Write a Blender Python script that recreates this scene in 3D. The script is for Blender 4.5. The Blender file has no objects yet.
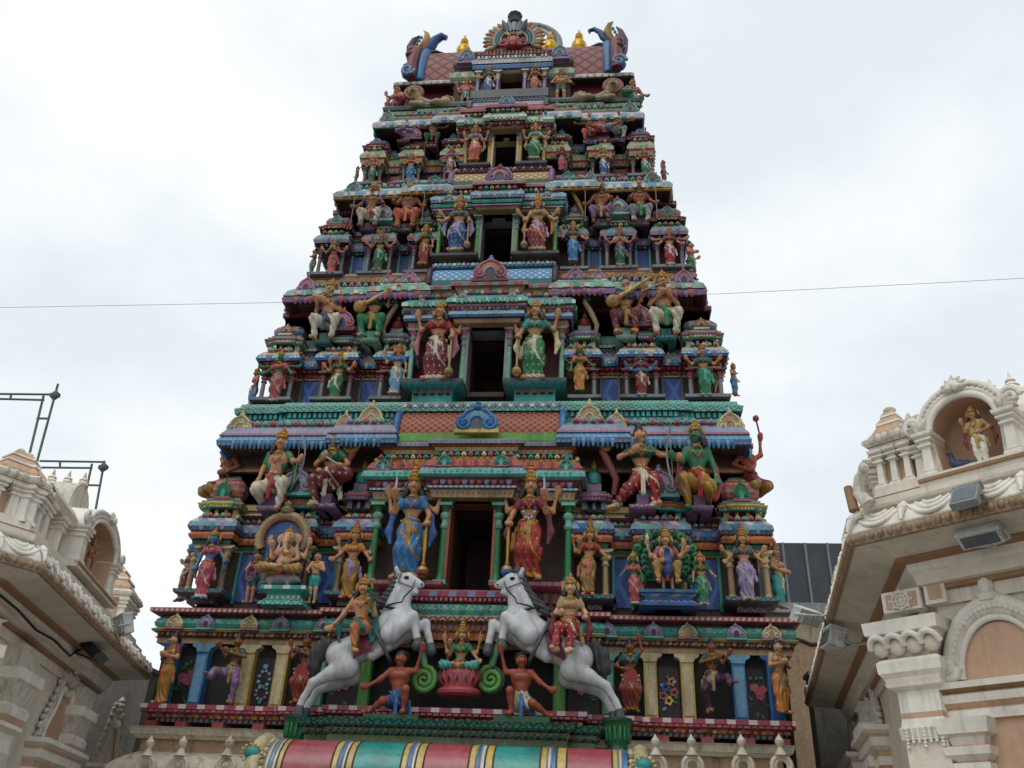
import bpy, math, random
import numpy as np
from mathutils import Vector, Matrix
C = bpy.context.scene
COL = C.collection
rnd = random.Random(7)
R = math.radians
# ------------------------------------------------------------------ camera
F_PX = 880.0
PITCH, YAW, ROLL = R(29.43), R(6.38), R(2.67)
CAM = Vector((2.18, -14.3, 1.6))
_f = Vector((-math.sin(YAW)*math.cos(PITCH), math.cos(YAW)*math.cos(PITCH), math.sin(PITCH)))
_r = Vector((math.cos(YAW), math.sin(YAW), 0))
_u = _r.cross(_f)
AX_R = math.cos(ROLL)*_r + math.sin(ROLL)*_u
AX_U = -math.sin(ROLL)*_r + math.cos(ROLL)*_u
AX_F = _f
cam_d = bpy.data.cameras.new('camera')
cam = bpy.data.objects.new('camera', cam_d)
COL.objects.link(cam)
cam.matrix_world = Matrix(((AX_R.x, AX_U.x, -AX_F.x, CAM.x), (AX_R.y, AX_U.y, -AX_F.y, CAM.y),
                           (AX_R.z, AX_U.z, -AX_F.z, CAM.z), (0, 0, 0, 1)))
cam_d.sensor_width = 36.0
cam_d.lens = 36.0*F_PX/1024.0
cam_d.clip_end = 3000
C.camera = cam
# ------------------------------------------------------------------ sky and sun (overcast)
SUN_EL, SUN_AZ = R(58), R(200)      # azimuth clockwise from +Y
w = bpy.data.worlds.new('World'); C.world = w; w.use_nodes = True
nt = w.node_tree; nt.nodes.clear()
def _n(t, **k):
    n = nt.nodes.new(t)
    for a, b in k.items(): setattr(n, a, b)
    return n
out = _n('ShaderNodeOutputWorld')
sky = _n('ShaderNodeTexSky', sky_type='NISHITA', sun_disc=False)
sky.sun_elevation = SUN_EL; sky.sun_rotation = SUN_AZ
bg1 = _n('ShaderNodeBackground'); bg1.inputs['Strength'].default_value = 0.1
nt.links.new(sky.outputs[0], bg1.inputs[0])
tc = _n('ShaderNodeTexCoord')
mp = _n('ShaderNodeMapping'); mp.inputs['Scale'].default_value = (1.0, 1.0, 1.7)
mp.inputs['Location'].default_value = (0.35, 0.1, 0.2)
nt.links.new(tc.outputs['Generated'], mp.inputs['Vector'])
nz = _n('ShaderNodeTexNoise'); nz.inputs['Scale'].default_value = 2.1; nz.inputs['Detail'].default_value = 7; nz.inputs['Roughness'].default_value = 0.5
nt.links.new(mp.outputs[0], nz.inputs['Vector'])
cr = _n('ShaderNodeValToRGB')
cr.color_ramp.elements[0].position = 0.40; cr.color_ramp.elements[0].color = (0.74, 0.805, 0.845, 1)
cr.color_ramp.elements[1].position = 0.58; cr.color_ramp.elements[1].color = (0.95, 0.97, 0.98, 1)
nt.links.new(nz.outputs[0], cr.inputs[0])
bg2 = _n('ShaderNodeBackground'); bg2.inputs['Strength'].default_value = 1.14
nt.links.new(cr.outputs[0], bg2.inputs[0])
mx = _n('ShaderNodeMixShader'); mx.inputs[0].default_value = 0.93
nt.links.new(bg1.outputs[0], mx.inputs[1]); nt.links.new(bg2.outputs[0], mx.inputs[2])
nt.links.new(mx.outputs[0], out.inputs[0])
sun_d = bpy.data.lights.new('sun', 'SUN'); sun_d.energy = 0.75; sun_d.angle = R(35); sun_d.color = (1, 0.97, 0.93)
sun = bpy.data.objects.new('sun', sun_d); COL.objects.link(sun)
_d = Vector((math.sin(SUN_AZ)*math.cos(SUN_EL), math.cos(SUN_AZ)*math.cos(SUN_EL), math.sin(SUN_EL)))
sun.rotation_euler = (-_d).to_track_quat('-Z', 'Y').to_euler()
C.view_settings.view_transform = 'Standard'; C.view_settings.look = 'None'
C.view_settings.gamma = 1; C.view_settings.exposure = 0.0
C.render.engine = 'CYCLES'
C.cycles.max_bounces = 5; C.cycles.diffuse_bounces = 3; C.cycles.glossy_bounces = 2
C.cycles.use_denoising = True
# ------------------------------------------------------------------ photograph row / column -> point at depth Y
def at(px, py, Y):
    d = AX_F + AX_R*((px-512)/F_PX) + AX_U*((384-py)/F_PX)
    return CAM + d*((Y-CAM.y)/d.y)
def zat(px, py, Y): return at(px, py, Y).z
def half(pl, pr, py, Y): return (at(pr, py, Y).x - at(pl, py, Y).x)/2
# ------------------------------------------------------------------ materials
MATS = {}
DARK = 0.84
def lin(h):
    h = h.lstrip('#'); v = [int(h[i:i+2], 16)/255 for i in (0, 2, 4)]
    return tuple(((c+0.055)/1.055)**2.4 if c > 0.04045 else c/12.92 for c in v)
def paint(name, hexc, rough=0.5, grime=0.62, scale=2.2, dirt='#2b2620', bump=0.25, metal=0.0, fine=0.34, spec=0.35, carve=True, dark=None, streak=0.5, fade=0.3):
    """painted cement: base colour, weather stains, brushy tone changes and a slightly rough face"""
    m = bpy.data.materials.new(name); m.use_nodes = True
    t = m.node_tree; b = t.nodes['Principled BSDF']
    b.inputs['Roughness'].default_value = rough; b.inputs['Metallic'].default_value = metal
    b.inputs['Specular IOR Level'].default_value = spec
    co = t.nodes.new('ShaderNodeTexCoord')
    geo = t.nodes.new('ShaderNodeNewGeometry')
    mpn = t.nodes.new('ShaderNodeMapping'); mpn.inputs['Scale'].default_value = (1, 1, 0.35)
    t.links.new(geo.outputs['Position'], mpn.inputs['Vector'])
    n1 = t.nodes.new('ShaderNodeTexNoise'); n1.inputs['Scale'].default_value = scale; n1.inputs['Detail'].default_value = 6; n1.inputs['Roughness'].default_value = 0.65
    t.links.new(mpn.outputs[0], n1.inputs['Vector'])
    r1 = t.nodes.new('ShaderNodeValToRGB'); r1.color_ramp.elements[0].position = 0.45; r1.color_ramp.elements[1].position = 0.72
    r1.color_ramp.elements[0].color = (0, 0, 0, 1); r1.color_ramp.elements[1].color = (grime, grime, grime, 1)
    t.links.new(n1.outputs[0], r1.inputs[0])
    n2 = t.nodes.new('ShaderNodeTexNoise'); n2.inputs['Scale'].default_value = 14; n2.inputs['Detail'].default_value = 3
    t.links.new(geo.outputs['Position'], n2.inputs['Vector'])
    c = tuple(x*(DARK if dark is None else dark) for x in lin(hexc))
    mixf = t.nodes.new('ShaderNodeMix'); mixf.data_type = 'RGBA'
    mixf.inputs['A'].default_value = tuple(x*(1-fine*1.3) for x in c)+(1,)
    mixf.inputs['B'].default_value = tuple(min(1, x*(1+fine)+0.006) for x in c)+(1,)
    t.links.new(n2.outputs[0], mixf.inputs['Factor'])
    mixg = t.nodes.new('ShaderNodeMix'); mixg.data_type = 'RGBA'
    t.links.new(r1.outputs[0], mixg.inputs['Factor'])
    t.links.new(mixf.outputs['Result'], mixg.inputs['A'])
    mixg.inputs['B'].default_value = lin(dirt)+(1,)
    # sun-faded patches, then black mould running down in streaks
    n4 = t.nodes.new('ShaderNodeTexNoise'); n4.inputs['Scale'].default_value = 1.1; n4.inputs['Detail'].default_value = 4
    t.links.new(geo.outputs['Position'], n4.inputs['Vector'])
    r4 = t.nodes.new('ShaderNodeValToRGB'); r4.color_ramp.elements[0].position = 0.48; r4.color_ramp.elements[1].position = 0.72
    r4.color_ramp.elements[0].color = (0, 0, 0, 1); r4.color_ramp.elements[1].color = (fade, fade, fade, 1); t.links.new(n4.outputs[0], r4.inputs[0])
    g_ = sum(c)/3*0.75+0.10; fd = t.nodes.new('ShaderNodeMix'); fd.data_type = 'RGBA'
    t.links.new(r4.outputs[0], fd.inputs['Factor']); t.links.new(mixg.outputs['Result'], fd.inputs['A']); fd.inputs['B'].default_value = (c[0]*.5+g_*.5, c[1]*.5+g_*.5, c[2]*.5+g_*.48, 1)
    mp5 = t.nodes.new('ShaderNodeMapping'); mp5.inputs['Scale'].default_value = (7, 7, 0.8); t.links.new(geo.outputs['Position'], mp5.inputs['Vector'])
    n5 = t.nodes.new('ShaderNodeTexNoise'); n5.inputs['Scale'].default_value = 1.0; n5.inputs['Detail'].default_value = 5; n5.inputs['Roughness'].default_value = 0.7; t.links.new(mp5.outputs[0], n5.inputs['Vector'])
    r5 = t.nodes.new('ShaderNodeValToRGB'); r5.color_ramp.elements[0].position = 0.56; r5.color_ramp.elements[1].position = 0.70
    r5.color_ramp.elements[0].color = (0, 0, 0, 1); r5.color_ramp.elements[1].color = (streak, streak, streak, 1); t.links.new(n5.outputs[0], r5.inputs[0])
    sk = t.nodes.new('ShaderNodeMix'); sk.data_type = 'RGBA'; t.links.new(r5.outputs[0], sk.inputs['Factor']); t.links.new(fd.outputs['Result'], sk.inputs['A']); sk.inputs['B'].default_value = lin('#241f1b')+(1,)
    t.links.new(sk.outputs['Result'], b.inputs['Base Color'])
    if bump:
        n3 = t.nodes.new('ShaderNodeTexNoise'); n3.inputs['Scale'].default_value = 45; n3.inputs['Detail'].default_value = 4
        t.links.new(geo.outputs['Position'], n3.inputs['Vector'])
        bp = t.nodes.new('ShaderNodeBump'); bp.inputs['Strength'].default_value = bump; bp.inputs['Distance'].default_value = 0.012
        t.links.new(n3.outputs[0], bp.inputs['Height']); t.links.new(bp.outputs[0], b.inputs['Normal'])
    MATS[name] = m
    return m
PAL = dict(
 pink='#a44a5e', rose='#aa6470', red='#a02a2a', maroon='#5e1a20', brick='#8e3a30', orange='#c0703c', coral='#c4604c',
 gold='#a88034', yellow='#d0b25a', cream='#d2c296', tan='#ac926a', white='#d6d4cc', ivory='#cfc6ac',
 teal='#2b9a90', aqua='#48a69c', mint='#7ab29a', green='#2a7c4a', leaf='#1f5c38', deepgreen='#144434', lime='#6aa84c',
 blue='#3478b0', sky='#6c9ebe', navy='#24365e', royal='#2a5596', lilac='#9c8eb2', mauve='#8a6a94', purple='#6a4070', plum='#44223c',
 umber='#4e3d35', black='#171514', grey='#8a8c90', slate='#545a60', stonegrey='#6e6e70', steel='#b4babc',
 skin='#c08a62', fair='#cc9c76', brown='#8e5036', redbrown='#9c4e38', greenskin='#2f7048', blueskin='#3c74a4', pinkskin='#c47a68',
 hair='#1b1716', darkred='#7a2028', wine='#6c2238', saffron='#cc7e34', lotus='#b04a54', lilacblue='#8ea8d0', paleviolet='#b8a0b8', deepteal='#1c6a68', horse='#cdcfd1', greywhite='#a8aaac')
PLAIN = ('skin', 'fair', 'brown', 'redbrown', 'greenskin', 'blueskin', 'pinkskin', 'hair', 'horse', 'umber', 'black', 'steel', 'slate', 'stonegrey', 'grey')
SMOOTH = ('skin', 'fair', 'brown', 'redbrown', 'greenskin', 'blueskin', 'pinkskin', 'horse')
for k, v in PAL.items():
    paint(k, v, rough=0.42 if k not in ('umber', 'black') else 0.7, carve=k not in PLAIN, **(dict(grime=.5, streak=.35, fade=.1, fine=.15, dirt='#74767a', scale=4.5) if k == 'horse' else dict(grime=.3, streak=.15, fade=.15, fine=.18) if k in SMOOTH else {}))
paint('goldleaf', '#b8892e', rough=0.38, grime=0.3, metal=0.35)
paint('brass', '#d8a62c', rough=0.28, grime=0.1, metal=0.75)
ALT = ('cream', 'rose', 'teal', 'gold', 'sky', 'red', 'lilac', 'green', 'white', 'maroon')
NOPAT = set('umber black slate stonegrey grey hair horse steel creamwall creamtrim sandwall'.split())
def patterned(m, key):
    """the same paint with a small stencilled repeat: reeds, zigzags, beads or dashes"""
    if m in NOPAT or m not in PAL: return m
    h = abs(hash((len(m), ord(m[0]), ord(m[-1]), int(key*50)))); k = h % 5
    if k == 0: return m
    alt = ALT[(h//7) % len(ALT)]
    if alt == m: alt = 'ivory'
    nm = '%s_%s_%d' % (m, alt, k)
    if nm in MATS: return nm
    mt = paint(nm, PAL[m], rough=0.42); t = mt.node_tree; L = t.links
    geo = t.nodes.new('ShaderNodeNewGeometry'); sp = t.nodes.new('ShaderNodeSeparateXYZ'); L.new(geo.outputs['Position'], sp.inputs[0])
    def ma(op, x, y=None):
        n = t.nodes.new('ShaderNodeMath'); n.operation = op
        for i, v in enumerate((x, y)):
            if v is None: continue
            if isinstance(v, (int, float)): n.inputs[i].default_value = v
            else: L.new(v, n.inputs[i])
        return n.outputs[0]
    x = ma('ADD', sp.outputs['X'], sp.outputs['Y']); z = sp.outputs['Z']
    fr = lambda v, f: ma('ABSOLUTE', ma('SUBTRACT', ma('FRACT', ma('MULTIPLY', v, f)), 0.5))
    if k == 1: mask = ma('GREATER_THAN', fr(x, 10.0), 0.36); col = tuple(c*0.38 for c in lin(PAL[m]))
    elif k == 2: mask = ma('GREATER_THAN', ma('FRACT', ma('ADD', ma('MULTIPLY', z, 13.0), ma('MULTIPLY', fr(x, 6.5), 2.0))), 0.62); col = lin(PAL[alt])
    elif k == 3: a_ = fr(x, 11.0); b_ = fr(z, 11.0); mask = ma('LESS_THAN', ma('ADD', ma('MULTIPLY', a_, a_), ma('MULTIPLY', b_, b_)), 0.085); col = lin(PAL[alt])
    else: mask = ma('GREATER_THAN', fr(x, 3.2), 0.30); col = lin(PAL[alt])
    b0 = t.nodes['Principled BSDF']; src = b0.inputs['Base Color'].links[0].from_socket
    mx_ = t.nodes.new('ShaderNodeMix'); mx_.data_type = 'RGBA'; L.new(ma('MULTIPLY', mask, 0.42 if k == 2 else 0.6), mx_.inputs['Factor']); L.new(src, mx_.inputs['A']); mx_.inputs['B'].default_value = col+(1,)
    L.new(mx_.outputs['Result'], b0.inputs['Base Color'])
    return nm
# ------------------------------------------------------------------ mesh builder
class MB:
    def __init__(s): s.v = []; s.f = []; s.m = []; s.sm = []; s.mats = []
    def mi(s, m):
        if m not in s.mats: s.mats.append(m)
        return s.mats.index(m)
    def add(s, vs, fs, m, smooth=False):
        o = len(s.v); s.v.extend([tuple(x) for x in vs]); i = s.mi(m)
        for f in fs:
            s.f.append(tuple(o+k for k in f)); s.m.append(i); s.sm.append(smooth)
    def box(s, x0, x1, y0, y1, z0, z1, m):
        vs = [(x0,y0,z0),(x1,y0,z0),(x1,y1,z0),(x0,y1,z0),(x0,y0,z1),(x1,y0,z1),(x1,y1,z1),(x0,y1,z1)]
        s.add(vs, [(3,2,1,0),(4,5,6,7),(0,1,5,4),(1,2,6,5),(2,3,7,6),(3,0,4,7)], m)
    def obox(s, c, ux, uy, uz, m):
        c = Vector(c); vs = []
        for sz in (-1, 1):
            for sx, sy in ((-1,-1),(1,-1),(1,1),(-1,1)): vs.append(c+ux*sx+uy*sy+uz*sz)
        s.add(vs, [(3,2,1,0),(4,5,6,7),(0,1,5,4),(1,2,6,5),(2,3,7,6),(3,0,4,7)], m)
    def prism(s, poly, y0, y1, m, smooth=False):
        """poly: (x,z) outline, extruded from y0 (front) to y1"""
        n = len(poly)
        a = sum(poly[i][0]*poly[(i+1) % n][1]-poly[(i+1) % n][0]*poly[i][1] for i in range(n))
        if a < 0: poly = poly[::-1]
        vs = [(x, y0, z) for x, z in poly]+[(x, y1, z) for x, z in poly]
        s.add(vs, [tuple(range(n)), tuple(range(2*n-1, n-1, -1))], m)
        s.add(vs, [((i+1) % n, i, n+i, n+(i+1) % n) for i in range(n)], m, smooth)
    def lathe(s, c, prof, m, seg=12, smooth=True, sx=1.0, sy=1.0):
        """prof: (r,z) from bottom to top about the vertical through c; m a name or a list of names per ring"""
        c = Vector(c); n = len(prof); vs = []
        for r, z in prof:
            for k in range(seg):
                a = 2*math.pi*k/seg; vs.append((c.x+r*math.cos(a)*sx, c.y+r*math.sin(a)*sy, c.z+z))
        for j in range(n-1):
            mm = m[j % len(m)] if isinstance(m, (list, tuple)) else m
            s.add(vs[j*seg:(j+2)*seg], [(k, (k+1) % seg, seg+(k+1) % seg, seg+k) for k in range(seg)], mm, smooth)
        mm0 = m[0] if isinstance(m, (list, tuple)) else m; mm1 = m[-1] if isinstance(m, (list, tuple)) else m
        s.add(vs[:seg], [tuple(range(seg-1, -1, -1))], mm0); s.add(vs[-seg:], [tuple(range(seg))], mm1)
    def tube(s, pts, rad, m, seg=7, closed=False, flat=1.0):
        pts = [Vector(p) for p in pts]; n = len(pts); rings = []
        rad = rad if isinstance(rad, (list, tuple)) else [rad]*n
        up = None
        for i, p in enumerate(pts):
            a = pts[(i-1) % n] if (closed or i > 0) else p; b = pts[(i+1) % n] if (closed or i < n-1) else p
            t = (b-a).normalized() if (b-a).length > 1e-9 else Vector((0, 0, 1))
            if up is None: up = t.orthogonal().normalized()
            else:
                up = up-t*up.dot(t); up = up.normalized() if up.length > 1e-6 else t.orthogonal().normalized()
            sd = t.cross(up)
            rings.append([p+(up*math.cos(2*math.pi*k/seg)+sd*math.sin(2*math.pi*k/seg)*flat)*rad[i] for k in range(seg)])
        vs = [v for r_ in rings for v in r_]; fs = []
        for i in range(n if closed else n-1):
            j = (i+1) % n
            fs += [(i*seg+k, i*seg+(k+1) % seg, j*seg+(k+1) % seg, j*seg+k) for k in range(seg)]
        s.add(vs, fs, m, True)
        if not closed:
            s.add(rings[0], [tuple(range(seg-1, -1, -1))], m); s.add(rings[-1], [tuple(range(seg))], m)
    def ball(s, c, r, m, seg=8, rings=5):
        rx, ry, rz = r if isinstance(r, (list, tuple)) else (r, r, r); c = Vector(c)
        vs = [c+Vector((0, 0, -rz))]
        for j in range(1, rings):
            a = -math.pi/2+math.pi*j/rings
            for k in range(seg):
                b = 2*math.pi*k/seg
                vs.append(c+Vector((rx*math.cos(a)*math.cos(b), ry*math.cos(a)*math.sin(b), rz*math.sin(a))))
        vs.append(c+Vector((0, 0, rz))); fs = []
        for k in range(seg): fs.append((0, 1+(k+1) % seg, 1+k))
        for j in range(rings-2):
            o = 1+j*seg
            for k in range(seg): fs.append((o+k, o+(k+1) % seg, o+seg+(k+1) % seg, o+seg+k))
        o = 1+(rings-2)*seg
        for k in range(seg): fs.append((o+k, o+(k+1) % seg, len(vs)-1))
        s.add(vs, fs, m, True)
    def sweep(s, path, prof, smooth=False, closed=False):
        """path: plan (x,y) list walked with the outside on the RIGHT; prof: [(offset, z, material of the strip up to the next point)]"""
        n = len(path); dirs = []
        for i in range(n if closed else n-1):
            a = Vector(path[i]); b = Vector(path[(i+1) % n]); dirs.append((b-a).normalized())
        mit = []
        for i in range(n):
            if closed: d0 = dirs[i-1]; d1 = dirs[i]
            else: d0 = dirs[max(0, i-1)]; d1 = dirs[min(n-2, i)]
            n0 = Vector((d0.y, -d0.x)); n1 = Vector((d1.y, -d1.x)); k = 1+n0.dot(n1)
            mit.append((n0+n1)/k if k > 0.15 else n0)
        for j in range(len(prof)-1):
            o0, z0, m = prof[j]; o1, z1 = prof[j+1][:2]
            if .025 < abs(z1-z0) < .30: m = patterned(m, z0)
            vs = [(path[i][0]+mit[i].x*o0, path[i][1]+mit[i].y*o0, z0) for i in range(n)]
            vs += [(path[i][0]+mit[i].x*o1, path[i][1]+mit[i].y*o1, z1) for i in range(n)]
            s.add(vs, [(i, (i+1) % n, n+(i+1) % n, n+i) for i in range(n if closed else n-1)], m, smooth)
    def build(s, name, parent=None, loc=(0, 0, 0)):
        me = bpy.data.meshes.new(name); me.from_pydata(s.v, [], s.f)
        for m in s.mats: me.materials.append(MATS[m])
        me.polygons.foreach_set('material_index', s.m); me.polygons.foreach_set('use_smooth', s.sm); me.update()
        return link(name, me, parent, loc)
def link(name, me, parent=None, loc=(0, 0, 0)):
    o = bpy.data.objects.new(name, me); COL.objects.link(o)
    if parent is not None: o.parent = parent
    o.location = loc
    return o
def tag(o, label=None, cat=None, group=None, kind=None):
    if label: o['label'] = label
    if cat: o['category'] = cat
    if group: o['group'] = group
    if kind: o['kind'] = kind
    return o
def empty(name, loc=(0, 0, 0), rz=0):
    o = bpy.data.objects.new(name, None); COL.objects.link(o); o.location = loc; o.rotation_euler = (0, 0, rz); o.empty_display_size = 0.1
    return o
def roll(o0, z0, o1, z1, bulge, m, n=6):
    """a half-round moulding between two points of a profile"""
    P = []
    for i in range(n):
        t = i/n; P.append((o0+(o1-o0)*t+bulge*math.sin(math.pi*t), z0+(z1-z0)*t, m))
    return P
def along(path, off, step, fn, minlen=0.1):
    """call fn(point, direction, outward) at even steps on the offset path"""
    n = len(path)
    for i in range(n-1):
        a = Vector(path[i]); b = Vector(path[i+1]); L = (b-a).length
        if L < minlen: continue
        d = (b-a)/L; nn = Vector((d.y, -d.x)); k = max(1, int(round(L/step)))
        for q in range(k):
            p = a+d*(L*(q+0.5)/k)+nn*off
            fn(p, d, nn, L/k)
# ------------------------------------------------------------------ ground
g = MB(); g.box(-400, 400, -400, 400, -0.3, 0, 'slate'); tag(g.build('ground'), kind='structure')
paint('paving', '#b0aaa0', rough=0.8, scale=0.8)
g = MB(); g.box(-14, 14, -40, 12, 0.0, 0.012, 'paving'); tag(g.build('courtyard_paving'), kind='structure')
# ------------------------------------------------------------------ patterned paints
def lattice(name, a, b, ux, uz, wline=0.16):
    """diamond lattice painted on the barrel roofs"""
    m = paint(name, a, grime=0.3); t = m.node_tree; L = t.links
    geo = t.nodes.new('ShaderNodeNewGeometry'); sp = t.nodes.new('ShaderNodeSeparateXYZ'); L.new(geo.outputs['Position'], sp.inputs[0])
    def ma(op, x, y=None):
        n = t.nodes.new('ShaderNodeMath'); n.operation = op
        for i, v in enumerate((x, y)):
            if v is None: continue
            if isinstance(v, (int, float)): n.inputs[i].default_value = v
            else: L.new(v, n.inputs[i])
        return n.outputs[0]
    u = ma('MULTIPLY', sp.outputs['X'], ux); v = ma('MULTIPLY', sp.outputs['Z'], uz)
    res = None
    for s in ('ADD', 'SUBTRACT'):
        f = ma('ABSOLUTE', ma('SUBTRACT', ma('FRACT', ma(s, u, v)), 0.5)); k = ma('GREATER_THAN', f, 0.5-wline)
        res = k if res is None else ma('MAXIMUM', res, k)
    b0 = t.nodes['Principled BSDF']; src = b0.inputs['Base Color'].links[0].from_socket
    mx = t.nodes.new('ShaderNodeMix'); mx.data_type = 'RGBA'; L.new(res, mx.inputs['Factor']); L.new(src, mx.inputs['A']); mx.inputs['B'].default_value = lin(b)+(1,)
    L.new(mx.outputs['Result'], b0.inputs['Base Color'])
lattice('diamond_red', '#782a1e', '#a0603e', 6.8, 8.0, 0.13)
lattice('diamond_blue', '#9cc4dc', '#3f74a4', 6.0, 7.0, 0.17)
lattice('diamond_pink', '#a04c46', '#40121a', 2.6, 2.6, 0.11)
lattice('zigzag_cream', '#d0c090', '#8a6a3a', 5.0, 6.5, 0.2)
lattice('dots_teal', '#3aa496', '#b8e0d0', 6.0, 7.0, 0.14)
lattice('panel_navy', '#2a4488', '#3c60a4', 3.0, 1.4, 0.12)

# ------------------------------------------------------------------ ornaments
def spiral(cx, cz, r0, r1, turns, a0, sgn, y, n=16):
    P = []
    for i in range(n+1):
        t = i/n; a = a0+sgn*2*math.pi*turns*t; r = r0+(r1-r0)*t
        P.append((cx+r*math.cos(a), y, cz+r*math.sin(a)))
    return P
def kudu_mb(w, h, c, d=0.09):
    """horseshoe gable ornament with scrolls and a knob; c = (plate, scroll, inner, knob, foot)"""
    m = MB(); P = []
    for i in range(25):
        a = math.pi*i/24; r = 1+0.10*math.cos(6*a)
        P.append((0.40*w*math.cos(a)*r, 0.14*h+0.58*h*math.sin(a)*r))
    P = [(0.5*w, 0.0), (0.5*w, 0.12*h)]+P+[(-0.5*w, 0.12*h), (-0.5*w, 0.0)]
    m.prism(P, -d*0.5, d*0.5, c[0])
    for s in (-1, 1):
        m.tube(spiral(s*0.29*w, 0.26*h, 0.19*w, 0.03*w, 1.6, math.pi/2, -s, -d*0.55), [0.05*w]*12+[0.04*w]*5, c[1], 6)
        m.tube([(s*0.42*w, -d*.5, 0.30*h), (s*0.36*w, -d*.5, 0.48*h), (s*0.24*w, -d*.5, 0.64*h), (s*0.08*w, -d*.5, 0.74*h)], [0.03*w, 0.05*w, 0.05*w, 0.035*w], c[1], 6)
        m.ball((s*0.29*w, -d*0.6, 0.26*h), (0.05*w, 0.04, 0.05*w), c[3], 6, 4)
    Q = [(0.13*w*math.cos(math.pi*i/8), 0.2*h+0.25*h*math.sin(math.pi*i/8)) for i in range(9)]
    m.prism([(0.11*w, 0.03*h)]+Q+[(-0.11*w, 0.03*h)], -d*0.62, -d*0.4, c[2])
    m.tube([(x*1.35, -d*0.6, z*1.08) for x, z in Q], 0.032*w, c[3], 6)
    m.box(-0.52*w, 0.52*w, -d*0.7, d*0.5, -0.06*h, 0.05*h, c[4])
    m.lathe((0, 0, 0.70*h), [(0.06*w, 0), (0.11*w, 0.06*h), (0.12*w, 0.12*h), (0.07*w, 0.17*h), (0.05*w, 0.2*h), (0.07*w, 0.24*h), (0.015*w, 0.32*h)], c[3], 8)
    return m
KUDU = {}
def kudu(parent, name, x, y, z, w, h, c, rz=0):
    key = (round(w, 2), round(h, 2), c)
    if key not in KUDU:
        o = kudu_mb(w, h, c).build(name); KUDU[key] = o.data
        bpy.data.objects.remove(o)
    o = link(name, KUDU[key], parent, (x, y, z)); o.rotation_euler = (0, 0, rz)
    return o
def column_mb(x, y, z0, z1, r, c):
    """moulded colonette with base, ringed shaft, cushion and bracket; c = (shaft, band, cap)"""
    m = MB(); H = z1-z0
    m.box(x-r*1.7, x+r*1.7, y-r*1.7, y+r*1.7, z0, z0+0.05*H, c[1])
    m.lathe((x, y, z0), [(r*1.5, 0.05*H), (r*1.25, 0.09*H), (r*1.0, 0.12*H), (r*0.95, 0.45*H), (r*0.85, 0.66*H)], c[0], 8)
    m.lathe((x, y, z0), [(r*1.1, 0.66*H), (r*1.35, 0.69*H), (r*0.95, 0.72*H), (r*0.9, 0.76*H), (r*1.4, 0.79*H), (r*1.6, 0.82*H), (r*1.1, 0.85*H)], c[1], 8)
    m.lathe((x, y, z0), [(r*1.0, 0.85*H), (r*1.2, 0.88*H), (r*1.9, 0.925*H)], c[2], 8)
    m.box(x-r*1.9, x+r*1.9, y-r*1.9, y+r*1.9, z0+0.925*H, z0+0.96*H, c[1])
    m.box(x-r*2.5, x+r*2.5, y-r*1.5, y+r*1.5, z0+0.96*H, z1, c[2])
    return m
def teeth(mb, path, off, z0, z1, step, wid, dep, m, mlist=None):
    if isinstance(m, list): mlist = m
    k = [0]
    def fn(p, d, nn, L):
        mm = mlist[k[0] % len(mlist)] if mlist else m; k[0] += 1
        if rnd.random() < .015: return
        mb.obox((p.x+d.x*rnd.uniform(-.05, .05)*L, p.y, (z0+z1)/2+rnd.uniform(-.06, .06)*(z1-z0)), Vector((d.x, d.y, rnd.uniform(-.04, .04)))*wid*rnd.uniform(.84, 1.14)*L/2, Vector((nn.x, nn.y, 0))*dep/2, Vector((0, 0, (z1-z0)/2)), mm)
    along(path, off, step, fn)
def petals(mb, path, off, z0, z1, step, mlist, out=0.05):
    k = [0]
    def fn(p, d, nn, L):
        mm = mlist[k[0] % len(mlist)]; k[0] += 1
        rx = L*0.47*rnd.uniform(.86, 1.06); c = Vector((p.x, p.y, (z0+z1)/2+rnd.uniform(-.05, .05)*(z1-z0))); vs = []; n = 7
        ax = Vector((d.x, d.y, 0)); ou = Vector((nn.x, nn.y, 0)); H = (z1-z0)/2
        for i in range(n+1):
            a = math.pi*i/n
            vs.append(c+ax*(rx*math.cos(a))-Vector((0, 0, 1))*(2*H*math.sin(a)-H)-ou*0.01)
        vs.append(c+ou*out-Vector((0, 0, 0.1*H))); q = len(vs)-1
        mb.add(vs, [(i+1, i, q) for i in range(n)]+[(0, n, q)], mm, True)
        mb.add(vs[:q], [tuple(range(q))], mm)
    along(path, off, step, fn)
def crests(mb, path, off, z, step, h, ml):
    """row of little pointed leaves standing on a ledge"""
    k = [0]
    def fn(p, d, nn, L):
        mm = ml[k[0] % len(ml)]; k[0] += 1; w_ = L*.36*rnd.uniform(.85, 1.1); hh = h*rnd.uniform(.85, 1.15)
        D = Vector((d.x, d.y, 0)); N = Vector((nn.x, nn.y, 0)); c = Vector((p.x, p.y, z))
        P = [c-D*w_, c-D*w_*1.1+Vector((0, 0, hh*.4)), c-D*w_*.5+Vector((0, 0, hh*.72)), c+Vector((0, 0, hh)), c+D*w_*.5+Vector((0, 0, hh*.72)), c+D*w_*1.1+Vector((0, 0, hh*.4)), c+D*w_]
        mb.add([q+N*.025 for q in P]+[q-N*.03 for q in P]+[c+N*.05+Vector((0, 0, hh*.38))], [(i, (i+1) % 7, 14) for i in range(7)]+[((i+1) % 7, i, 7+i, 7+(i+1) % 7) for i in range(7)], mm)
    along(path, off, step, fn)
def mir(pts):
    return [(-x, y) for x, y in pts]+[(x, y) for x, y in reversed(pts)]
YBACK = 7.0
tower = tag(empty('temple_tower', (0, 0.4, 0)), 'tall tapering temple gate tower crowded with painted statues under a barrel roof', 'temple tower')
TOFF = Vector((0, -0.4, 0))
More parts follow.
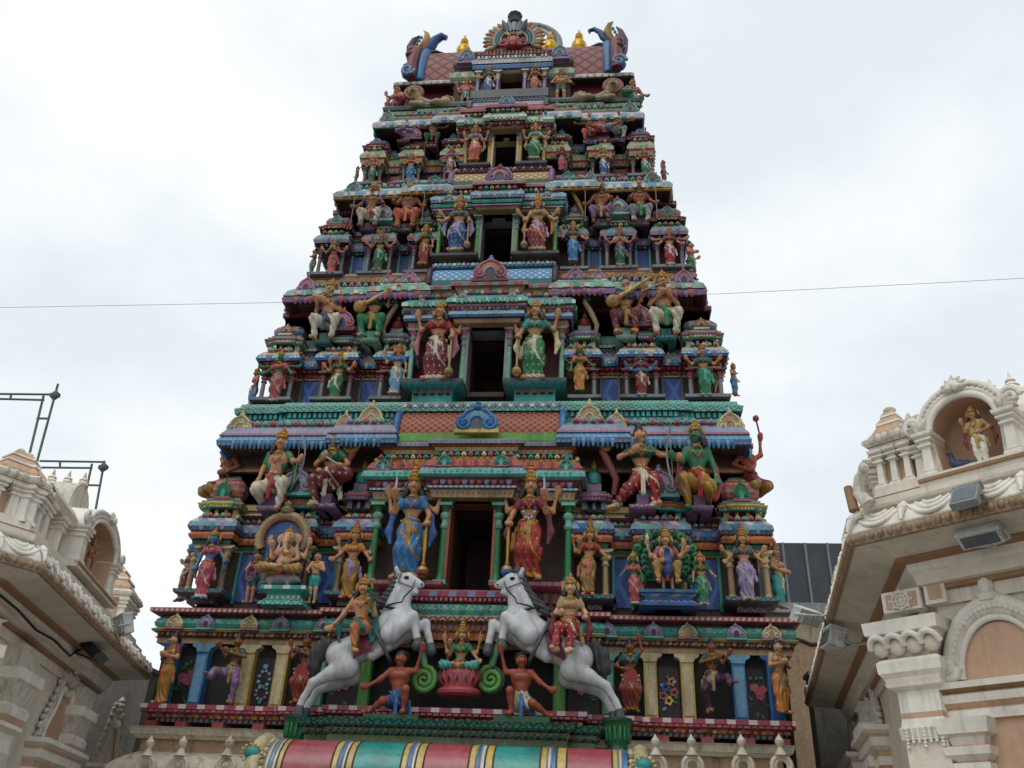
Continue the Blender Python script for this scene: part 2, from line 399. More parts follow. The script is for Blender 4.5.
def tbuild(mb, name, parent):
    """parts are modelled in world space; the tower empty stands at (0, 0.4, 0)"""
    return mb.build(name, parent, TOFF if parent is tower else (0, 0, 0))
def rows(px, Y, lst):
    return [(o, zat(px, py, Y-o), m) for py, o, m in lst]

def shrine_roof(parent, kind, x0, x1, yf, yb, z, cols):
    """z = (entablature top, neck top, ledge top, roof top); cols = (neck, post, ledge1, ledge2, dome1, dome2, kudu tuple)"""
    m = MB(); zc, zn, zl, zt = z; xm = (x0+x1)/2; wd = x1-x0; ne, po, l1, l2, d1, d2, kc = cols
    i = 0.13*wd if kind != 'inner' else 0.16*wd
    m.box(x0+i+0.06, x1-i-0.06, yf+0.16, yb, zc-0.02, zn+0.02, ne)
    n = 4 if kind != 'inner' else 3
    for q in range(n):
        xx = x0+i+0.05+(wd-2*i-0.1)*q/(n-1); t = 0.028+0.02*(q in (0, n-1))
        m.box(xx-t, xx+t, yf+0.08, yf+0.2, zc-0.01, zn, po)
    P = [(x0+i, yb), (x0+i, yf+0.07), (xm-wd*0.2, yf+0.07), (xm-wd*0.2, yf+0.02), (xm+wd*0.2, yf+0.02), (xm+wd*0.2, yf+0.07), (x1-i, yf+0.07), (x1-i, yb)]
    h = zl-zn
    m.sweep(P, [(0, zn, l1), (0.07, zn, l1), (0.09, zn+0.18*h, l2)]+roll(0.07, zn+0.2*h, 0.07, zn+0.55*h, 0.035, l2, 4)+[(0.05, zn+0.55*h, l1), (0.06, zn+0.7*h, l1), (0.0, zn+0.8*h, d2), (0.0, zl, d2), (-0.3, zl+0.01, d2)])
    teeth(m, P, 0.075, zn+0.02*h, zn+0.18*h, 0.06, 0.5, 0.03, po)
    H = zt-zl
    if kind == 'corner':
        q = wd/2-i-0.02; yc = yf+0.1+q
        PP = [(xm-q, yc-q+0.06), (xm-q*0.75, yc-q), (xm+q*0.75, yc-q), (xm+q, yc-q+0.06), (xm+q, yc+q), (xm-q, yc+q)]
        PP = PP
        m.sweep(PP, [(-0.06, zl, l2), (-0.04, zl+0.12*H, l2)]+[(-0.02+0.05*math.sin(math.pi*(0.15+0.75*k/7))-0.02*max(0, k-4), zl+(0.12+0.6*k/7)*H, (d1 if k % 3 != 2 else d2)) for k in range(8)]+[(-0.1, zl+0.74*H, l2), (-0.16, zl+0.84*H, l1), (-q*0.75, zl+0.93*H, l1), (-q*0.98, zl+0.95*H)], closed=True)
        m.lathe((xm, yc, zl+0.92*H), [(0.05, 0), (0.075, 0.05*H), (0.03, 0.1*H), (0.05, 0.14*H), (0.005, 0.24*H)], 'gold', 7)
    elif kind == 'middle':
        q = (wd/2-i)*0.92
        a = [(q*0.0+0.16*math.cos(math.pi*k/8), 0.62*H*math.sin(math.pi*k/8)) for k in range(9)]
        vs = []
        for xx in (xm-q, xm+q):
            vs += [(xx, yf+0.28+p, zl+r) for p, r in a]
        m.add(vs, [(k, k+1, 9+k+1, 9+k) for k in range(8)], d1, True)
        m.add(vs, [tuple(range(8, -1, -1)), tuple(range(9, 18))], d2)
    else:
        m.box(xm-wd*0.2, xm+wd*0.2, yf+0.08, yf+0.3, zl-0.01, zl+0.25*H, l1)
        m.lathe((xm, yf+0.15, zl+0.25*H), [(wd*0.17, 0), (wd*0.21, 0.12*H), (wd*0.2, 0.3*H), (wd*0.11, 0.42*H), (wd*0.06, 0.5*H), (wd*0.08, 0.58*H), (0.008, 0.78*H)], [d1, d1, d2, d1, 'gold', 'gold'], 10)
    o = m.build('shrine_roof', parent)
    if kind == 'corner':
        kudu(parent, 'gable_ornament', xm, yf+0.03, zl-0.02, wd*0.34, H*0.72, kc)
    elif kind == 'middle':
        kudu(parent, 'gable_ornament', xm, yf-0.14, zl-0.03, wd*0.66, H*1.0, kc)
    return o

def tier(T):
    Yr, Yp, Yb = T['Y']; part = empty('tower_tier', (0, -0.4, 0)); part.parent = tower
    part['label'] = T['label']
    S = {k: sorted(((lambda a, b: (half(a[0], b[1], a[2], Yp), half(a[1], b[0], a[2], Yp)))(T[k][0], T[k][1]))) for k in ('C', 'M', 'I')}
    B = half(*T['B'], Yb); b = half(*T['b'], Yb-0.12); dr = half(*T['door'][:3], Yb)
    C1, C0 = S['C']; M1, M0 = S['M']; I1, I0 = S['I']      # *0 outer, *1 inner
    I1 = max(I1, B+0.03); T.update(S=S, Bh=B, dr=dr)
    pm = T['pm']; pc = T['pc']
    wz0 = zat(pm, T['floor'], Yr); wz1 = zat(pm, T['ent'][0][0], Yp)
    zpl = zat(pc, T['bayfloor'], Yb-0.1); zdr = zat(pc, T['door'][3], Yb)
    hw = C0-0.22
    # wall behind the niches with the deep doorway
    m = MB(); ztop = zat(pm, T['eave'][0][0], Yr)
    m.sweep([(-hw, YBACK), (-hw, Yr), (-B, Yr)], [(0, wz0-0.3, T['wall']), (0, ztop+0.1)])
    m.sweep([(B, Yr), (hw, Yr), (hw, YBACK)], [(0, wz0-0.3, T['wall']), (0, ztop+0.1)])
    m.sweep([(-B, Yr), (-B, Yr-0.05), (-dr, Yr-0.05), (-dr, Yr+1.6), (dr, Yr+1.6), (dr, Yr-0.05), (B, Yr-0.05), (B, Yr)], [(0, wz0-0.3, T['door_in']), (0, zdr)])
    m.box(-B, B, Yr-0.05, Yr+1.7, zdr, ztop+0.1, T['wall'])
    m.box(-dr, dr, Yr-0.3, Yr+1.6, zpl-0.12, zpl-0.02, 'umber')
    tbuild(m, 'tier_wall', part)
    # coloured panels in the recesses
    for s in (-1, 1):
        for a0, a1 in ((C1, M0), (M1, I0)):
            if a1 > a0: a0, a1 = a1, a0
            if a0-a1 > 0.12:
                m = MB(); m.box(min(s*a0, s*a1)+0.03, max(s*a0, s*a1)-0.03, Yr-0.03, Yr+0.02, wz0+0.04, wz1-0.06, T['panel'])
                for xx in (s*a0, s*a1): m.box(xx-0.025, xx+0.025, Yr-0.05, Yr+0.02, wz0, wz1, T['trim'])
                m.build('wall_panel', part)
    # stepped entablature
    e = T.get('inset', 0.15)
    P = mir([(C0-e, YBACK), (C0-e, Yp), (C1+e, Yp), (C1+e, Yr), (M0-e, Yr), (M0-e, Yp), (M1+e, Yp), (M1+e, Yr), (I0-e, Yr), (I0-e, Yp), (I1, Yp), (I1, Yr-0.0), (B-0.02, Yr)])
    half_l = P[:len(P)//2]; half_r = P[len(P)//2:]
    m = MB(); pr = rows(pm, Yp, T['ent'])
    for pp in (half_l, half_r):
        m.sweep(pp, [(-0.3, pr[0][1], pr[0][2])]+pr+[(-0.5, pr[-1][1])])
        for (kind, py0, py1, off, step, ml) in T['ent_decor']:
            z0 = zat(pm, py0, Yp-off); z1 = zat(pm, py1, Yp-off)
            if kind == 'petal': petals(m, pp, off, z0, z1, step, ml)
            else: teeth(m, pp, off, z0, z1, step, 0.55, 0.05, ml[0], ml)
        crests(m, pp, pr[-1][0]+.04, pr[-1][1]-.01, .115, .075, T.get('crest2', ['mint', 'rose', 'cream']))
    m.build('cornice', part)
    # attic behind the seated figures
    Ph = [(-hw, YBACK), (-hw, Yr), (-B+0.02, Yr)]; Pr = [(B-0.02, Yr), (hw, Yr), (hw, YBACK)]
    pr = rows(pm, Yr, T['attic'])
    for pp in (Ph, Pr):
        m = MB(); m.sweep(pp, [(0.0, pr[0][1], pr[0][2])]+pr+[(0, pr[-1][1])])
        m.build('attic_moulding', part)
    # niche platforms, columns and roofs
    for s in (-1, 1):
        for kind, key in (('corner', 'C'), ('middle', 'M'), ('inner', 'I')):
            a1, a0 = S[key]
            if key == 'I': a1 = I1
            x0, x1 = (-a0, -a1) if s < 0 else (a1, a0)
            m = MB(); zp = zat(T['pl'][0], T['pl'][1], Yp-0.1)
            m.sweep([(x0+.2, Yr), (x0+.2, Yp), (x1-.2, Yp), (x1-.2, Yr)], [(-0.1, min(wz0-0.05, zp-.2), T['plat'][0]), (0.0, min(wz0-0.05, zp-.2), T['plat'][0]), (0.0, zp-.12, T['plat'][1]), (0.15, zp-.085, T['plat'][1]), (0.19, zp-.06, T['plat'][2]), (0.20, zp, T['plat'][2]), (-0.5, zp)])
            m.build('niche_platform', part)
            cz1 = wz1+0.01; r = T['colr']
            if kind != 'inner' or T.get('inner_cols', True):
                for xx in ((x0+0.15, x1-0.15) if kind != 'inner' else ((x0+0.14,) if s < 0 else (x1-0.14,))):
                    column_mb(xx, Yp+0.06, zp, cz1, r, T['col']).build('colonette', part)
            zz = [zat(T['rz'+key][0], q, Yp) for q in T['rz'+key][1:]]
            shrine_roof(part, kind, x0, x1, Yp, Yr, zz, T['roof'+key])
    # overhanging eave
    Ye = T['Ye']; E = half(*T['E'], Ye); pr = rows(T['pe'], Ye, T['eave'])
    E -= pr[3][0]+0.02; hq = half(*T['up']['ext'], Yb+0.2)+0.02
    Pe = mir([(E, YBACK), (E, Ye), (I0+0.05, Ye), (I0+0.05, Ye-0.1), (hq, Ye-0.1), (hq, Yr+0.3)])
    for pp in (Pe[:len(Pe)//2], Pe[len(Pe)//2:]):
        m = MB()
        m.sweep(pp, [(-(Yr-Ye)-0.3, pr[0][1]+0.05, 'umber'), (-0.05, pr[0][1]-0.02, 'umber')]+pr+[(-0.6, pr[-1][1]+0.04)], smooth=False)
        for (kind, py0, py1, off, step, ml) in T['eave_decor']:
            z0 = zat(T['pe'], py0, Ye-off); z1 = zat(T['pe'], py1, Ye-off)
            if kind == 'petal': petals(m, pp, off, z0, z1, step, ml)
            else: teeth(m, pp, off, z0, z1, step, 0.6, 0.04, ml[0], ml)
        crests(m, pp, pr[-2][0]-.03, pr[-1][1]-.01, .15, .11, T.get('crest', ['lilac', 'mint', 'rose']))
        m.build('eave', part)
    for (pxl, pxr, py0, py1, w, c) in T['kudus']:
        x = half(pxl, pxr, py0, Ye-0.05); z0 = zat(pxl, py0, Ye-0.05); z1 = zat(pxl, py1, Ye-0.05)
        for s in (-1, 1): kudu(part, 'gable_ornament', s*x, Ye-0.10, z0, w, z1-z0, c)
    # projecting door bay
    zf = wz0-0.05
    for s in (-1, 1):
        m = MB()
        x0, x1 = sorted((s*(dr+0.015), s*(B+0.02)))
        m.sweep([(x0+.22, Yr), (x0+.22, Yb), (x1-.22, Yb), (x1-.22, Yr)], [(-0.05, zf-0.3, T['bplat'][0]), (0, zf-0.3, T['bplat'][0]), (0, zpl-0.14, T['bplat'][1]), (0.16, zpl-0.09, T['bplat'][1]), (0.21, zpl-0.06, T['bplat'][2]), (0.22, zpl, T['bplat'][2]), (-0.6, zpl)])
        teeth(m, [(x0+.22, Yb), (x1-.22, Yb)], 0.03, zf-0.02, zpl-0.15, 0.16, 0.55, 0.08, T['bplat'][3])
        m.build('guardian_platform', part)
    m = MB(); zl = zat(pc, T['bent'][0][0], Yb)
    for s in (-1, 1): m.box(*sorted((s*dr, s*(dr+0.06))), Yb+0.05, Yr, zpl, zl, T['jamb'])
    m.box(-dr, dr, Yb+0.06, Yr, zdr, zl+0.02, T['jamb'])
    m.build('door_frame', part)
    for s in (-1, 1):
        for xx in (dr+0.10, B-0.09):
            column_mb(s*xx, Yb+0.08, zpl, zl+0.01, T['colr']*1.15, T['bcol']).build('colonette', part)
    m = MB(); pr = rows(pc, Yb, T['bent'])
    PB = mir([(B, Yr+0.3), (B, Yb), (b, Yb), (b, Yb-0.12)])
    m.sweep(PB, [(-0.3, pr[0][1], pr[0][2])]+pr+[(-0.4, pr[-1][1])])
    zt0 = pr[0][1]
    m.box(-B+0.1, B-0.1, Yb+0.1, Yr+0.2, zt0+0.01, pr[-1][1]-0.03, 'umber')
    for (kind, py0, py1, off, step, ml) in T['bent_decor']:
        z0 = zat(pc, py0, Yb-off); z1 = zat(pc, py1, Yb-off)
        if kind == 'petal': petals(m, PB, off, z0, z1, step, ml)
        else: teeth(m, PB, off, z0, z1, step, 0.55, 0.05, ml[0], ml)
    crests(m, PB, pr[-1][0]+.06, pr[-1][1]-.01, .12, .08, T.get('crest2', ['cream', 'rose', 'teal']))
    m.build('bay_cornice', part)
    for (dx, py0, py1, w, c) in T.get('bkud', ()):
        for s in (-1, 1): kudu(part, 'gable_ornament', s*dx, Yb-(0.24 if dx < b else 0.12), zat(pc, py0, Yb-0.15), w, zat(pc, py1, Yb-0.15)-zat(pc, py0, Yb-0.15), c)
    # bay upper storey: posts, ledge, barrel roof, gable ornament
    U = T['up']; m = MB(); hu = half(*U['ext'], Yb+0.2)
    zA = zat(pc, U['rows'][0], Yb+0.15); zB = zat(pc, U['rows'][1], Yb+0.15)
    m.box(-hu+0.1, hu-0.1, Yb+0.25, Yr+0.3, zA-0.1, zB+0.02, 'umber')
    for x in (-hu+0.1, -b*0.98, b*0.98, hu-0.1):
        m.box(x-0.06, x+0.06, Yb+0.12, Yb+0.3, zA-0.1, zB+0.01, U['post'])
    PU = mir([(hu, Yr+0.3), (hu, Yb+0.15), (b*1.02, Yb+0.15), (b*1.02, Yb+0.03)])
    pr = rows(pc, Yb+0.15, U['ledge'])
    m.sweep(PU, [(-0.3, pr[0][1], pr[0][2])]+pr+[(-0.7, pr[-1][1])])
    m.build('bay_ledge', part)
    hb = half(*U['bar'][:2], U['bar'][2], Yb+0.2); z0 = zat(pc, U['bar'][2], Yb+0.1); z1 = zat(pc, U['bar'][3], Yb+0.3)
    m = MB(); n = 10; vs = []; rr = (Yr-Yb)*0.75
    yc = Yb+0.14+rr
    prof = [(yc-rr*math.cos(math.pi*0.5*k/n)*(1.0+0.08*math.sin(math.pi*k/n)), z0+(z1-z0)*(math.sin(math.pi*0.5*k/n)*0.9+0.1*k/n)) for k in range(n+1)]
    for xx in (-hb, hb): vs += [(xx, y, z) for y, z in prof]
    m.add(vs, [(k, n+1+k, n+2+k, k+1) for k in range(n)], U['mat'], True)
    for s in (-1, 1):
        for k in range(n):
            pass
        m.add([(s*hb, yc+0.3, z0)]+[(s*hb, y, z) for y, z in prof]+[(s*hb, yc+0.3, z1)], [tuple(range(n+3))], U['end'])
        m.tube([(s*(hb+0.03), y-0.02, z) for y, z in prof]+[(s*(hb+0.03), yc+0.1, z1+0.03)], 0.07, U['end'], 7)
    m.box(-hb, hb, Yb+0.12, yc, z0-0.03, z0+0.07*(z1-z0)/0.4, U['strip'])
    m.box(-hb-0.03, hb+0.03, yc-0.25, Yr+0.6, z1-0.02, z1+0.07, U['rim'])
    teeth(m, [(-hb, yc-0.25), (hb, yc-0.25)], 0.02, z1, z1+0.06, 0.1, 0.6, 0.03, U['rim2'])
    m.build('barrel_roof', part)
    k = U['kudu']; z0 = zat(pc, k[0], Yb-0.02); z1 = zat(pc, k[1], Yb-0.02)
    kudu(part, 'gable_ornament', 0, Yb-0.06, z0, k[2], z1-z0, k[3])
    # plinth bands under the next tier
    if 'base' in T:
        pr = rows(T['pe'], T['base_Y'], T['base']); m = MB(); hb2 = half(*T['baseE'], T['base_Y'])
        PP = mir([(hb2, YBACK), (hb2, T['base_Y']), (hb2-0.9, T['base_Y']), (hb2-0.9, T['base_Y']-0.06), (0.05, T['base_Y']-0.06)])
        m.sweep(PP, [(-0.3, pr[0][1], pr[0][2])]+pr+[(-0.8, pr[-1][1])])
        for (kind, py0, py1, off, step, ml) in T['base_decor']:
            z0 = zat(T['pe'], py0, T['base_Y']-off); z1 = zat(T['pe'], py1, T['base_Y']-off)
            if kind == 'petal': petals(m, PP, off, z0, z1, step, ml)
            else: teeth(m, PP, off, z0, z1, step, 0.6, 0.04, ml[0], ml)
        m.build('plinth_band', part)
    return part
K_LILAC = ('lilac', 'grey', 'plum', 'lilac', 'aqua'); K_CREAM = ('tan', 'cream', 'tan', 'cream', 'rose')
K_AQUA = ('deepteal', 'teal', 'mint', 'aqua', 'rose'); K_GREEN = ('leaf', 'green', 'teal', 'green', 'pink')
K_PINK = ('rose', 'lilac', 'navy', 'rose', 'mauve'); K_SLATE = ('slate', 'lilacblue', 'navy', 'mint', 'mauve')
K_BLUE = ('sky', 'blue', 'navy', 'sky', 'cream'); K_MINT = ('mint', 'lilac', 'slate', 'rose', 'mint')
K_ROSE = ('mauve', 'rose', 'navy', 'orange', 'maroon'); K_GREY = ('slate', 'mint', 'navy', 'grey', 'teal')
T1 = dict(label='lowest and widest tier with the tall green columned doorway', Y=(0.45, 0.10, -0.12),
    C=((175, 225, 597), (723.5, 777)), M=((252, 313, 597), (638, 694)), I=((327, 367, 590), (574, 614)), B=(368, 575, 560), b=(430, 510, 475), door=(446.5, 490, 548, 500),
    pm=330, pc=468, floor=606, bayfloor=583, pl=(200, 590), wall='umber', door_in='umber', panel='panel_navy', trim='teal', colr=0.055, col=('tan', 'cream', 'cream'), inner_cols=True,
    bcol=('green', 'mint', 'leaf'), jamb='brown', plat=('maroon', 'slate', 'deepteal'), bplat=('maroon', 'pink', 'rose', 'maroon'),
    ent=[(547, 0.02, 'cream'), (545.5, 0.05, 'leaf'), (541.5, 0.07, 'teal'), (540.5, 0.03, 'maroon'), (539.5, 0.10, 'orange'), (535, 0.14, 'saffron'), (532, 0.09, 'plum'), (531, 0.13, 'royal'), (526.5, 0.17, 'sky'), (522, 0.15, 'lilac'), (519, 0.08, 'mauve'), (517.5, 0.02, 'rose')],
    ent_decor=[('petal', 539.5, 532.5, 0.12, 0.14, ['orange', 'coral', 'saffron']), ('petal', 530.5, 521, 0.15, 0.2, ['sky', 'lilac', 'blue', 'mint'])],
    attic=[(519, 0.02, 'rose'), (516, 0.10, 'cream'), (512, 0.05, 'cream'), (511, 0.12, 'yellow'), (506, 0.10, 'tan'), (505, 0.0, 'umber'), (474, 0.0, 'brick'), (472, 0.06, 'tan'), (469, 0.06, 'orange'), (467, 0.02, 'umber'), (456, 0.0, 'maroon'), (454, 0.05, 'brick'), (450, 0.08, 'umber')],
    rzC=(215, 517, 508, 497, 468), roofC=('umber', 'yellow', 'aqua', 'yellow', 'coral', 'lilac', K_GREEN),
    rzM=(290, 517, 509, 496, 466), roofM=('navy', 'aqua', 'teal', 'orange', 'mauve', 'plum', K_LILAC),
    rzI=(350, 506, 500, 489, 458), roofI=('navy', 'grey', 'mauve', 'rose', 'teal', 'green', K_GREEN),
    Ye=0.12, E=(221.6, 751, 445), pe=330, eave=[(449, 0.0, 'umber'), (447, 0.20, 'royal'), (445, 0.27, 'blue'), (440, 0.29, 'sky'), (436, 0.24, 'blue'), (435, 0.27, 'rose'), (433, 0.25, 'lilac'), (428, 0.16, 'rose'), (426, 0.08, 'white')],
    eave_decor=[('petal', 449, 440, 0.29, 0.085, ['blue', 'sky'])],
    kudus=[(245, 737, 437, 412, 0.50, K_CREAM), (347, 620, 436, 411, 0.36, K_CREAM), (373, 592, 431, 402, 0.52, K_CREAM)],
    bent=[(500, 0.0, 'tan'), (492, 0.03, 'cream'), (491.5, 0.06, 'navy'), (490, 0.08, 'sky'), (488, 0.08, 'plum'), (487.5, 0.05, 'maroon'), (483, 0.08, 'rose'), (481.5, 0.12, 'plum'), (480, 0.14, 'mint'), (478, 0.20, 'teal'), (476, 0.22, 'aqua'), (471, 0.20, 'teal'), (470, 0.14, 'coral'), (468, 0.16, 'red'), (463, 0.10, 'orange'), (461, 0.04, 'yellow'), (459.5, 0.0, 'umber')],
    bent_decor=[('petal', 487.5, 481.5, 0.10, 0.13, ['rose', 'lotus', 'lilac']), ('petal', 477, 470.5, 0.20, 0.1, ['aqua', 'mint']), ('tooth', 469, 463, 0.14, 0.1, ['coral', 'brick'])],
    bkud=[(0.5, 469, 455, 0.26, K_AQUA), (1.62, 470, 457, 0.26, K_AQUA)],
    up=dict(ext=(383, 567, 444), rows=(459.5, 454), post='mint', ledge=[(454, 0.0, 'cream'), (450, 0.04, 'orange'), (447, 0.1, 'maroon'), (446, 0.14, 'lilac'), (442.5, 0.15, 'grey'), (441.5, 0.1, 'slate')],
        bar=(396, 560, 439, 407), mat='diamond_red', end='blue', strip='lime', rim='lilac', rim2=['white', 'mauve'], kudu=(433, 403, 0.78, ('sky', 'blue', 'slate', 'blue', 'yellow'))),
    base=[(427, 0.0, 'deepteal'), (425, 0.12, 'teal'), (421, 0.14, 'aqua'), (420, 0.06, 'deepteal'), (414, 0.06, 'teal'), (413, 0.16, 'teal'), (408, 0.18, 'aqua'), (407, 0.1, 'teal'), (404, 0.08, 'deepteal')], base_Y=0.42, baseE=(247, 733, 412),
    base_decor=[('tooth', 419.5, 415, 0.1, 0.1, ['aqua', 'teal'])])
T2 = dict(label='second tier with the grey columned doorway between red and green saris', Y=(0.90, 0.55, 0.30),
    C=((250.5, 293.5, 400), (684, 729)), M=((311, 354, 400), (620, 664.5)), I=((370.6, 406, 396), (566, 600.6)), B=(405, 564, 350), b=(456, 519, 310), door=(466.5, 503, 350, 326),
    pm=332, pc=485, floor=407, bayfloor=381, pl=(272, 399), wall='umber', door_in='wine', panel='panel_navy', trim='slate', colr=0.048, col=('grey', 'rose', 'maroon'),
    bcol=('mint', 'grey', 'rose'), jamb='grey', plat=('mauve', 'slate', 'grey'), bplat=('teal', 'teal', 'slate', 'maroon'),
    ent=[(371.5, 0.02, 'cream'), (370, 0.04, 'umber'), (369.5, 0.03, 'red'), (366, 0.06, 'red'), (365.5, 0.10, 'plum'), (364.5, 0.06, 'brick'), (362.5, 0.12, 'red'), (361, 0.10, 'navy'), (360, 0.15, 'blue'), (357, 0.18, 'sky'), (353.5, 0.14, 'cream'), (351, 0.06, 'cream')],
    ent_decor=[('tooth', 369, 366, 0.05, 0.09, ['red', 'maroon']), ('petal', 364.5, 361.5, 0.10, 0.11, ['red', 'brick']), ('petal', 360, 353.5, 0.17, 0.17, ['sky', 'blue', 'lilac', 'ivory'])],
    attic=[(368, 0.03, 'slate'), (366, 0.1, 'lilac'), (359, 0.12, 'lilacblue'), (357, 0.03, 'plum'), (352, 0.06, 'maroon'), (351, 0.1, 'mint'), (348.5, 0.1, 'mauve'), (347, 0.06, 'mint'), (342, 0.1, 'mint'), (340, 0.0, 'umber'), (318, 0.0, 'maroon'), (316, 0.06, 'brick'), (312, 0.06, 'umber')],
    rzC=(272, 351, 344, 334, 318), roofC=('plum', 'ivory', 'mint', 'rose', 'blue', 'orange', ('tan', 'orange', 'maroon', 'cream', 'white')),
    rzM=(334, 351, 344, 333, 310), roofM=('umber', 'ivory', 'mauve', 'mint', 'rose', 'plum', K_ROSE),
    rzI=(396, 349, 342, 331, 312), roofI=('umber', 'ivory', 'mint', 'mauve', 'red', 'rose', K_ROSE),
    Ye=0.57, E=(286.6, 707.8, 298), pe=340, eave=[(304, 0.0, 'plum'), (302.5, 0.18, 'purple'), (301, 0.24, 'mauve'), (296.5, 0.26, 'purple'), (295, 0.22, 'maroon'), (294.5, 0.25, 'mint'), (290, 0.2, 'mint'), (288, 0.1, 'white'), (287, 0.06, 'teal')],
    eave_decor=[('petal', 303, 297, 0.26, 0.11, ['mauve', 'lotus', 'purple']), ('tooth', 294, 290.5, 0.24, 0.2, ['white', 'mint'])],
    kudus=[(309, 688, 297, 276, 0.42, K_PINK), (390, 602, 294, 273, 0.34, K_PINK), (411, 577, 290, 270, 0.42, K_PINK)],
    bent=[(326, 0.0, 'tan'), (322.5, 0.04, 'cream'), (321.5, 0.02, 'maroon'), (320, 0.1, 'blue'), (317, 0.13, 'sky'), (314, 0.1, 'blue'), (313.5, 0.06, 'wine'), (311, 0.08, 'grey'), (309, 0.14, 'rose'), (307.5, 0.15, 'pink'), (306.5, 0.1, 'aqua'), (304.5, 0.18, 'mint'), (301, 0.18, 'aqua'), (299.5, 0.1, 'lilac'), (298.5, 0.0, 'umber')],
    bent_decor=[('petal', 313, 309.5, 0.09, 0.09, ['sky', 'rose']), ('tooth', 306, 301.5, 0.18, 0.09, ['mint', 'aqua'])],
    bkud=[(0.5, 304, 293, 0.2, K_MINT), (1.35, 305, 295, 0.2, K_MINT)],
    up=dict(ext=(420, 557, 287), rows=(298.5, 296), post='ivory', ledge=[(296, 0.0, 'ivory'), (292, 0.05, 'tan'), (289, 0.08, 'maroon'), (288.5, 0.14, 'pink'), (285.5, 0.15, 'rose'), (284.5, 0.1, 'rose')],
        bar=(428, 551, 283, 264.5), mat='diamond_blue', end='plum', strip='deepteal', rim='sky', rim2=['white', 'mint'], kudu=(282, 257, 0.72, ('orange', 'rose', 'navy', 'lilac', 'maroon'))),
    base=[(287, 0.0, 'leaf'), (285.5, 0.05, 'maroon'), (284.5, 0.1, 'gold'), (281, 0.12, 'gold'), (279.5, 0.05, 'maroon'), (278, 0.05, 'orange'), (276, 0.02, 'plum')], base_Y=0.95, baseE=(306, 690, 282), base_decor=[])
T3 = dict(label='third tier with the doorway between blue and red robed guardians', Y=(1.35, 1.0, 0.75),
    C=((307.6, 346, 273), (652, 688)), M=((359, 394, 273), (601, 638)), I=((406, 432, 266), (558, 589)), B=(433, 557, 235), b=(476, 516, 205), door=(480.5, 511, 240, 213),
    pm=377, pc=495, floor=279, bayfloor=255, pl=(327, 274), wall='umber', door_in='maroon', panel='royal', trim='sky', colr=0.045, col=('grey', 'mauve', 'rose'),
    bcol=('lime', 'mint', 'slate'), jamb='grey', plat=('mauve', 'slate', 'grey'), bplat=('plum', 'umber', 'slate', 'slate'),
    ent=[(246, 0.02, 'maroon'), (245, 0.05, 'plum'), (244, 0.08, 'slate'), (242.5, 0.05, 'umber'), (241.5, 0.13, 'lilac'), (238, 0.16, 'grey'), (235, 0.12, 'mint'), (233, 0.05, 'plum')],
    ent_decor=[('tooth', 245, 243, 0.07, 0.10, ['slate', 'sky']), ('petal', 241.5, 235, 0.15, 0.14, ['lilac', 'sky', 'mauve'])],
    attic=[(250, 0.02, 'plum'), (248, 0.08, 'grey'), (243, 0.1, 'slate'), (241, 0.03, 'brick'), (237, 0.07, 'maroon'), (235.5, 0.1, 'mauve'), (232, 0.08, 'plum'), (230, 0.0, 'maroon'), (215, 0.0, 'brick'), (213, 0.06, 'wine'), (209, 0.06, 'umber')],
    rzC=(335, 235, 229.5, 223, 209), roofC=('umber', 'mint', 'maroon', 'coral', 'rose', 'mauve', K_GREY),
    rzM=(380, 235, 230, 224, 206), roofM=('umber', 'white', 'mint', 'leaf', 'slate', 'mauve', K_MINT),
    rzI=(428, 229, 225, 218, 203), roofI=('umber', 'mint', 'mint', 'rose', 'lilac', 'mint', K_GREY),
    Ye=1.02, E=(337.5, 672.4, 195), pe=385, eave=[(200, 0.0, 'umber'), (199, 0.16, 'gold'), (197, 0.2, 'yellow'), (196, 0.18, 'brick'), (195.5, 0.2, 'white'), (192.5, 0.22, 'sky'), (190, 0.16, 'white'), (189, 0.08, 'mint'), (188, 0.04, 'mint')],
    eave_decor=[('tooth', 195, 191.5, 0.22, 0.17, ['white', 'sky', 'white'])],
    kudus=[(356, 656, 198, 181, 0.42, K_GREY), (414, 592, 192, 177, 0.30, K_GREY), (436, 570, 191, 176, 0.44, K_AQUA)],
    bent=[(213, 0.0, 'tan'), (210, 0.05, 'rose'), (208.5, 0.1, 'lilac'), (206.5, 0.06, 'navy'), (206, 0.1, 'teal'), (203.5, 0.12, 'mint'), (202, 0.06, 'brick'), (201, 0.12, 'sky'), (198, 0.16, 'lilacblue'), (195.5, 0.15, 'mint'), (194, 0.06, 'umber')],
    bent_decor=[('petal', 201, 196, 0.15, 0.11, ['sky', 'lilacblue', 'white'])],
    bkud=[(0.45, 200, 190, 0.2, K_MINT), (1.1, 200, 191, 0.2, K_MINT)],
    up=dict(ext=(446, 553, 188), rows=(194, 192.5), post='ivory', ledge=[(192.5, 0.0, 'maroon'), (190, 0.05, 'brick'), (188.5, 0.1, 'orange'), (187.5, 0.15, 'rose'), (185, 0.16, 'tan'), (184, 0.1, 'rose')],
        bar=(451, 549, 183, 169), mat='zigzag_cream', end='mauve', strip='leaf', rim='rose', rim2=['lilac', 'navy'], kudu=(184.5, 165.5, 0.66, ('rose', 'mauve', 'navy', 'pink', 'mint'))),
    base=[(188, 0.0, 'plum'), (187, 0.08, 'maroon'), (185, 0.1, 'brick'), (183, 0.03, 'plum')], base_Y=1.4, baseE=(356, 656, 186), base_decor=[])
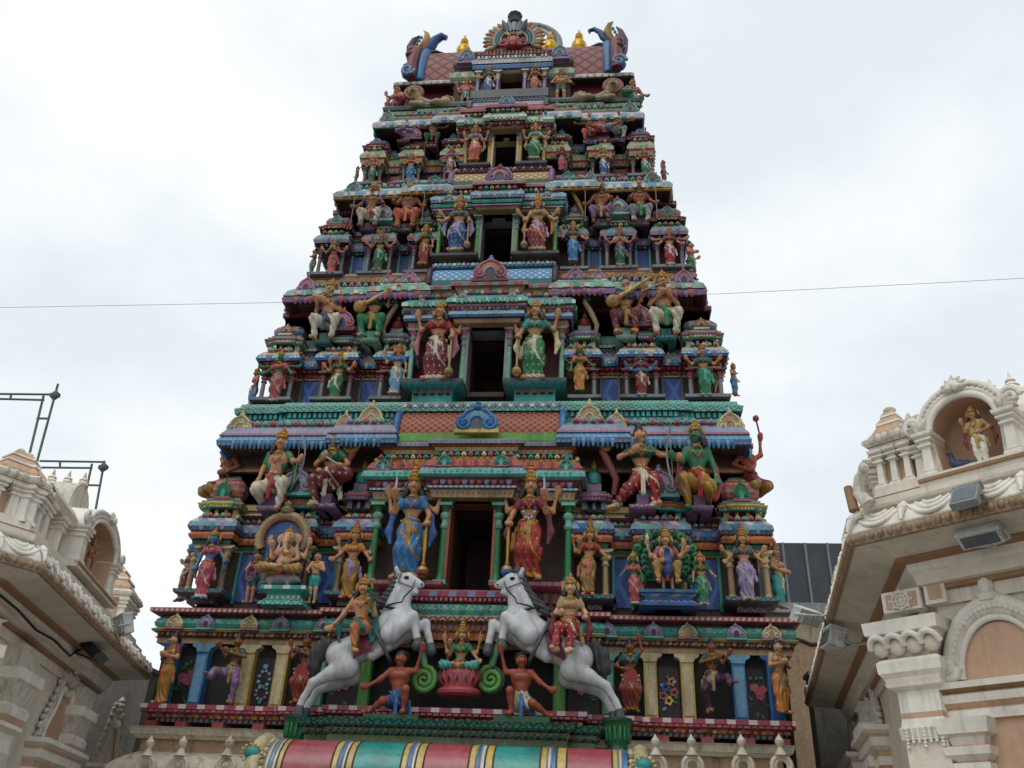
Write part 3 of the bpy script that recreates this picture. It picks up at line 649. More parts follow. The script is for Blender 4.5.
T4 = dict(label='fourth tier with the dark doorway between orange and green robed guardians', Y=(1.75, 1.42, 1.2),
    C=((358, 386, 183), (629.5, 658), ), M=((398, 425, 183), (589, 617)), I=((439, 461, 178), (552, 572)), B=(462, 547, 150), b=(488, 518, 125), door=(493, 516, 150, 132.5),
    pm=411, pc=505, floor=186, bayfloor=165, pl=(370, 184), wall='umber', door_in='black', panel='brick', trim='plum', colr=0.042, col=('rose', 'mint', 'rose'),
    bcol=('yellow', 'orange', 'sky'), jamb='cream', plat=('mauve', 'slate', 'grey'), bplat=('slate', 'umber', 'slate', 'plum'),
    ent=[(165.5, 0.02, 'plum'), (164.5, 0.05, 'slate'), (163, 0.08, 'mint'), (161, 0.1, 'orange'), (158, 0.1, 'rose'), (156, 0.14, 'tan'), (153, 0.14, 'mint'), (151, 0.08, 'cream'), (149.5, 0.04, 'umber')],
    ent_decor=[('petal', 163, 158.5, 0.1, 0.12, ['orange', 'rose', 'tan']), ('petal', 156.5, 151.5, 0.14, 0.12, ['mint', 'tan', 'cream'])],
    attic=[(170, 0.02, 'slate'), (167, 0.08, 'navy'), (163, 0.1, 'slate'), (161, 0.03, 'deepteal'), (157, 0.07, 'slate'), (155, 0.1, 'sky'), (152, 0.06, 'plum'), (150, 0.0, 'brick'), (138, 0.0, 'maroon'), (136, 0.06, 'umber')],
    rzC=(376, 151, 148, 143, 134), roofC=('umber', 'white', 'rose', 'brick', 'lilacblue', 'navy', K_SLATE),
    rzM=(414, 151, 148.5, 143, 130), roofM=('umber', 'mint', 'brick', 'rose', 'lilac', 'rose', K_ROSE),
    rzI=(453, 147, 143, 138, 128), roofI=('umber', 'white', 'rose', 'mint', 'sky', 'lilac', K_SLATE),
    Ye=1.45, E=(375.7, 647, 124), pe=420, eave=[(128.5, 0.0, 'umber'), (127.5, 0.16, 'teal'), (126, 0.2, 'white'), (123.5, 0.22, 'lilac'), (121, 0.2, 'white'), (119.5, 0.12, 'rose'), (118.5, 0.08, 'mint'), (117, 0.1, 'gold'), (115.5, 0.06, 'teal')],
    eave_decor=[('tooth', 125, 121.5, 0.22, 0.2, ['white', 'sky'])],
    kudus=[(391, 634, 126, 111, 0.40, K_GREY), (440, 577, 123, 110, 0.24, K_GREY), (460, 558, 120, 107, 0.44, K_GREY)],
    bent=[(132.5, 0.0, 'tan'), (130, 0.06, 'maroon'), (128.5, 0.04, 'red'), (126, 0.1, 'rose'), (124.5, 0.06, 'plum'), (124, 0.14, 'mint'), (120.5, 0.18, 'ivory'), (118, 0.14, 'mint'), (116.5, 0.06, 'deepgreen')],
    bent_decor=[('petal', 128.5, 125.5, 0.1, 0.11, ['red', 'rose']), ('tooth', 123, 119.5, 0.17, 0.1, ['mint', 'ivory'])],
    bkud=[(0.42, 123, 115, 0.16, K_MINT), (0.85, 123, 116, 0.16, K_MINT)],
    up=dict(ext=(467, 548, 112), rows=(116.5, 115), post='brick', ledge=[(115, 0.0, 'maroon'), (113, 0.05, 'orange'), (111.5, 0.1, 'brick'), (110.5, 0.14, 'rose'), (108, 0.15, 'orange'), (107, 0.08, 'brick')],
        bar=(472, 546, 107, 99.5), mat='lilac', end='slate', strip='red', rim='white', rim2=['mint', 'lilac'], kudu=(108, 95, 0.42, K_SLATE)),
    base=[(115.5, 0.0, 'leaf'), (114, 0.08, 'mint'), (111.5, 0.1, 'yellow'), (110.5, 0.04, 'deepteal'), (109, 0.1, 'slate'), (106, 0.12, 'teal'), (105, 0.05, 'deepteal')], base_Y=1.75, baseE=(388, 636, 110), base_decor=[])
tiers = [tier(T) for T in (T1, T2, T3, T4)]
# ------------------------------------------------------------------ frieze tier at the foot
fr = empty('frieze_tier', (0, -0.4, 0)); fr.parent = tower; fr['label'] = 'flower panelled base frieze with blue and cream pilasters'
PX0 = 250
hF = half(166, 786, 640, 0.05); hL = half(144.5, 794, 708, -0.35); hT = half(168, 784.5, 609, -0.05)
z = lambda py, Y=0.0, px=PX0: zat(px, py, Y)
zf = z(709, -0.3)
m = MB()
m.sweep([(-hF, YBACK), (-hF, 0.1), (hF, 0.1), (hF, YBACK)], [(0, zf-0.6, 'black'), (0, z(640, 0.1), 'black'), (-0.5, z(640, 0.1))])
tbuild(m, 'tier_wall', fr)
# ledge under the dancers, with its stub posts
PL = mir([(hL, YBACK), (hL, -0.3), (2.75, -0.3), (2.75, -0.38), (1.95, -0.38), (1.95, -0.62), (0.3, -0.62)])
prL = [(-0.3, z(724, -0.2), 'maroon'), (-0.14, z(724, -0.2), 'maroon'), (-0.12, z(720, -0.2), 'red'), (-0.08, z(719.5, -0.2), 'brick'), (-0.05, z(715, -0.3), 'wine'), (0.0, z(714.5, -0.3), 'pink'), (0.02, z(711.5, -0.3), 'rose'), (0.05, z(711, -0.3), 'pink'), (0.05, z(706, -0.35), 'rose'), (-0.7, z(706, -0.35)+0.005)]
m = MB(); m.sweep(PL, prL)
teeth(m, PL, -0.06, z(719, -0.3), z(716, -0.3), 0.12, 0.5, 0.05, 'rose', ['rose', 'orange', 'tan'])
teeth(m, PL, 0.035, z(714, -0.3), z(712, -0.3), 0.1, 0.7, 0.03, 'orange', ['rose', 'lotus'])
m.build('ledge', fr)
ZL = z(706, -0.35)                                       # standing level of the dancers
for s in (-1, 1):
    for x in (3.1, 3.75, 4.35, 4.85, 2.55):
        m = MB(); m.box(s*x-0.09, s*x+0.09, -0.24, 0.12, z(724, -0.2)-0.2, z(724, -0.2)+0.01, 'lotus')
        m.build('stub_post', fr)
# pilasters and flower panels
zc0, zc1 = z(653, -0.05), z(645, -0.05)
def pil(x, c, cc):
    m = MB()
    m.box(x-0.10, x+0.10, -0.06, 0.12, ZL, zc0, c); m.box(x-0.075, x+0.075, -0.075, -0.055, ZL+0.08, zc0-0.06, cc)
    m.prism([(x-0.10, zc0), (x+0.10, zc0), (x+0.12, zc0+(zc1-zc0)*0.4), (x+0.19, zc0+(zc1-zc0)*0.7), (x+0.19, zc1), (x-0.19, zc1), (x-0.19, zc0+(zc1-zc0)*0.7), (x-0.12, zc0+(zc1-zc0)*0.4)], -0.08, 0.12, cc)
    m.build('pilaster', fr)
paint('panel_black', '#1d1c1f', rough=0.5, grime=0.2, dirt='#46423c')
def flower_panel(x0, x1, style):
    m = MB(); za, zb = ZL+0.03, zc0-0.05; y = 0.07
    m.box(x0, x1, y, 0.12, za, zb, 'panel_black')
    fx = [(x0+0.03, x0+0.05), (x1-0.05, x1-0.03)]
    for a, b in fx: m.box(a, b, y-0.006, y+0.01, za+0.04, zb-0.04, 'plum')
    xc = (x0+x1)/2; H = zb-za; lay = [0]; r2 = random.Random(style*17+int(x0*100))
    def disc(cx, cz, r, c, n=9):
        P = [(cx+r*(1+0.18*math.cos(5*2*math.pi*k/20))*math.cos(2*math.pi*k/20), cz+r*(1+0.18*math.cos(5*2*math.pi*k/20))*math.sin(2*math.pi*k/20)) for k in range(20)]
        lay[0] += .0015; m.prism(P, y-0.014-lay[0], y+0.005, c)
    if style == 0:       # rings of beads
        for k in range(9):
            a = 2*math.pi*k/9; disc(xc+0.09*math.cos(a), za+H*0.58+0.13*math.sin(a), 0.026, ('sky', 'lilac', 'mint')[k % 3])
        for k in range(9):
            a = 2*math.pi*k/9; disc(xc+0.09*math.cos(a), za+H*0.30+0.10*math.sin(a), 0.022, ('mint', 'sky', 'rose')[k % 3])
        disc(xc, za+H*0.82, 0.04, 'sky'); disc(xc, za+H*0.12, 0.03, 'teal')
    elif style == 1:     # pink bunch with green leaves
        for k in range(7):
            disc(xc+r2.uniform(-0.1, 0.1), za+H*r2.uniform(0.45, 0.66), 0.06, ('lotus', 'rose', 'pink')[k % 3])
        for k in range(10):
            a = r2.uniform(0, 6.28); q = r2.uniform(0.06, 0.13); cx, cz = xc+q*math.cos(a), za+H*0.3+q*1.2*math.sin(a)
            m.prism([(cx, cz), (cx+0.05*math.cos(a+0.4), cz+0.05*math.sin(a+0.4)), (cx+0.11*math.cos(a), cz+0.11*math.sin(a)), (cx+0.05*math.cos(a-0.4), cz+0.05*math.sin(a-0.4))], y-0.012-.0003*k, y+0.004, ('green', 'leaf')[k % 2])
        for k in range(4): disc(xc+r2.uniform(-0.1, 0.1), za+H*r2.uniform(0.75, 0.9), 0.025, 'green')
    else:                # blue, red and yellow roses
        for cx, cz, c in ((-0.05, 0.62, 'royal'), (0.08, 0.52, 'lotus'), (-0.01, 0.36, 'yellow'), (0.05, 0.72, 'orange'), (-0.09, 0.45, 'lotus')):
            disc(xc+cx, za+H*cz, 0.065, c); disc(xc+cx, za+H*cz, 0.03, 'black')
        for k in range(8): disc(xc+r2.uniform(-0.13, 0.13), za+H*r2.uniform(0.15, 0.85), 0.022, ('green', 'sky')[k % 2])
    m.build('flower_panel', fr)
pos = [half(168, 781, 690, -0.05), half(200, 745, 690, -0.05), half(246, 692, 690, -0.05), half(280, 654, 690, -0.05)]
for s in (-1, 1):
    for k, x in enumerate(pos): pil(s*x, ('blue', 'blue', 'yellow', 'yellow')[k], ('royal', 'sky', 'cream', 'cream')[k])
    pil(s*2.3, 'green', 'mint'); pil(s*1.55, 'green', 'lime')
    for k, (a, b) in enumerate(((pos[0], pos[1]), (pos[2], pos[3]), (2.3, 1.55))):
        x0, x1 = sorted((s*(a-0.12), s*(b+0.12)))
        flower_panel(x0, x1, (1, 0 if s < 0 else 2, 1)[k])
# mouldings over the pilasters, with the green roll and its ornaments
PT = mir([(hT+0.02, YBACK), (hT+0.02, 0.0), (2.15, 0.0), (2.15, -0.16), (1.15, -0.16), (1.15, -0.05), (0.2, -0.05)])
prT = rows(PX0, -0.0, [(645, 0.0, 'cream'), (644.5, 0.04, 'tan'), (639, 0.04, 'orange'), (638.5, 0.08, 'umber'), (638, 0.04, 'maroon'), (633, 0.07, 'brick'), (632.5, 0.12, 'gold'), (630, 0.14, 'yellow'), (629, 0.07, 'mint'), (627.5, 0.1, 'teal'), (624, 0.12, 'aqua'), (620, 0.09, 'teal'), (619, 0.05, 'umber'), (616.5, 0.05, 'maroon'), (616, 0.12, 'wine'), (613.5, 0.18, 'pink'), (612.5, 0.2, 'rose'), (609, 0.21, 'pink'), (608.5, 0.18, 'rose')])
m = MB(); m.sweep(PT, [(-0.3, prT[0][1], 'umber')]+prT+[(-0.9, prT[-1][1]+0.01)])
teeth(m, PT, 0.06, z(637.5), z(633.5), 0.1, 0.5, 0.05, 'brick', ['brick', 'tan'])
petals(m, PT, 0.1, z(628), z(621), 0.13, ['aqua', 'mint', 'teal'], 0.04)
teeth(m, PT, 0.15, z(616), z(613.5), 0.085, 0.5, 0.05, 'rose', ['lotus', 'rose'])
m.build('frieze_moulding', fr)
for s in (-1, 1):
    for pl, pr, c in ((177, 771, K_CREAM), (208, 736, K_LILAC), (252, 688, K_CREAM), (284, 655, K_LILAC), (326, 608, K_LILAC)):
        x = half(pl, pr, 622, -0.15); kudu(fr, 'gable_ornament', s*x, -0.15 if x > 2.2 else -0.31, z(630, -0.15), 0.30, z(613.5, -0.15)-z(630, -0.15), c)
    kudu(fr, 'gable_ornament', s*0.5, -0.22, zat(460, 616, -0.15), 0.24, 0.27, K_CREAM)
# bay front under the door: bands between the two horses
zs = lambda py, Y=-0.3: zat(465, py, Y)
m = MB(); PB = [(-0.95, 0.2), (-0.95, -0.28), (0.95, -0.28), (0.95, 0.2)]
m.sweep(PB, [(-0.2, zs(640), 'black'), (0, zs(640), 'orange'), (0.02, zs(633), 'gold'), (0.05, zs(632), 'maroon'), (0.03, zs(625), 'brick'), (0.1, zs(622), 'maroon'), (0.1, zs(618), 'tan'), (0.06, zs(616), 'aqua'), (0.1, zs(611), 'teal'), (0.06, zs(605), 'maroon'), (0.1, zs(603), 'wine'), (0.16, zs(599), 'pink'), (0.18, zs(594), 'pink'), (0.14, zs(592), 'rose'), (-0.5, zs(592))])
petals(m, PB, 0.1, zs(614), zs(606), 0.1, ['aqua', 'mint'], 0.03); teeth(m, PB, 0.05, zs(631), zs(627), 0.09, 0.5, 0.05, 'red', ['brick', 'red'])
teeth(m, PB, 0.13, zs(603), zs(600), 0.08, 0.5, 0.05, 'rose', ['lotus', 'rose'])
m.build('bay_moulding', fr)
# ------------------------------------------------------------------ top storey under the ridge
tp = empty('ridge_tier', (0, -0.4, 0)); tp.parent = tower; tp['label'] = 'top tier with crouching lions under the red diamond ridge roof'
Yr = 2.15; Yb5 = 1.75; zt = lambda py, Y=Yr, px=505: zat(px, py, Y)
hW = half(408, 627, 100, Yr); hE = half(397, 633, 80, 1.85); hB = half(477.6, 548.5, 70, Yb5); d5 = half(500, 522, 85, Yb5)
z0 = zat(430, 112, Yr); z1 = zat(430, 85, 1.95)
m = MB(); zd = zat(511, 73, Yb5); zp5 = zat(511, 98, Yb5)
m.sweep([(-hW, YBACK), (-hW, Yr), (-hB, Yr)], [(0, z0-0.4, 'wine'), (0, z1+0.2)]); m.sweep([(hB, Yr), (hW, Yr), (hW, YBACK)], [(0, z0-0.4, 'wine'), (0, z1+0.2)])
m.sweep([(-hB, Yr), (-hB, Yb5), (-d5, Yb5), (-d5, Yb5+0.5), (d5, Yb5+0.5), (d5, Yb5), (hB, Yb5), (hB, Yr)], [(0, zp5-0.3, 'maroon'), (0, zd)])
m.box(-hB, hB, Yb5, Yr+0.6, zd, zd+0.5, 'umber'); m.box(-hB-0.05, hB+0.05, Yb5-0.3, Yr, zp5-0.28, zp5, 'slate')
tbuild(m, 'tier_wall', tp)
m = MB(); PE = mir([(hE, YBACK), (hE, 1.9), (1.3, 1.9)]); pe = rows(430, 1.9, [(87, -0.1, 'umber'), (85.5, 0.02, 'maroon'), (84, 0.05, 'white'), (81.5, 0.06, 'ivory'), (80.5, 0.0, 'mint')])
for pp in (PE[:len(PE)//2], PE[len(PE)//2:]):
    m = MB(); m.sweep(pp, [(-0.4, pe[0][1]+0.1, 'umber')]+pe+[(-1.2, pe[-1][1]+0.02)]); teeth(m, pp, 0.06, pe[2][1], pe[3][1], 0.09, 0.6, 0.03, 'white', ['white', 'grey'])
    m.build('eave', tp)
m = MB()
for s in (-1, 1):
    for x in (d5+0.07, hB-0.07): m.add([], [], 'white'); column_mb(s*x, Yb5-0.06, zp5, zd, 0.045, ('lilac', 'white', 'tan')).build('colonette', tp)
PB = [(-hB, Yr+0.4), (-hB, Yb5), (hB, Yb5), (hB, Yr+0.4)]
pr = rows(511, Yb5, [(73.5, 0.0, 'tan'), (71.5, 0.04, 'maroon'), (68.5, 0.06, 'plum'), (68, 0.1, 'blue'), (64.5, 0.12, 'sky'), (63.5, 0.08, 'navy'), (62.5, 0.12, 'white'), (59, 0.14, 'lilac'), (58, 0.1, 'mint'), (57.5, 0.05, 'maroon'), (53, 0.08, 'red'), (51.5, 0.1, 'pink')])
m.sweep(PB, [(-0.3, pr[0][1], 'tan')]+pr+[(-1.0, pr[-1][1])]); teeth(m, PB, 0.13, zat(511, 62, Yb5), zat(511, 59.5, Yb5), 0.1, 0.6, 0.03, 'white', ['white', 'mint'])
teeth(m, PB, 0.07, zat(511, 57, Yb5), zat(511, 53.5, Yb5), 0.1, 0.6, 0.05, 'maroon', ['brick', 'maroon'])
m.build('bay_cornice', tp)
# barrel ridge roof
zb0 = pe[-1][1]; zb1 = zat(430, 53.5, 2.6); hR = half(428, 609, 65, 2.2); yc = 3.05; n = 14
prof = [(yc-1.12*math.cos(math.pi*k/n)*(1+0.06*math.sin(math.pi*k/n)), zb0+(zb1-zb0)*math.sin(math.pi*k/n)**0.8) for k in range(n+1)]
m = MB(); vs = []
for xx in (-hR, hR): vs += [(xx, y, q) for y, q in prof]
m.add(vs, [(k, n+1+k, n+2+k, k+1) for k in range(n)], 'diamond_pink', True)
for s in (-1, 1): m.add([(s*hR, y, q) for y, q in prof], [tuple(range(n+1))], 'maroon')
m.box(-hR, hR, yc-0.25, yc+0.25, zb1-0.03, zb1+0.09, 'tan')
for k in range(26):
    x = -hR+2*hR*(k+0.5)/26; m.lathe((x, yc-0.22, zb1+0.08), [(0.05, 0), (0.07, 0.06), (0.02, 0.14)], ('mint', 'rose')[k % 2], 6)
m.build('ridge_roof', tp)
for s in (-1, 1):
    xh = s*hR; m = MB(); A = [(xh+s*0.04, y, q+0.03) for y, q in prof]
    m.tube(A, 0.13, 'blue', 8)
    B_ = [(xh+s*0.26, yc-1.28*math.cos(math.pi*k/n), zb0+(zb1-zb0)*1.0*math.sin(math.pi*k/n)**0.7) for k in range(n+1)]
    m.tube(B_, 0.15, 'darkred', 8)
    for k in range(n):
        p = Vector(B_[k]).lerp(Vector(B_[k+1]), 0.5); m.ball(p+Vector((s*0.08, -0.06, 0.05)), (0.15, 0.11, 0.09), ('rose', 'plum')[k % 2], 7, 5)
    m.add([(xh+s*0.2, y, q) for y, q in prof], [tuple(range(n+1))], 'royal')
    m.build('gable_band', tp)
    # flaring leaf horns over the gable
    m = MB()
    zb = zb1-0.15
    def horn(P, r, c): m.tube([(xh+s*a, yc-0.75+b, zb-.12+q*.84) for a, b, q in P], [x*.95 for x in r], c, 8, flat=0.6)
    for k in range(7): m.ball((xh+s*(.50-.05*k), yc-.9, zb-.5+.13*k), (.05, .05, .06), ('sky', 'gold', 'mint')[k % 3], 6, 4)
    horn([(0.36, 0, -0.75), (0.46, 0, -0.3), (0.50, 0, 0.15), (0.42, 0, 0.55), (0.30, 0, 0.78)], [0.16, 0.18, 0.16, 0.12, 0.03], 'plum')
    horn([(0.30, 0.05, 0.0), (0.14, 0.05, 0.30), (0.06, 0.05, 0.62), (0.12, 0.05, 0.98), (0.22, 0.05, 1.12)], [0.13, 0.16, 0.15, 0.08, 0.015], 'gold')
    horn([(0.16, 0.1, 0.1), (-0.05, 0.1, 0.38), (-0.14, 0.1, 0.68), (-0.32, 0.1, 0.86), (-0.46, 0.1, 0.78), (-0.44, 0.1, 0.64)], [0.12, 0.15, 0.14, 0.12, 0.08, 0.02], 'royal')
    horn([(0.05, 0.1, 0.08), (-0.2, 0.1, 0.12), (-0.42, 0.1, 0.02)], [0.10, 0.08, 0.03], 'deepteal')
    m.ball((xh+s*0.32, yc-1.25, zb0+0.18), (0.2, 0.16, 0.2), 'royal', 9, 6)
    m.tube(spiral(xh+s*0.32, zb0+0.2, 0.2, 0.03, 1.4, 0, s, yc-1.38), 0.05, 'sky', 6)
    m.build('gable_horn', tp)
# round crest over the middle
m = MB(); xc = at(514, 42, 2.0).x; zc = zat(514, 41, 2.0); rC = half(484, 545, 42, 2.0)
ring = lambda r, y, a0=-0.45, a1=math.pi+0.45, n=28: [(xc+r*math.cos(a0+(a1-a0)*k/n), y, zc+r*math.sin(a0+(a1-a0)*k/n)) for k in range(n+1)]
P = [(p[0], p[2]) for p in ring(rC*0.92, 0)]; m.prism(P, 2.02, 2.14, 'tan')
for k in range(21):
    a = -0.4+(math.pi+0.8)*k/20; c = (xc+rC*0.88*math.cos(a), 2.0, zc+rC*0.88*math.sin(a)); d = Vector((math.cos(a), 0, math.sin(a)))
    m.tube([Vector(c)-d*0.2, Vector(c), Vector(c)+d*0.13], [0.05, 0.085, 0.02], ('tan', 'orange', 'cream')[k % 3], 6)
m.tube(ring(rC*0.66, 1.99), 0.07, 'grey', 7); m.tube(ring(rC*0.54, 1.98), 0.055, 'deepteal', 7); m.tube(ring(rC*0.43, 1.97), 0.05, 'mint', 7)
P = [(p[0], p[2]) for p in ring(rC*0.42, 0)]; m.prism(P, 1.98, 2.05, 'maroon')
m.build('crest_ring', tp)
m = MB()
zz = zc+rC*0.30
for a, r, c in ((0, 0.13, 'grey'), (-0.5, 0.1, 'slate'), (0.5, 0.1, 'slate'), (-0.25, 0.1, 'grey'), (0.25, 0.1, 'grey')):
    m.tube([(xc+0.3*math.sin(a), 1.94, zz), (xc+0.55*math.sin(a), 1.9, zz+0.3*math.cos(a)), (xc+0.7*math.sin(a), 1.88, zz+0.45)], [r, r*0.9, 0.03], c, 7)
for k in range(9):
    a = math.pi*(k-4)/8; m.ball((xc+0.14*math.sin(a), 1.9, zz+0.62+0.12*math.cos(a)), (0.075, 0.07, 0.09), ('deepgreen', 'slate', 'leaf')[k % 3], 7, 5)
m.lathe((xc, 1.92, zz+0.35), [(0.16, 0), (0.2, 0.1), (0.12, 0.22), (0.2, 0.32), (0.05, 0.48)], 'slate', 9)
m.build('crest_finial', tp)
# lion face in the crest
m = MB(); zf_ = zat(514, 43, 1.9)
m.ball((xc, 1.9, zf_), (0.24, 0.16, 0.26), 'redbrown', 12, 8); m.ball((xc, 1.78, zf_-0.10), (0.14, 0.1, 0.11), 'coral', 9, 6)
for s in (-1, 1):
    m.ball((xc+s*0.1, 1.77, zf_+0.06), (0.055, 0.04, 0.055), 'ivory', 8, 6); m.ball((xc+s*0.1, 1.735, zf_+0.06), (0.022, 0.015, 0.025), 'black', 6, 4)
    m.tube([(xc+s*0.08, 1.8, zf_+0.17), (xc+s*0.25, 1.82, zf_+0.3), (xc+s*0.33, 1.84, zf_+0.18)], [0.05, 0.05, 0.02], 'tan', 6)
    m.tube(spiral(xc+s*0.30, zf_-0.05, 0.14, 0.03, 1.2, 1.5, s, 1.86), 0.05, 'lotus', 6)
    m.ball((xc+s*0.16, 1.82, zf_-0.18), (0.1, 0.08, 0.07), 'rose', 7, 5)
m.ball((xc, 1.74, zf_-0.22), (0.1, 0.05, 0.1), 'red', 7, 5)
for k in range(5): m.tube([(xc+0.06*(k-2), 1.8, zf_+0.2), (xc+0.1*(k-2), 1.84, zf_+0.42)], [0.05, 0.015], ('tan', 'lotus')[k % 2], 6)
m.build('crest_face', tp)
# rear crest whose rim shows behind on the right
m = MB(); xr, zr = at(540, 45, 4.3).x, zat(540, 46, 4.3); rr = 0.95
A = [(xr+rr*math.cos(a)-0.35, 4.3, zr+rr*math.sin(a)) for a in [math.pi*(1.25-1.5*k/24) for k in range(25)]]
m.tube(A, 0.12, 'grey', 7); m.tube([(x, y-0.03, z_) for x, y, z_ in [(xr-0.35+(p[0]-xr+0.35)*0.82, 4.3, zr+(p[2]-zr)*0.82) for p in A]], 0.07, 'white', 6)
m.build('rear_crest', tp)
for px in (464, 550, 579):
    p = at(px, 49, 2.9); m = MB()
    m.lathe((p.x, 2.9, zb1+0.03), [(r_*.85, z_) for r_, z_ in [(0.13, 0), (0.17, 0.06), (0.25, 0.22), (0.26, 0.38), (0.19, 0.52), (0.11, 0.6), (0.15, 0.66), (0.10, 0.72), (0.13, 0.8), (0.06, 0.9), (0.03, 1.02)]], 'brass', 14)
    m.build('gilded_pot', tp)
for s in (-1, 1):       # pavilion blocks either side of the top bay
    xa = half(466, 559.5, 70, 1.8); m = MB()
    m.box(s*xa-0.28, s*xa+0.28, 1.85, Yr+0.4, z0-0.1, zat(466, 72, 1.85), 'umber')
    m.sweep([(s*xa-0.3, Yr+0.3), (s*xa-0.3, 1.85), (s*xa+0.3, 1.85), (s*xa+0.3, Yr+0.3)], [(0, zat(466, 82, 1.85), 'mint'), (0.1, zat(466, 80, 1.85), 'ivory'), (0.12, zat(466, 76, 1.85), 'mint'), (0.05, zat(466, 74, 1.85), 'white'), (-0.02, zat(466, 71, 1.85), 'umber'), (-0.02, zat(466, 67, 1.85), 'rose'), (0.06, zat(466, 66, 1.85), 'maroon'), (0.06, zat(466, 63, 1.85), 'rose'), (-0.5, zat(466, 63, 1.85))])
    m.build('shrine_roof', tp)
    kudu(tp, 'gable_ornament', s*xa, 1.78, zat(466, 64, 1.8), 0.5, 0.62, K_SLATE)
# ------------------------------------------------------------------ sculpted figures: smooth unions of tapered limbs, polygonised as one surface
def V(*a): return np.array(a, float)
def surface(prims, h, k=0.011, ripple=None, clip=None):
    """prims: (a, b, ra, rb, (sx,sy,sz)); returns verts, quads"""
    lo = np.min([np.minimum(p[0], p[1])-max(p[2], p[3])*np.array(p[4])-3*k for p in prims], 0)-h
    hi = np.max([np.maximum(p[0], p[1])+max(p[2], p[3])*np.array(p[4])+3*k for p in prims], 0)+h
    n = np.ceil((hi-lo)/h).astype(int)+2
    ax = [lo[i]+h*np.arange(n[i]) for i in range(3)]
    F = np.zeros(n)
    for a, b, ra, rb, s in prims:
        s = np.array(s); m = max(ra, rb)*s+5*k+h
        i0 = np.maximum(0, np.floor((np.minimum(a, b)-m-lo)/h).astype(int)); i1 = np.minimum(n, np.ceil((np.maximum(a, b)+m-lo)/h).astype(int)+1)
        X, Y, Z = np.meshgrid(*[ax[i][i0[i]:i1[i]] for i in range(3)], indexing='ij')
        P = np.stack([(X-a[0])/s[0], (Y-a[1])/s[1], (Z-a[2])/s[2]], -1); d = (b-a)/s; L = d.dot(d)
        t = np.clip(P.dot(d)/L, 0, 1) if L > 1e-12 else np.zeros(P.shape[:3])
        D = (np.linalg.norm(P-t[..., None]*d, axis=-1)-(ra+(rb-ra)*t))*s.min()
        F[i0[0]:i1[0], i0[1]:i1[1], i0[2]:i1[2]] += np.exp(-np.clip(D/k, -40, 40))
    F = -k*np.log(np.maximum(F, 1e-12))
    if ripple is not None or clip is not None:
        X, Y, Z = np.meshgrid(*ax, indexing='ij')
        if ripple is not None: F = F+ripple(X, Y, Z)
        if clip is not None: F = np.maximum(F, clip(X, Y, Z))
    S = F < 0
    c = np.zeros(np.array(n)-1, int)
    for i in (0, 1):
        for j in (0, 1):
            for l in (0, 1): c += S[i:n[0]-1+i, j:n[1]-1+j, l:n[2]-1+l]
    cells = np.argwhere((c > 0) & (c < 8))
    idx = -np.ones(np.array(n)-1, int); idx[tuple(cells.T)] = np.arange(len(cells))
    acc = np.zeros((len(cells), 3)); cnt = np.zeros(len(cells))
    corners = [(i, j, l) for i in (0, 1) for j in (0, 1) for l in (0, 1)]
    for u in corners:
        for v in corners:
            if sum(abs(u[q]-v[q]) for q in range(3)) == 1 and u < v:
                fu = F[tuple((cells+u).T)]; fv = F[tuple((cells+v).T)]; mk = (fu < 0) != (fv < 0)
                t = np.where(mk, fu/np.where(fu-fv == 0, 1, fu-fv), 0)
                p = np.array(u)+t[:, None]*(np.array(v)-np.array(u))
                acc += np.where(mk[:, None], p, 0); cnt += mk
    verts = lo+h*(cells+acc/np.maximum(cnt, 1)[:, None]); quads = []
    for q in range(3):
        a, b = [i for i in range(3) if i != q]
        sl0 = [slice(None)]*3; sl1 = [slice(None)]*3; sl0[q] = slice(0, -1); sl1[q] = slice(1, None)
        E = S[tuple(sl0)] != S[tuple(sl1)]; e = np.argwhere(E)
        e = e[(e[:, a] > 0) & (e[:, b] > 0) & (e[:, a] < n[a]-1) & (e[:, b] < n[b]-1)]
        if not len(e): continue
        da = np.zeros(3, int); da[a] = 1; db = np.zeros(3, int); db[b] = 1
        g = [idx[tuple((e-x).T)] for x in (0*da, da, da+db, db)]
        Q = np.stack(g, -1); flip = S[tuple(e.T)]
        if q == 1: flip = ~flip
        Q[flip] = Q[flip][:, ::-1]; quads.append(Q)
    quads = np.concatenate(quads); quads = quads[(quads >= 0).all(1)]
    return verts, quads
class Fig:
    def __init__(s, vox): s.p = {}; s.vox = vox; s.opt = {}; s.mb = {}
    def cap(s, part, a, b, ra, rb=None, sq=(1, 1, 1)):
        s.p.setdefault(part, []).append((np.array(a, float), np.array(b, float), ra, ra if rb is None else rb, sq))
    def ball(s, part, c, r, sq=(1, 1, 1)): s.cap(part, c, c, r, r, sq)
    def chain(s, part, pts, rad, sq=(1, 1, 1)):
        for i in range(len(pts)-1): s.cap(part, pts[i], pts[i+1], rad[i], rad[i+1], sq)
    def m(s, part): return s.mb.setdefault(part, MB())
    def build(s, root, mats):
        """mats[part] = material name, or (list of names, function(centres) -> index array)"""
        for part, pr in s.p.items():
            o = s.opt.get(part, {}); v, q = surface(pr, s.vox*o.get('h', 1), o.get('k', 0.011), o.get('ripple'), o.get('clip'))
            me = bpy.data.meshes.new(part); me.from_pydata(v.tolist(), [], q.tolist())
            mt = mats[part.split('#')[0]]
            if isinstance(mt, str): me.materials.append(MATS[mt])
            else:
                for x in mt[0]: me.materials.append(MATS[x])
                c = v[q].mean(1); me.polygons.foreach_set('material_index', np.asarray(mt[1](c), int))
            me.polygons.foreach_set('use_smooth', [True]*len(q)); me.update()
            link(part.split('#')[0], me, root)
        for part, mb in s.mb.items():
            mb.build(part.split('#')[0], root)
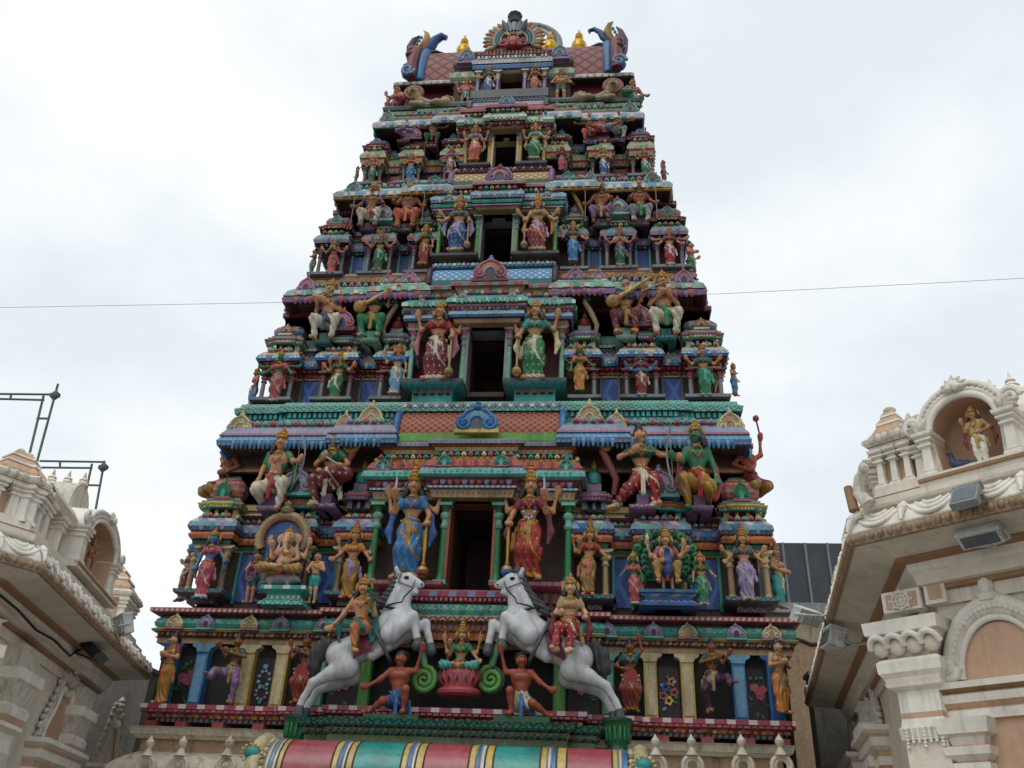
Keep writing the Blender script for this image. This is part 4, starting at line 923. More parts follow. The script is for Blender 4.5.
UP = 0.52
ARM = dict(   # elbow, hand for the viewer's right (+x); mirrored on the other side.  z from the feet, body height 1
    down=((.175, .0, .64), (.19, -.05, .49)), mace=((.185, .0, .645), (.20, -.10, .53)), up=((.245, .03, .70), (.285, .0, .86)),
    bless=((.18, -.03, .66), (.165, -.14, .76)), out=((.22, .0, .68), (.31, -.05, .75)), hip=((.235, .03, .665), (.11, -.06, .59)),
    front=((.185, -.03, .655), (.06, -.14, .67)), high=((.215, .0, .90), (.21, -.03, 1.08)), lowout=((.215, .0, .67), (.29, -.06, .58)),
    wide=((.25, .0, .78), (.36, -.03, .76)), lap=((.19, -.03, .655), (.10, -.15, .575)), pray=((.175, -.03, .65), (.015, -.15, .74)), knee=((.21, -.03, .66), (.20, -.17, .57)),
    flute=((.19, -.03, .68), (.07, -.15, .82)), over=((.16, -.02, .93), (-.02, -.05, 1.04)), across=((.19, -.05, .70), (-.08, -.15, .75)))
LEG = dict(
    low=((.165, -.08, .475), (.115, -.03, .23), (.14, -.10, .205)),
    stand=((.06, -.02, .28), (.055, .0, .045), (.075, -.09, .018)), relax=((.085, -.05, .285), (.085, .01, .045), (.12, -.08, .018)),
    hang=((.12, -.25, .53), (.11, -.25, .28), (.125, -.33, .255)), fold=((.27, -.14, .51), (.05, -.22, .50), (-.04, -.24, .50)),
    lotus=((.26, -.13, .50), (.02, -.20, .48), (-.08, -.22, .50)), kneel=((.10, -.20, .36), (.10, .02, .30), (.11, .10, .27)), up=((.16, -.24, .66), (.13, -.22, .40), (.15, -.31, .375)),
    stepout=((.17, -.06, .33), (.25, .0, .08), (.33, -.06, .05)), lift=((.20, -.20, .50), (.02, -.16, .40), (-.06, -.20, .38)), bent=((.13, -.10, .31), (.06, .0, .045), (.11, -.08, .018)),
    astride=((.10, -.20, .50), (.13, -.16, .26), (.17, -.24, .22)))
def human(f, sex='f', arms=(('down', 'down'),), legs=('stand', 'stand'), lean=0.0, turn=0.0, belly=0.0, pelvis=(0, 0, 0), garment='sari', hands=True, headtype='human', tilt=0.0):
    """body prims + garments.  arms: pairs (viewer's left, viewer's right), front pair first; turn: head turn, + = viewer's right"""
    pel = V(0, 0, UP)+V(*pelvis); ch = pel+V(lean, 0, .20); nk = pel+V(lean*1.35, -.005, .315); hd = pel+V(lean*1.5+tilt, -.02, .405)
    fm = sex == 'f'; B = 'body'
    f.cap(B, pel+V(-.035, 0, -.01), pel+V(.035, 0, -.01), .075 if fm else .066, sq=(1.15, .85, .9))
    f.cap(B, pel+V(lean*.3, 0, .06), pel+V(lean*.7, 0, .13), .058 if fm else .068, .064 if fm else .078, (1.1, .82, 1))
    f.cap(B, ch+V(-.04, .005, 0), ch+V(.04, .005, 0), .070 if fm else .078, sq=(1.1, .8, 1))
    f.cap(B, ch+V(-.085, .01, .075), ch+V(.085, .01, .075), .036 if fm else .043)
    if fm:
        for q in (-1, 1): f.ball(B, ch+V(q*.045, -.058, .01), .040)
    else:
        for q in (-1, 1): f.ball(B, ch+V(q*.042, -.045, .025), .042, (1.1, .7, .8))
    if belly: f.ball(B, pel+V(lean*.4, -.04, .07), belly, (1.1, .95, .95))
    f.cap(B, nk+V(0, .005, -.03), nk+V(0, 0, .04), .034, .030)
    tn = V(math.sin(turn), -math.cos(turn), 0); sd = V(math.cos(turn), math.sin(turn), 0)
    f.ball(B, hd+V(0, .012, .012), .064, (.98, 1.05, 1.12)); f.cap(B, hd+tn*.018+V(0, 0, -.028), hd+tn*.03+V(0, 0, -.055), .044, .026)
    if headtype == 'human':
        f.cap(B, hd+tn*.066+V(0, 0, .012), hd+tn*.080+V(0, 0, -.016), .008, .013)
        for q in (-1, 1): f.ball(B, hd+tn*.045+sd*(q*.026)+V(0, 0, -.018), .02); f.ball(B, hd+sd*(q*.066)+V(0, .01, -.005), .017, (.6, 1, 1.4))
        for q in (-1, 1):
            e = f.m('eye#%d' % q); c = hd+tn*.061+sd*(q*.026)+V(0, 0, .012)
            e.ball(c, (.0155, .008, .0085), 'ivory', 8, 5); e.ball(c+tn*.006, (.0068, .005, .0078), 'black', 6, 4)
            e.tube([c+sd*(-.018)+V(0, 0, .012)+tn*.004, c+V(0, 0, .019)+tn*.006, c+sd*.018+V(0, 0, .013)+tn*.002], .0045, 'black', 5)
        e = f.m('lips'); e.ball(hd+tn*.062+V(0, 0, -.037), (.018, .010, .007), 'lotus', 8, 5)
        f.m('forehead_mark').ball(hd+tn*.07+V(0, 0, .035), (.006, .004, .009), 'red', 6, 4)
        if not fm: f.m('moustache').tube([hd+tn*.064+sd*(-.034)+V(0, 0, -.022), hd+tn*.074+sd*(-.012)+V(0, 0, -.025), hd+tn*.074+sd*.012+V(0, 0, -.025), hd+tn*.064+sd*.034+V(0, 0, -.022)], [.003, .008, .008, .003], 'black', 6)
    sh0 = .105 if fm else .125; J = dict(pel=pel, ch=ch, nk=nk, hd=hd, tn=tn, sd=sd, hands=[], el=[], sh=[], knee=[], ank=[], toe=[])
    off = pel-V(0, 0, UP)
    for pi, pair in enumerate(arms):
        for q, nm in zip((-1, 1), pair):
            if nm is None: continue
            el, ha = ARM[nm] if isinstance(nm, str) else nm
            if isinstance(nm, str): el = V(q*el[0], *el[1:]); ha = V(q*ha[0], *ha[1:])
            else: el = V(*el); ha = V(*ha)
            el = el+off+V(lean, .035*pi, 0); ha = ha+off+V(lean, .05*pi, 0)
            sh = ch+V(q*sh0*(1 if pi == 0 else .8), .01+.035*pi, .078-.02*pi)
            f.cap(B, sh, el, .031 if fm else .038, .024 if fm else .028); f.cap(B, el, ha, .025 if fm else .028, .016)
            d = (ha-el)/np.linalg.norm(ha-el); up = d+V(0, -.15, .35); up /= np.linalg.norm(up)
            s_ = np.cross(up, V(0, 1, 0)); s_ = s_/max(1e-6, np.linalg.norm(s_))
            pc = ha+up*.026
            f.cap(B, ha, pc+up*.012, .015, .019, (1, .8, 1))
            if hands:
                for j in range(4):
                    bs = pc+up*.018+s_*(.0105*(j-1.5)*1.25); L = (.034, .042, .040, .030)[j]
                    f.chain(B, [bs, bs+up*L*.6, bs+up*L*1.0+V(0, -.012, 0)], [.0085, .008, .006])
                f.chain(B, [ha+up*.01, pc+s_*(-q*.024), pc+s_*(-q*.034)+up*.016], [.010, .009, .0065])
            J['hands'].append(pc); J['el'].append(el); J['sh'].append(sh)
    for q, nm in zip((-1, 1), legs):
        kn, an, to = LEG[nm] if isinstance(nm, str) else nm
        if isinstance(nm, str): kn, an, to = [V(q*p[0], p[1], p[2]) for p in (kn, an, to)]
        else: kn, an, to = [V(*p) for p in (kn, an, to)]
        kn, an, to = kn+off, an+off, to+off; hp = pel+V(q*.052, 0, -.03)
        f.chain(B, [hp, kn, an], [.064, .042, .025]); mid = kn*.6+an*.4; f.ball(B, mid+V(0, .012, 0), .036); f.cap(B, an+V(0, .012, -.01), to, .022, .018, (1.2, 1, .9))
        for j in range(4): f.ball(B, to+V(q*(.012*(j-1.2)), -.018, -.002), .009)
        J['knee'].append(kn); J['ank'].append(an); J['toe'].append(to)
    G = 'sari' if garment == 'sari' else 'dhoti' if garment == 'dhoti' else None
    if garment == 'sari':
        f.cap(G, pel+V(0, 0, .065), pel+V(0, 0, -.02), .066, .080, (1.15, .9, 1)); f.cap(G, pel+V(-.03, 0, -.05), pel+V(.03, 0, -.05), .078, sq=(1.1, .9, 1))
        for q in (0, 1):
            f.chain(G, [pel+V((-.045, .045)[q], 0, -.05), J['knee'][q], J['ank'][q]*.9+J['knee'][q]*.1, J['ank'][q]+V(0, -.005, -.02)], [.078, .054, .042, .058])
        if legs[0] in ('stand', 'relax', 'bent') and legs[1] in ('stand', 'relax', 'bent'):
            km = (J['knee'][0]+J['knee'][1])/2; am = (J['ank'][0]+J['ank'][1])/2
            f.chain(G, [pel+V(0, -.01, -.05), km, am+V(0, -.02, .01)], [.074, .056, .050])
        zf = min(J['ank'][0][2], J['ank'][1][2])
        f.opt[G] = dict(k=.02, ripple=lambda X, Y, Z: .0085*np.sin(88*X+22*Z+6*np.sin(9*Z))*np.clip((pel[2]+.02-Z)*5, 0, 1), clip=lambda X, Y, Z: (zf-.012)-Z)
    elif garment == 'dhoti':
        f.cap(G, pel+V(0, 0, .05), pel+V(0, 0, -.02), .073, .085, (1.15, .9, 1)); f.cap(G, pel+V(-.03, 0, -.05), pel+V(.03, 0, -.05), .082, sq=(1.1, .9, 1))
        for q in (0, 1):
            f.chain(G, [pel+V((-.05, .05)[q], 0, -.05), J['knee'][q], J['ank'][q]*.8+J['knee'][q]*.2], [.080, .060, .042])
        f.opt[G] = dict(k=.013, ripple=lambda X, Y, Z: .0055*np.sin(80*X+60*Z))
    elif garment == 'loin':
        f.cap('loincloth', pel+V(0, 0, .04), pel+V(0, 0, -.03), .074, .086, (1.15, .9, 1))
        for q in (0, 1):
            p = pel+V((-.05, .05)[q], 0, -.05); f.cap('loincloth', p, p*.45+J['knee'][q]*.55, .086, .062)
        f.opt['loincloth'] = dict(ripple=lambda X, Y, Z: .005*np.sin(90*X+40*Z))
    if fm:
        f.cap('blouse', ch+V(-.04, .005, .0), ch+V(.04, .005, .0), .076, sq=(1.1, .82, .8)); f.cap('blouse', ch+V(-.08, .01, .07), ch+V(.08, .01, .07), .041, sq=(1, 1, .9))
        for q in (-1, 1): f.ball('blouse', ch+V(q*.045, -.058, .01), .046)
        n2 = min(2, len(J['el']))
        for i in range(n2): f.cap('blouse', J['sh'][i], J['sh'][i]*.5+J['el'][i]*.5, .044, .038)
        z0 = ch[2]-.065; f.opt['blouse'] = dict(clip=lambda X, Y, Z: z0-Z)
    return J
def torus(mb, c, rx, ry, r, m, seg=18, tilt=0.0, a0=0, a1=2*math.pi):
    cl = abs(a1-a0-2*math.pi) < 1e-6; n = seg
    P = [(c[0]+rx*math.cos(a0+(a1-a0)*k/n), c[1]+ry*math.sin(a0+(a1-a0)*k/n), c[2]+tilt*math.sin(a0+(a1-a0)*k/n)) for k in range(n if cl else n+1)]
    mb.tube(P, r, m, 6, closed=cl)
def jewels(f, J, sex='f', gem='red', waist=True):
    ch, nk, pel, hd = J['ch'], J['nk'], J['pel'], J['hd']; fm = sex == 'f'; fine = f.vox < .0105
    g = f.m('necklace')
    torus(g, nk+V(0, -.012, -.022), .045, .045, .009, 'goldleaf', 16, -.012)
    torus(g, nk+V(0, -.03, -.055), .062, .05, .009, 'goldleaf', 16, .022*-1)
    P = [nk+V(-.06, -.01, -.02), ch+V(-.045, -.085 if not fm else -.10, .03), ch+V(0, -.088 if not fm else -.085, -.035), ch+V(.045, -.085 if not fm else -.10, .03), nk+V(.06, -.01, -.02)]
    g.tube(P, .008, 'goldleaf', 6); g.ball(P[2]+V(0, -.008, 0), (.017, .01, .02), gem, 7, 5)
    if waist:
        g = f.m('belt'); torus(g, pel+V(0, 0, .055), .094, .073, .012, 'goldleaf', 20); g.ball(pel+V(0, -.078, .055), (.026, .014, .024), 'goldleaf', 8, 5); g.ball(pel+V(0, -.09, .055), (.011, .008, .011), gem, 6, 4)
    n = 0
    for a, b in zip(J['el'], J['hands']):
        n += 1; d = b-a; g = f.m('bangle#%d' % n)
        g.tube([a+d*.68, a+d*.74, a+d*.80], [.022, .027, .022], 'goldleaf', 8)
    for a, b in zip(J['sh'], J['el']):
        n += 1; f.m('armlet#%d' % n).ball(a*.35+b*.65, (.036, .036, .013), 'goldleaf', 8, 4)
    for q in (-1, 1): n += 1; f.m('earring#%d' % n).ball(hd+J['sd']*(q*.072)+V(0, 0, -.045), (.014, .014, .022), 'goldleaf', 7, 5)
    if fine:
        for a in J['ank']: n += 1; f.m('anklet#%d' % n).ball(a+V(0, 0, .012), (.031, .031, .010), 'goldleaf', 8, 4)
def hair(f, J, kind='long', col='hair'):
    hd, sd = J['hd'], J['sd']; tn = J['tn']; bk = -tn
    f.ball('hair', hd+bk*.014+V(0, 0, .026), .068, (1.02, 1.02, 1.03))
    if kind == 'long':
        for q in (-1, 1): f.chain('hair', [hd+sd*(q*.055)+bk*.02, hd+sd*(q*.085)+bk*.015+V(0, 0, -.07), hd+sd*(q*.10)+bk*.0+V(0, 0, -.115)], [.035, .035, .022])
    elif kind == 'bun': f.ball('hair', hd+bk*.02+V(0, 0, .10), .042); f.ball('hair', hd+bk*.075+V(0, 0, .0), .042)
    elif kind == 'curls':
        for i in range(22):
            a = i*2.4; zz = .0+.085*((i*7) % 22)/22; r = .07*math.cos(max(0, (zz-.03)/.075)); f.ball('hair', hd+bk*.02+V(r*math.cos(a), .6*r*math.sin(a)+.03, zz), .022)
    t = hd+tn*.5
    f.opt['hair'] = dict(k=.008, clip=lambda X, Y, Z: np.minimum(((X-hd[0])*tn[0]+(Y-hd[1])*tn[1])-.022, (hd[2]+.046)-Z))
def crown(f, J, kind='tall', c1='goldleaf', c2='red', fan=None):
    hd = J['hd']; g = f.m('crown'); b = hd+V(0, .008, .052)
    if kind == 'tall':
        g.lathe(b, [(.070, -.014), (.077, .0), (.077, .018), (.066, .024), (.070, .04), (.073, .058), (.058, .066), (.060, .082), (.060, .10), (.044, .11), (.046, .125), (.043, .14), (.027, .15), (.031, .165), (.012, .185), (.014, .2), (.003, .22)], [c1, c1, c2, c1, c1, c1, c2, c1, c1, c2, c1, c1, c2, c1, c1, c1], 14)
    elif kind == 'short':
        g.lathe(b, [(.070, -.012), (.076, .0), (.074, .02), (.064, .028), (.062, .05), (.045, .066), (.038, .085), (.02, .095), (.022, .108), (.004, .13)], [c1, c1, c2, c1, c1, c2, c1, c1, c1], 14)
    elif kind == 'turban':
        for k in range(5): torus(g, b+V(0, 0, -.008+.016*k), .070-.009*k, .070-.009*k, .018, c1, 16)
        g.ball(b+V(0, 0, .06), (.045, .045, .03), c2)
    for k in range(5):
        a = -math.pi/2+(k-2)*.5; g.ball(b+V(.076*math.cos(a), .076*math.sin(a), .02+.008*(2-abs(k-2))), (.014, .008, .022-.003*abs(k-2)), c1, 6, 4)
    if fan:
        P = [(hd[0]+fan[0]*math.cos(math.pi*k/14)*(1+.07*math.cos(k*math.pi)), hd[2]+.0+fan[1]*math.sin(math.pi*k/14)) for k in range(15)]
        m = f.m('halo'); m.prism(P, hd[1]+.045, hd[1]+.065, fan[2])
        for k in range(15): m.ball((P[k][0], hd[1]+.05, P[k][1]), (.018, .014, .018), c1, 6, 4)
    else:
        for q in (-1, 1):
            m = f.m('crown'); m.prism([(hd[0]+q*.07, hd[2]-.05), (hd[0]+q*.115, hd[2]-.02), (hd[0]+q*.12, hd[2]+.04), (hd[0]+q*.095, hd[2]+.08), (hd[0]+q*.068, hd[2]+.05)], hd[1]+.015, hd[1]+.03, c1)
def sash(f, J, c='goldleaf', c2='cream', fan=True, side=1):
    """waist cloth: a diagonal band, a hanging front pleat and a free end at the hip"""
    pel = J['pel']; am = (J['ank'][0]+J['ank'][1])/2
    f.chain('sash', [pel+V(-.095*side, -.03, .05), pel+V(-.03*side, -.088, .01), pel+V(.06*side, -.088, -.06), pel+V(.10*side, -.06, -.13)], [.014, .020, .024, .018], (1, .6, 1))
    if fan:
        f.chain('sash', [pel+V(0, -.086, .04), pel+V(.005, -.105, -.08), pel+V(.0, -.10, -.2)], [.014, .024, .034], (1, .5, 1))
    f.chain('sash', [pel+V(.1*side, -.01, .04), pel+V(.145*side, .0, -.08), pel+V(.165*side, .0, -.2)], [.015, .022, .032], (1, .5, 1))
    f.opt['sash'] = dict(k=.008, ripple=lambda X, Y, Z: .004*np.sin(190*X))
def hem(c0, c1, zlo, w=.03, dots=False):
    """garment colours: ground and border bands by height, with a sprigged pattern"""
    def fn(c):
        i = np.zeros(len(c), int); i[c[:, 2] < zlo+w] = 1; i[np.abs(c[:, 0]*.75+(c[:, 2]-.36)*.6+.01*np.sin(c[:, 2]*30)) < .010] = 1
        if dots:
            k = (np.abs(np.sin(c[:, 0]*44+c[:, 2]*9)) > .93) & (np.abs(np.sin(c[:, 2]*44)) > .93); i[k] = 1
        return i
    return ([c0, c1], fn)
def mace(f, hand, zfoot, m1='goldleaf', m2='brick'):
    g = f.m('mace'); x, y, z = hand[0], hand[1]-.02, hand[2]
    g.lathe((x, y, zfoot), [(.018, .0), (.03, .01), (.055, .03), (.062, .06), (.05, .09), (.02, .11), (.026, .125), (.015, .14)], [m1, m2, m2, m1, m2, m1, m1], 10)
    g.lathe((x, y, zfoot), [(.014, .14), (.017, .3), (.014, z-zfoot-.02)], m1, 8); g.ball((x, y, z+.02), (.026, .026, .03), m1, 8, 6)
def lotus_bud(f, hand, part='lotus_bud', c='lotus'):
    g = f.m(part); p = hand+V(0, -.01, .05)
    g.lathe(p, [(.008, -.05), (.01, 0), (.026, .018), (.028, .035), (.012, .06), (.002, .075)], ['leaf', 'green', c, c, c], 8)
def disc_item(f, hand, part='disc', c='goldleaf'):
    g = f.m(part); p = hand+V(0, -.012, .07); torus(g, p, .03, .0, .009, c, 14); 
    P = [(p[0]+.032*math.cos(2*math.pi*k/14), p[2]+.032*math.sin(2*math.pi*k/14)) for k in range(14)]; g.prism(P, p[1]-.006, p[1]+.006, c)
def sword(f, hand, L=.2, dx=0.0):
    g = f.m('sword'); x, y, z = hand[0], hand[1]-.015, hand[2]
    g.prism([(x-.012, z+.03), (x+.012, z+.03), (x+.014+dx*.6, z+L*.7), (x+dx, z+L), (x-.006+dx*.6, z+L*.7)], y-.004, y+.004, 'steel'); g.box(x-.028, x+.028, y-.01, y+.01, z+.018, z+.032, 'goldleaf'); g.tube([(x, y, z-.04), (x, y, z+.02)], .009, 'goldleaf', 6)
def place(name, label, cat, p, s, rz=0.0, group=None):
    return tag(empty_scaled(name, p, s, rz), label, cat, group)
def empty_scaled(name, p, s, rz):
    o = empty(name, p, rz); o.scale = (s*.88, s*.95, s); return o
# ------------------------------------------------------------------ the tower's statues
TOPS = dict(tall=1.195, short=1.105, bun=1.06, turban=1.07, none=1.0, curls=1.02)
YSHIFT = {-0.15: -.09, 0.27: -.09, 0.72: -.09, 1.17: -.08, -0.0: -.04}
def statue(label, px, pyf, pyt, Y, sex='f', arms=(('down', 'down'),), legs=('stand', 'stand'), skin='skin', cloth='red', border='gold', blouse='green', head='tall', cap2='red',
           hairk='long', sashc='cream', lean=0.0, turn=0.0, dz=0.0, garment=None, belly=0.0, rz=0.0, group=None, name='statue', cat='statue', fan=None, extra=None, side=1, jewel=True, gem='red', vest=None, turbc='red', eyes=True, px_top=None, lz=0.0):
    Y = Y+YSHIFT.get(Y, 0); p = at(px, pyf, Y); top = TOPS[head]+dz; s = (zat(px if px_top is None else px_top, pyt, Y)-p.z)/(top-lz)
    p = p-Vector((0, 0, lz*s))
    vox = min(0.018, max(0.0075, 0.0115/s))
    root = empty_scaled(name, p, s, rz); tag(root, label, cat, group)
    lean += rnd.uniform(-.014, .014); turn += rnd.uniform(-.16, .16)
    f = Fig(vox); garment = garment or ('sari' if sex == 'f' else 'dhoti')
    J = human(f, sex, arms, legs, lean, turn, belly, (0, 0, dz), garment, hands=(s > 0.9))
    if head in ('tall', 'short'): crown(f, J, head, 'goldleaf', cap2, fan)
    if head == 'turban': crown(f, J, 'turban', turbc, cap2)
    hair(f, J, 'bun' if head == 'bun' else 'curls' if head == 'curls' else hairk)
    if jewel: jewels(f, J, sex, gem)
    if sashc: sash(f, J, sashc, side=side)
    if vest:
        ch = J['ch']; f.cap('vest', ch+V(-.04, .01, -.04), ch+V(.04, .01, -.02), .080, sq=(1.1, .84, 1.1)); f.cap('vest', ch+V(-.09, .012, .07), ch+V(.09, .012, .07), .048)
        n2 = 2
        for i in range(n2): f.cap('vest', J['sh'][i], J['sh'][i]*.45+J['el'][i]*.55, .047, .041)
    if extra: extra(f, J)
    zlo = min(J['ank'][0][2], J['ank'][1][2])
    mats = dict(body=skin, hair='hair', blouse=blouse, vest=vest or 'green', sash=sashc or 'cream', sari=hem(cloth, border, zlo, dots=s > 1.25), dhoti=hem(cloth, border, zlo+.05), loincloth=cloth)
    mats.update(getattr(f, 'mats', {}))
    f.build(root, mats)
    return root, f, J
G4 = (('lowout', 'lowout'), ('up', 'up'))
def items(*its):
    def fn(f, J):
        for it in its:
            k = it[0]; h = J['hands'][it[1]] if len(it) > 1 and isinstance(it[1], int) else None
            if k == 'mace': mace(f, h, 0.0, *(it[2:]))
            elif k == 'lotus': lotus_bud(f, h, 'lotus_bud' if len(it) < 3 else 'lotus_bud', it[2] if len(it) > 2 else 'lotus')
            elif k == 'disc': disc_item(f, h)
            elif k == 'sword': sword(f, h, *(it[2:]))
            elif k == 'conch': g = f.m('conch'); p = h+V(0, -.01, .05); g.lathe(p, [(.004, -.03), (.018, -.01), (.026, .01), (.02, .025), (.01, .035), (.003, .055)], 'ivory', 9)
            elif k == 'shawl':
                for q, e in ((-1, 0), (1, 1)):
                    f.chain('shawl', [J['sh'][e]+V(0, .03, .02), J['el'][e]+V(q*.02, .03, -.02), J['el'][e]+V(q*.05, .03, -.18), J['el'][e]+V(q*.02, .02, -.30)], [.022, .026, .034, .02], (1, .6, 1))
                f.mats = dict(getattr(f, 'mats', {}), shawl=it[2] if len(it) > 2 else 'wine')
            elif k == 'garland':
                g = f.m('garland'); ch = J['ch']
                for t in range(15):
                    a = math.pi*(t/14); g.ball(ch+V(-.075*math.cos(a), -.06-.035*math.sin(a), .05-.20*math.sin(a)), .015, (it[1], it[2])[t % 2], 6, 4)
    return fn
Y1, Y2, Y3, Y4 = -0.02, 0.43, 0.88, 1.30
NG = 'four-armed and two-armed statues in the shrine niches'; GG = 'guardian statues beside the tower doorways'
N = lambda *a, **k: statue(*a, group=NG, **k)
D = lambda *a, **k: statue(*a, group=GG, **k)
gl = (('bless', 'mace'), ('up', 'up')); gr = (('mace', 'bless'), ('up', 'up'))
# lowest tier
D('tall blue-robed four-armed guardian with white sword left of the lowest doorway', 405, 582, 461, -0.15, arms=gl, legs=('relax', 'relax'), cloth='blue', border='goldleaf', blouse='blue', skin='skin', fan=(.125, .23, 'red'), sashc='gold', extra=items(('mace', 1), ('sword', 0, .21), ('conch', 2), ('disc', 3), ('shawl', 0, 'royal')))
D('tall red-robed four-armed guardian with white sword right of the lowest doorway', 527, 582, 461.5, -0.15, arms=gr, legs=('relax', 'relax'), cloth='red', border='goldleaf', blouse='darkred', skin='skin', fan=(.125, .23, 'red'), sashc='gold', side=-1, extra=items(('mace', 0, 'goldleaf', 'blue'), ('sword', 1, .21, -.01), ('conch', 2), ('disc', 3), ('garland', 'blue', 'cream'), ('shawl', 0, 'wine')))
N('yellow-sari four-armed statue with lilac sash left of the green doorway columns', 347, 600, 519, -0.0, arms=G4, cloth='gold', border='saffron', blouse='saffron', sashc='lilac', skin='skin', extra=items(('lotus', 1, 'lilac'), ('lotus', 2)))
N('yellow-sari statue with orange sash right of the green doorway columns', 588, 597, 519, -0.0, arms=(('bless', 'lowout'), ('up', None)), cloth='gold', border='red', blouse='red', sashc='coral', lean=.015, side=-1, extra=items(('conch', 2),))
N('blue-faced pink-sari statue holding a grey bow by the lower left corner shrine', 200, 600.5, 527.5, 0.0, arms=(('down', 'lowout'), ('out', None)), cloth='lotus', border='ivory', blouse='pink', skin='blueskin', sashc='rose', head='short', extra=items(('shawl', 0, 'slate'), ('disc', 1)))
N('purple-sari statue with open hands between cream columns at lower right', 748, 602.5, 522, 0.0, arms=(('lowout', 'lowout'), ('out', 'out')), cloth='lilac', border='ivory', blouse='slate', skin='skin', sashc='lilac', turn=.1)
N('red-robed statue on the side of the lower left corner shrine', 181, 602, 541, 0.45, arms=(('out', 'down'), ('up', None)), cloth='darkred', border='gold', blouse='red', skin='grey', rz=R(-50), head='short')
N('turquoise-skirted bearded statue on the side of the lower right corner shrine', 780, 609, 537, 0.40, sex='m', arms=(('lap', 'lap'), ('front', None)), garment='sari', cloth='teal', border='aqua', skin='skin', rz=R(50), vest='tan')
# second tier
D('red-sari guardian with golden mace left of the second doorway', 433.5, 383, 300.5, 0.27, arms=(('up', 'mace'), (None, 'up')), legs=('relax', 'relax'), cloth='darkred', border='ivory', blouse='red', head='short', turn=-.35, sashc='ivory', cap2='green', extra=items(('mace', 1, 'tan', 'gold'), ('shawl', 0, 'rose')))
D('green-sari guardian with golden mace right of the second doorway', 533, 382, 299.7, 0.27, arms=(('mace', 'up'), ('up', None)), legs=('relax', 'relax'), cloth='green', border='ivory', blouse='teal', head='short', turn=-.15, sashc='ivory', side=-1, extra=items(('mace', 0, 'tan', 'gold'), ('shawl', 0, 'cream')))
N('blue-sari statue left of the red-sari guardian on the second tier', 394, 396, 343, Y2-.05, arms=(('up', 'down'),), cloth='sky', border='ivory', blouse='blue', head='short', lean=.01)
N('green-faced orange-robed statue right of the green-sari guardian', 579.5, 393, 344, Y2-.05, arms=(('down', 'lowout'), ('out', None)), cloth='saffron', border='goldleaf', blouse='orange', skin='greenskin', head='short', sashc='gold')
N('green-sari four-armed statue in the left middle niche of the second tier', 333.5, 402, 351, Y2, arms=(('bless', 'out'), ('out', 'out')), cloth='green', border='ivory', blouse='leaf', head='short', sashc='ivory', side=-1)
N('blue-faced red-sari statue in the right middle niche of the second tier', 642, 398, 350, Y2, arms=(('hip', 'hip'), ('out', 'out')), cloth='red', border='ivory', blouse='darkred', skin='blueskin', head='short', sashc='ivory')
N('green-faced red-sari statue in the left corner shrine of the second tier', 273, 404, 350, Y2, arms=(('lowout', 'lowout'), ('wide', 'wide')), cloth='lotus', border='ivory', blouse='lotus', skin='greenskin', head='short', sashc='rose')
N('green-sari statue in the right corner shrine of the second tier', 706, 398, 344, Y2, arms=(('out', 'out'),), cloth='green', border='teal', blouse='deepteal', head='short', sashc='aqua')
N('blue-skirted statue with raised arm on the left edge of the second tier', 250.5, 408, 367.5, Y2+.14, arms=(('lowout', 'down'), ('up', None)), cloth='blue', border='sky', blouse='orange', skin='redbrown', rz=R(-60), head='short')
N('blue-skirted statue facing the right edge of the second tier', 735, 396, 362, Y2+.14, sex='m', arms=(('front', 'lowout'),), garment='sari', cloth='blue', border='royal', skin='pinkskin', rz=R(60), head='short')
# third tier
D('blue-robed guardian with lilac shawl left of the third doorway', 456, 253.5, 193, 0.72, arms=(('lowout', 'mace'), ('out', None)), legs=('relax', 'bent'), cloth='royal', border='ivory', blouse='slate', sashc='paleviolet', side=-1, extra=items(('mace', 1, 'tan', 'tan'), ('shawl', 0, 'lilac')))
D('red-robed guardian with mace right of the third doorway', 537, 253, 191.5, 0.72, arms=(('mace', 'lowout'), ('out', 'out')), legs=('bent', 'relax'), cloth='red', border='ivory', blouse='tan', sashc='paleviolet', skin='skin', extra=items(('mace', 0, 'tan', 'tan'), ('shawl', 0, 'orange')))
N('red-skirted statue in a dark blouse left of the third doorway bay', 422.7, 267, 224, Y3-.05, arms=(('front', 'down'), ('out', None)), cloth='red', border='orange', blouse='leaf', head='short', sashc='tan')
N('blue-skirted statue with white staff right of the third doorway bay', 573, 263.5, 221, Y3-.05, arms=(('up', 'lowout'),), cloth='blue', border='sky', blouse='slate', head='short', sashc='sky')
N('dark green-sari statue in the left middle niche of the third tier', 377, 273, 230, Y3, arms=(('bless', 'bless'), ('out', 'out')), cloth='leaf', border='green', blouse='leaf', head='short', skin='skin', sashc='mint')
N('olive-sari statue with four spread arms in the right middle niche of the third tier', 620.5, 268, 226.5, Y3, arms=(('lap', 'lap'), ('out', 'out')), cloth='leaf', border='mint', blouse='tan', head='short', skin='pinkskin', sashc='lilac')
N('coral-sari statue in the left corner shrine of the third tier', 330.5, 275, 238, Y3, arms=(('front', 'front'), ('out', 'out')), cloth='coral', border='red', blouse='maroon', head='short', sashc='rose')
N('scarlet-sari statue with white pleat in the right corner shrine of the third tier', 670.5, 267, 226.5, Y3, arms=(('lowout', 'lowout'), ('wide', 'wide')), cloth='red', border='ivory', blouse='wine', head='short', sashc='white')
N('small brown statue reaching out on the left edge of the third tier', 311, 276, 249, Y3+.14, sex='m', arms=(('lowout', 'front'),), cloth='leaf', border='teal', skin='brown', rz=R(-60), head='bun')
N('green-skirted hunched statue on the right edge of the third tier', 692, 280, 241, Y3+.14, sex='m', arms=(('front', 'out'),), garment='sari', cloth='leaf', border='green', skin='pinkskin', rz=R(60), head='bun')
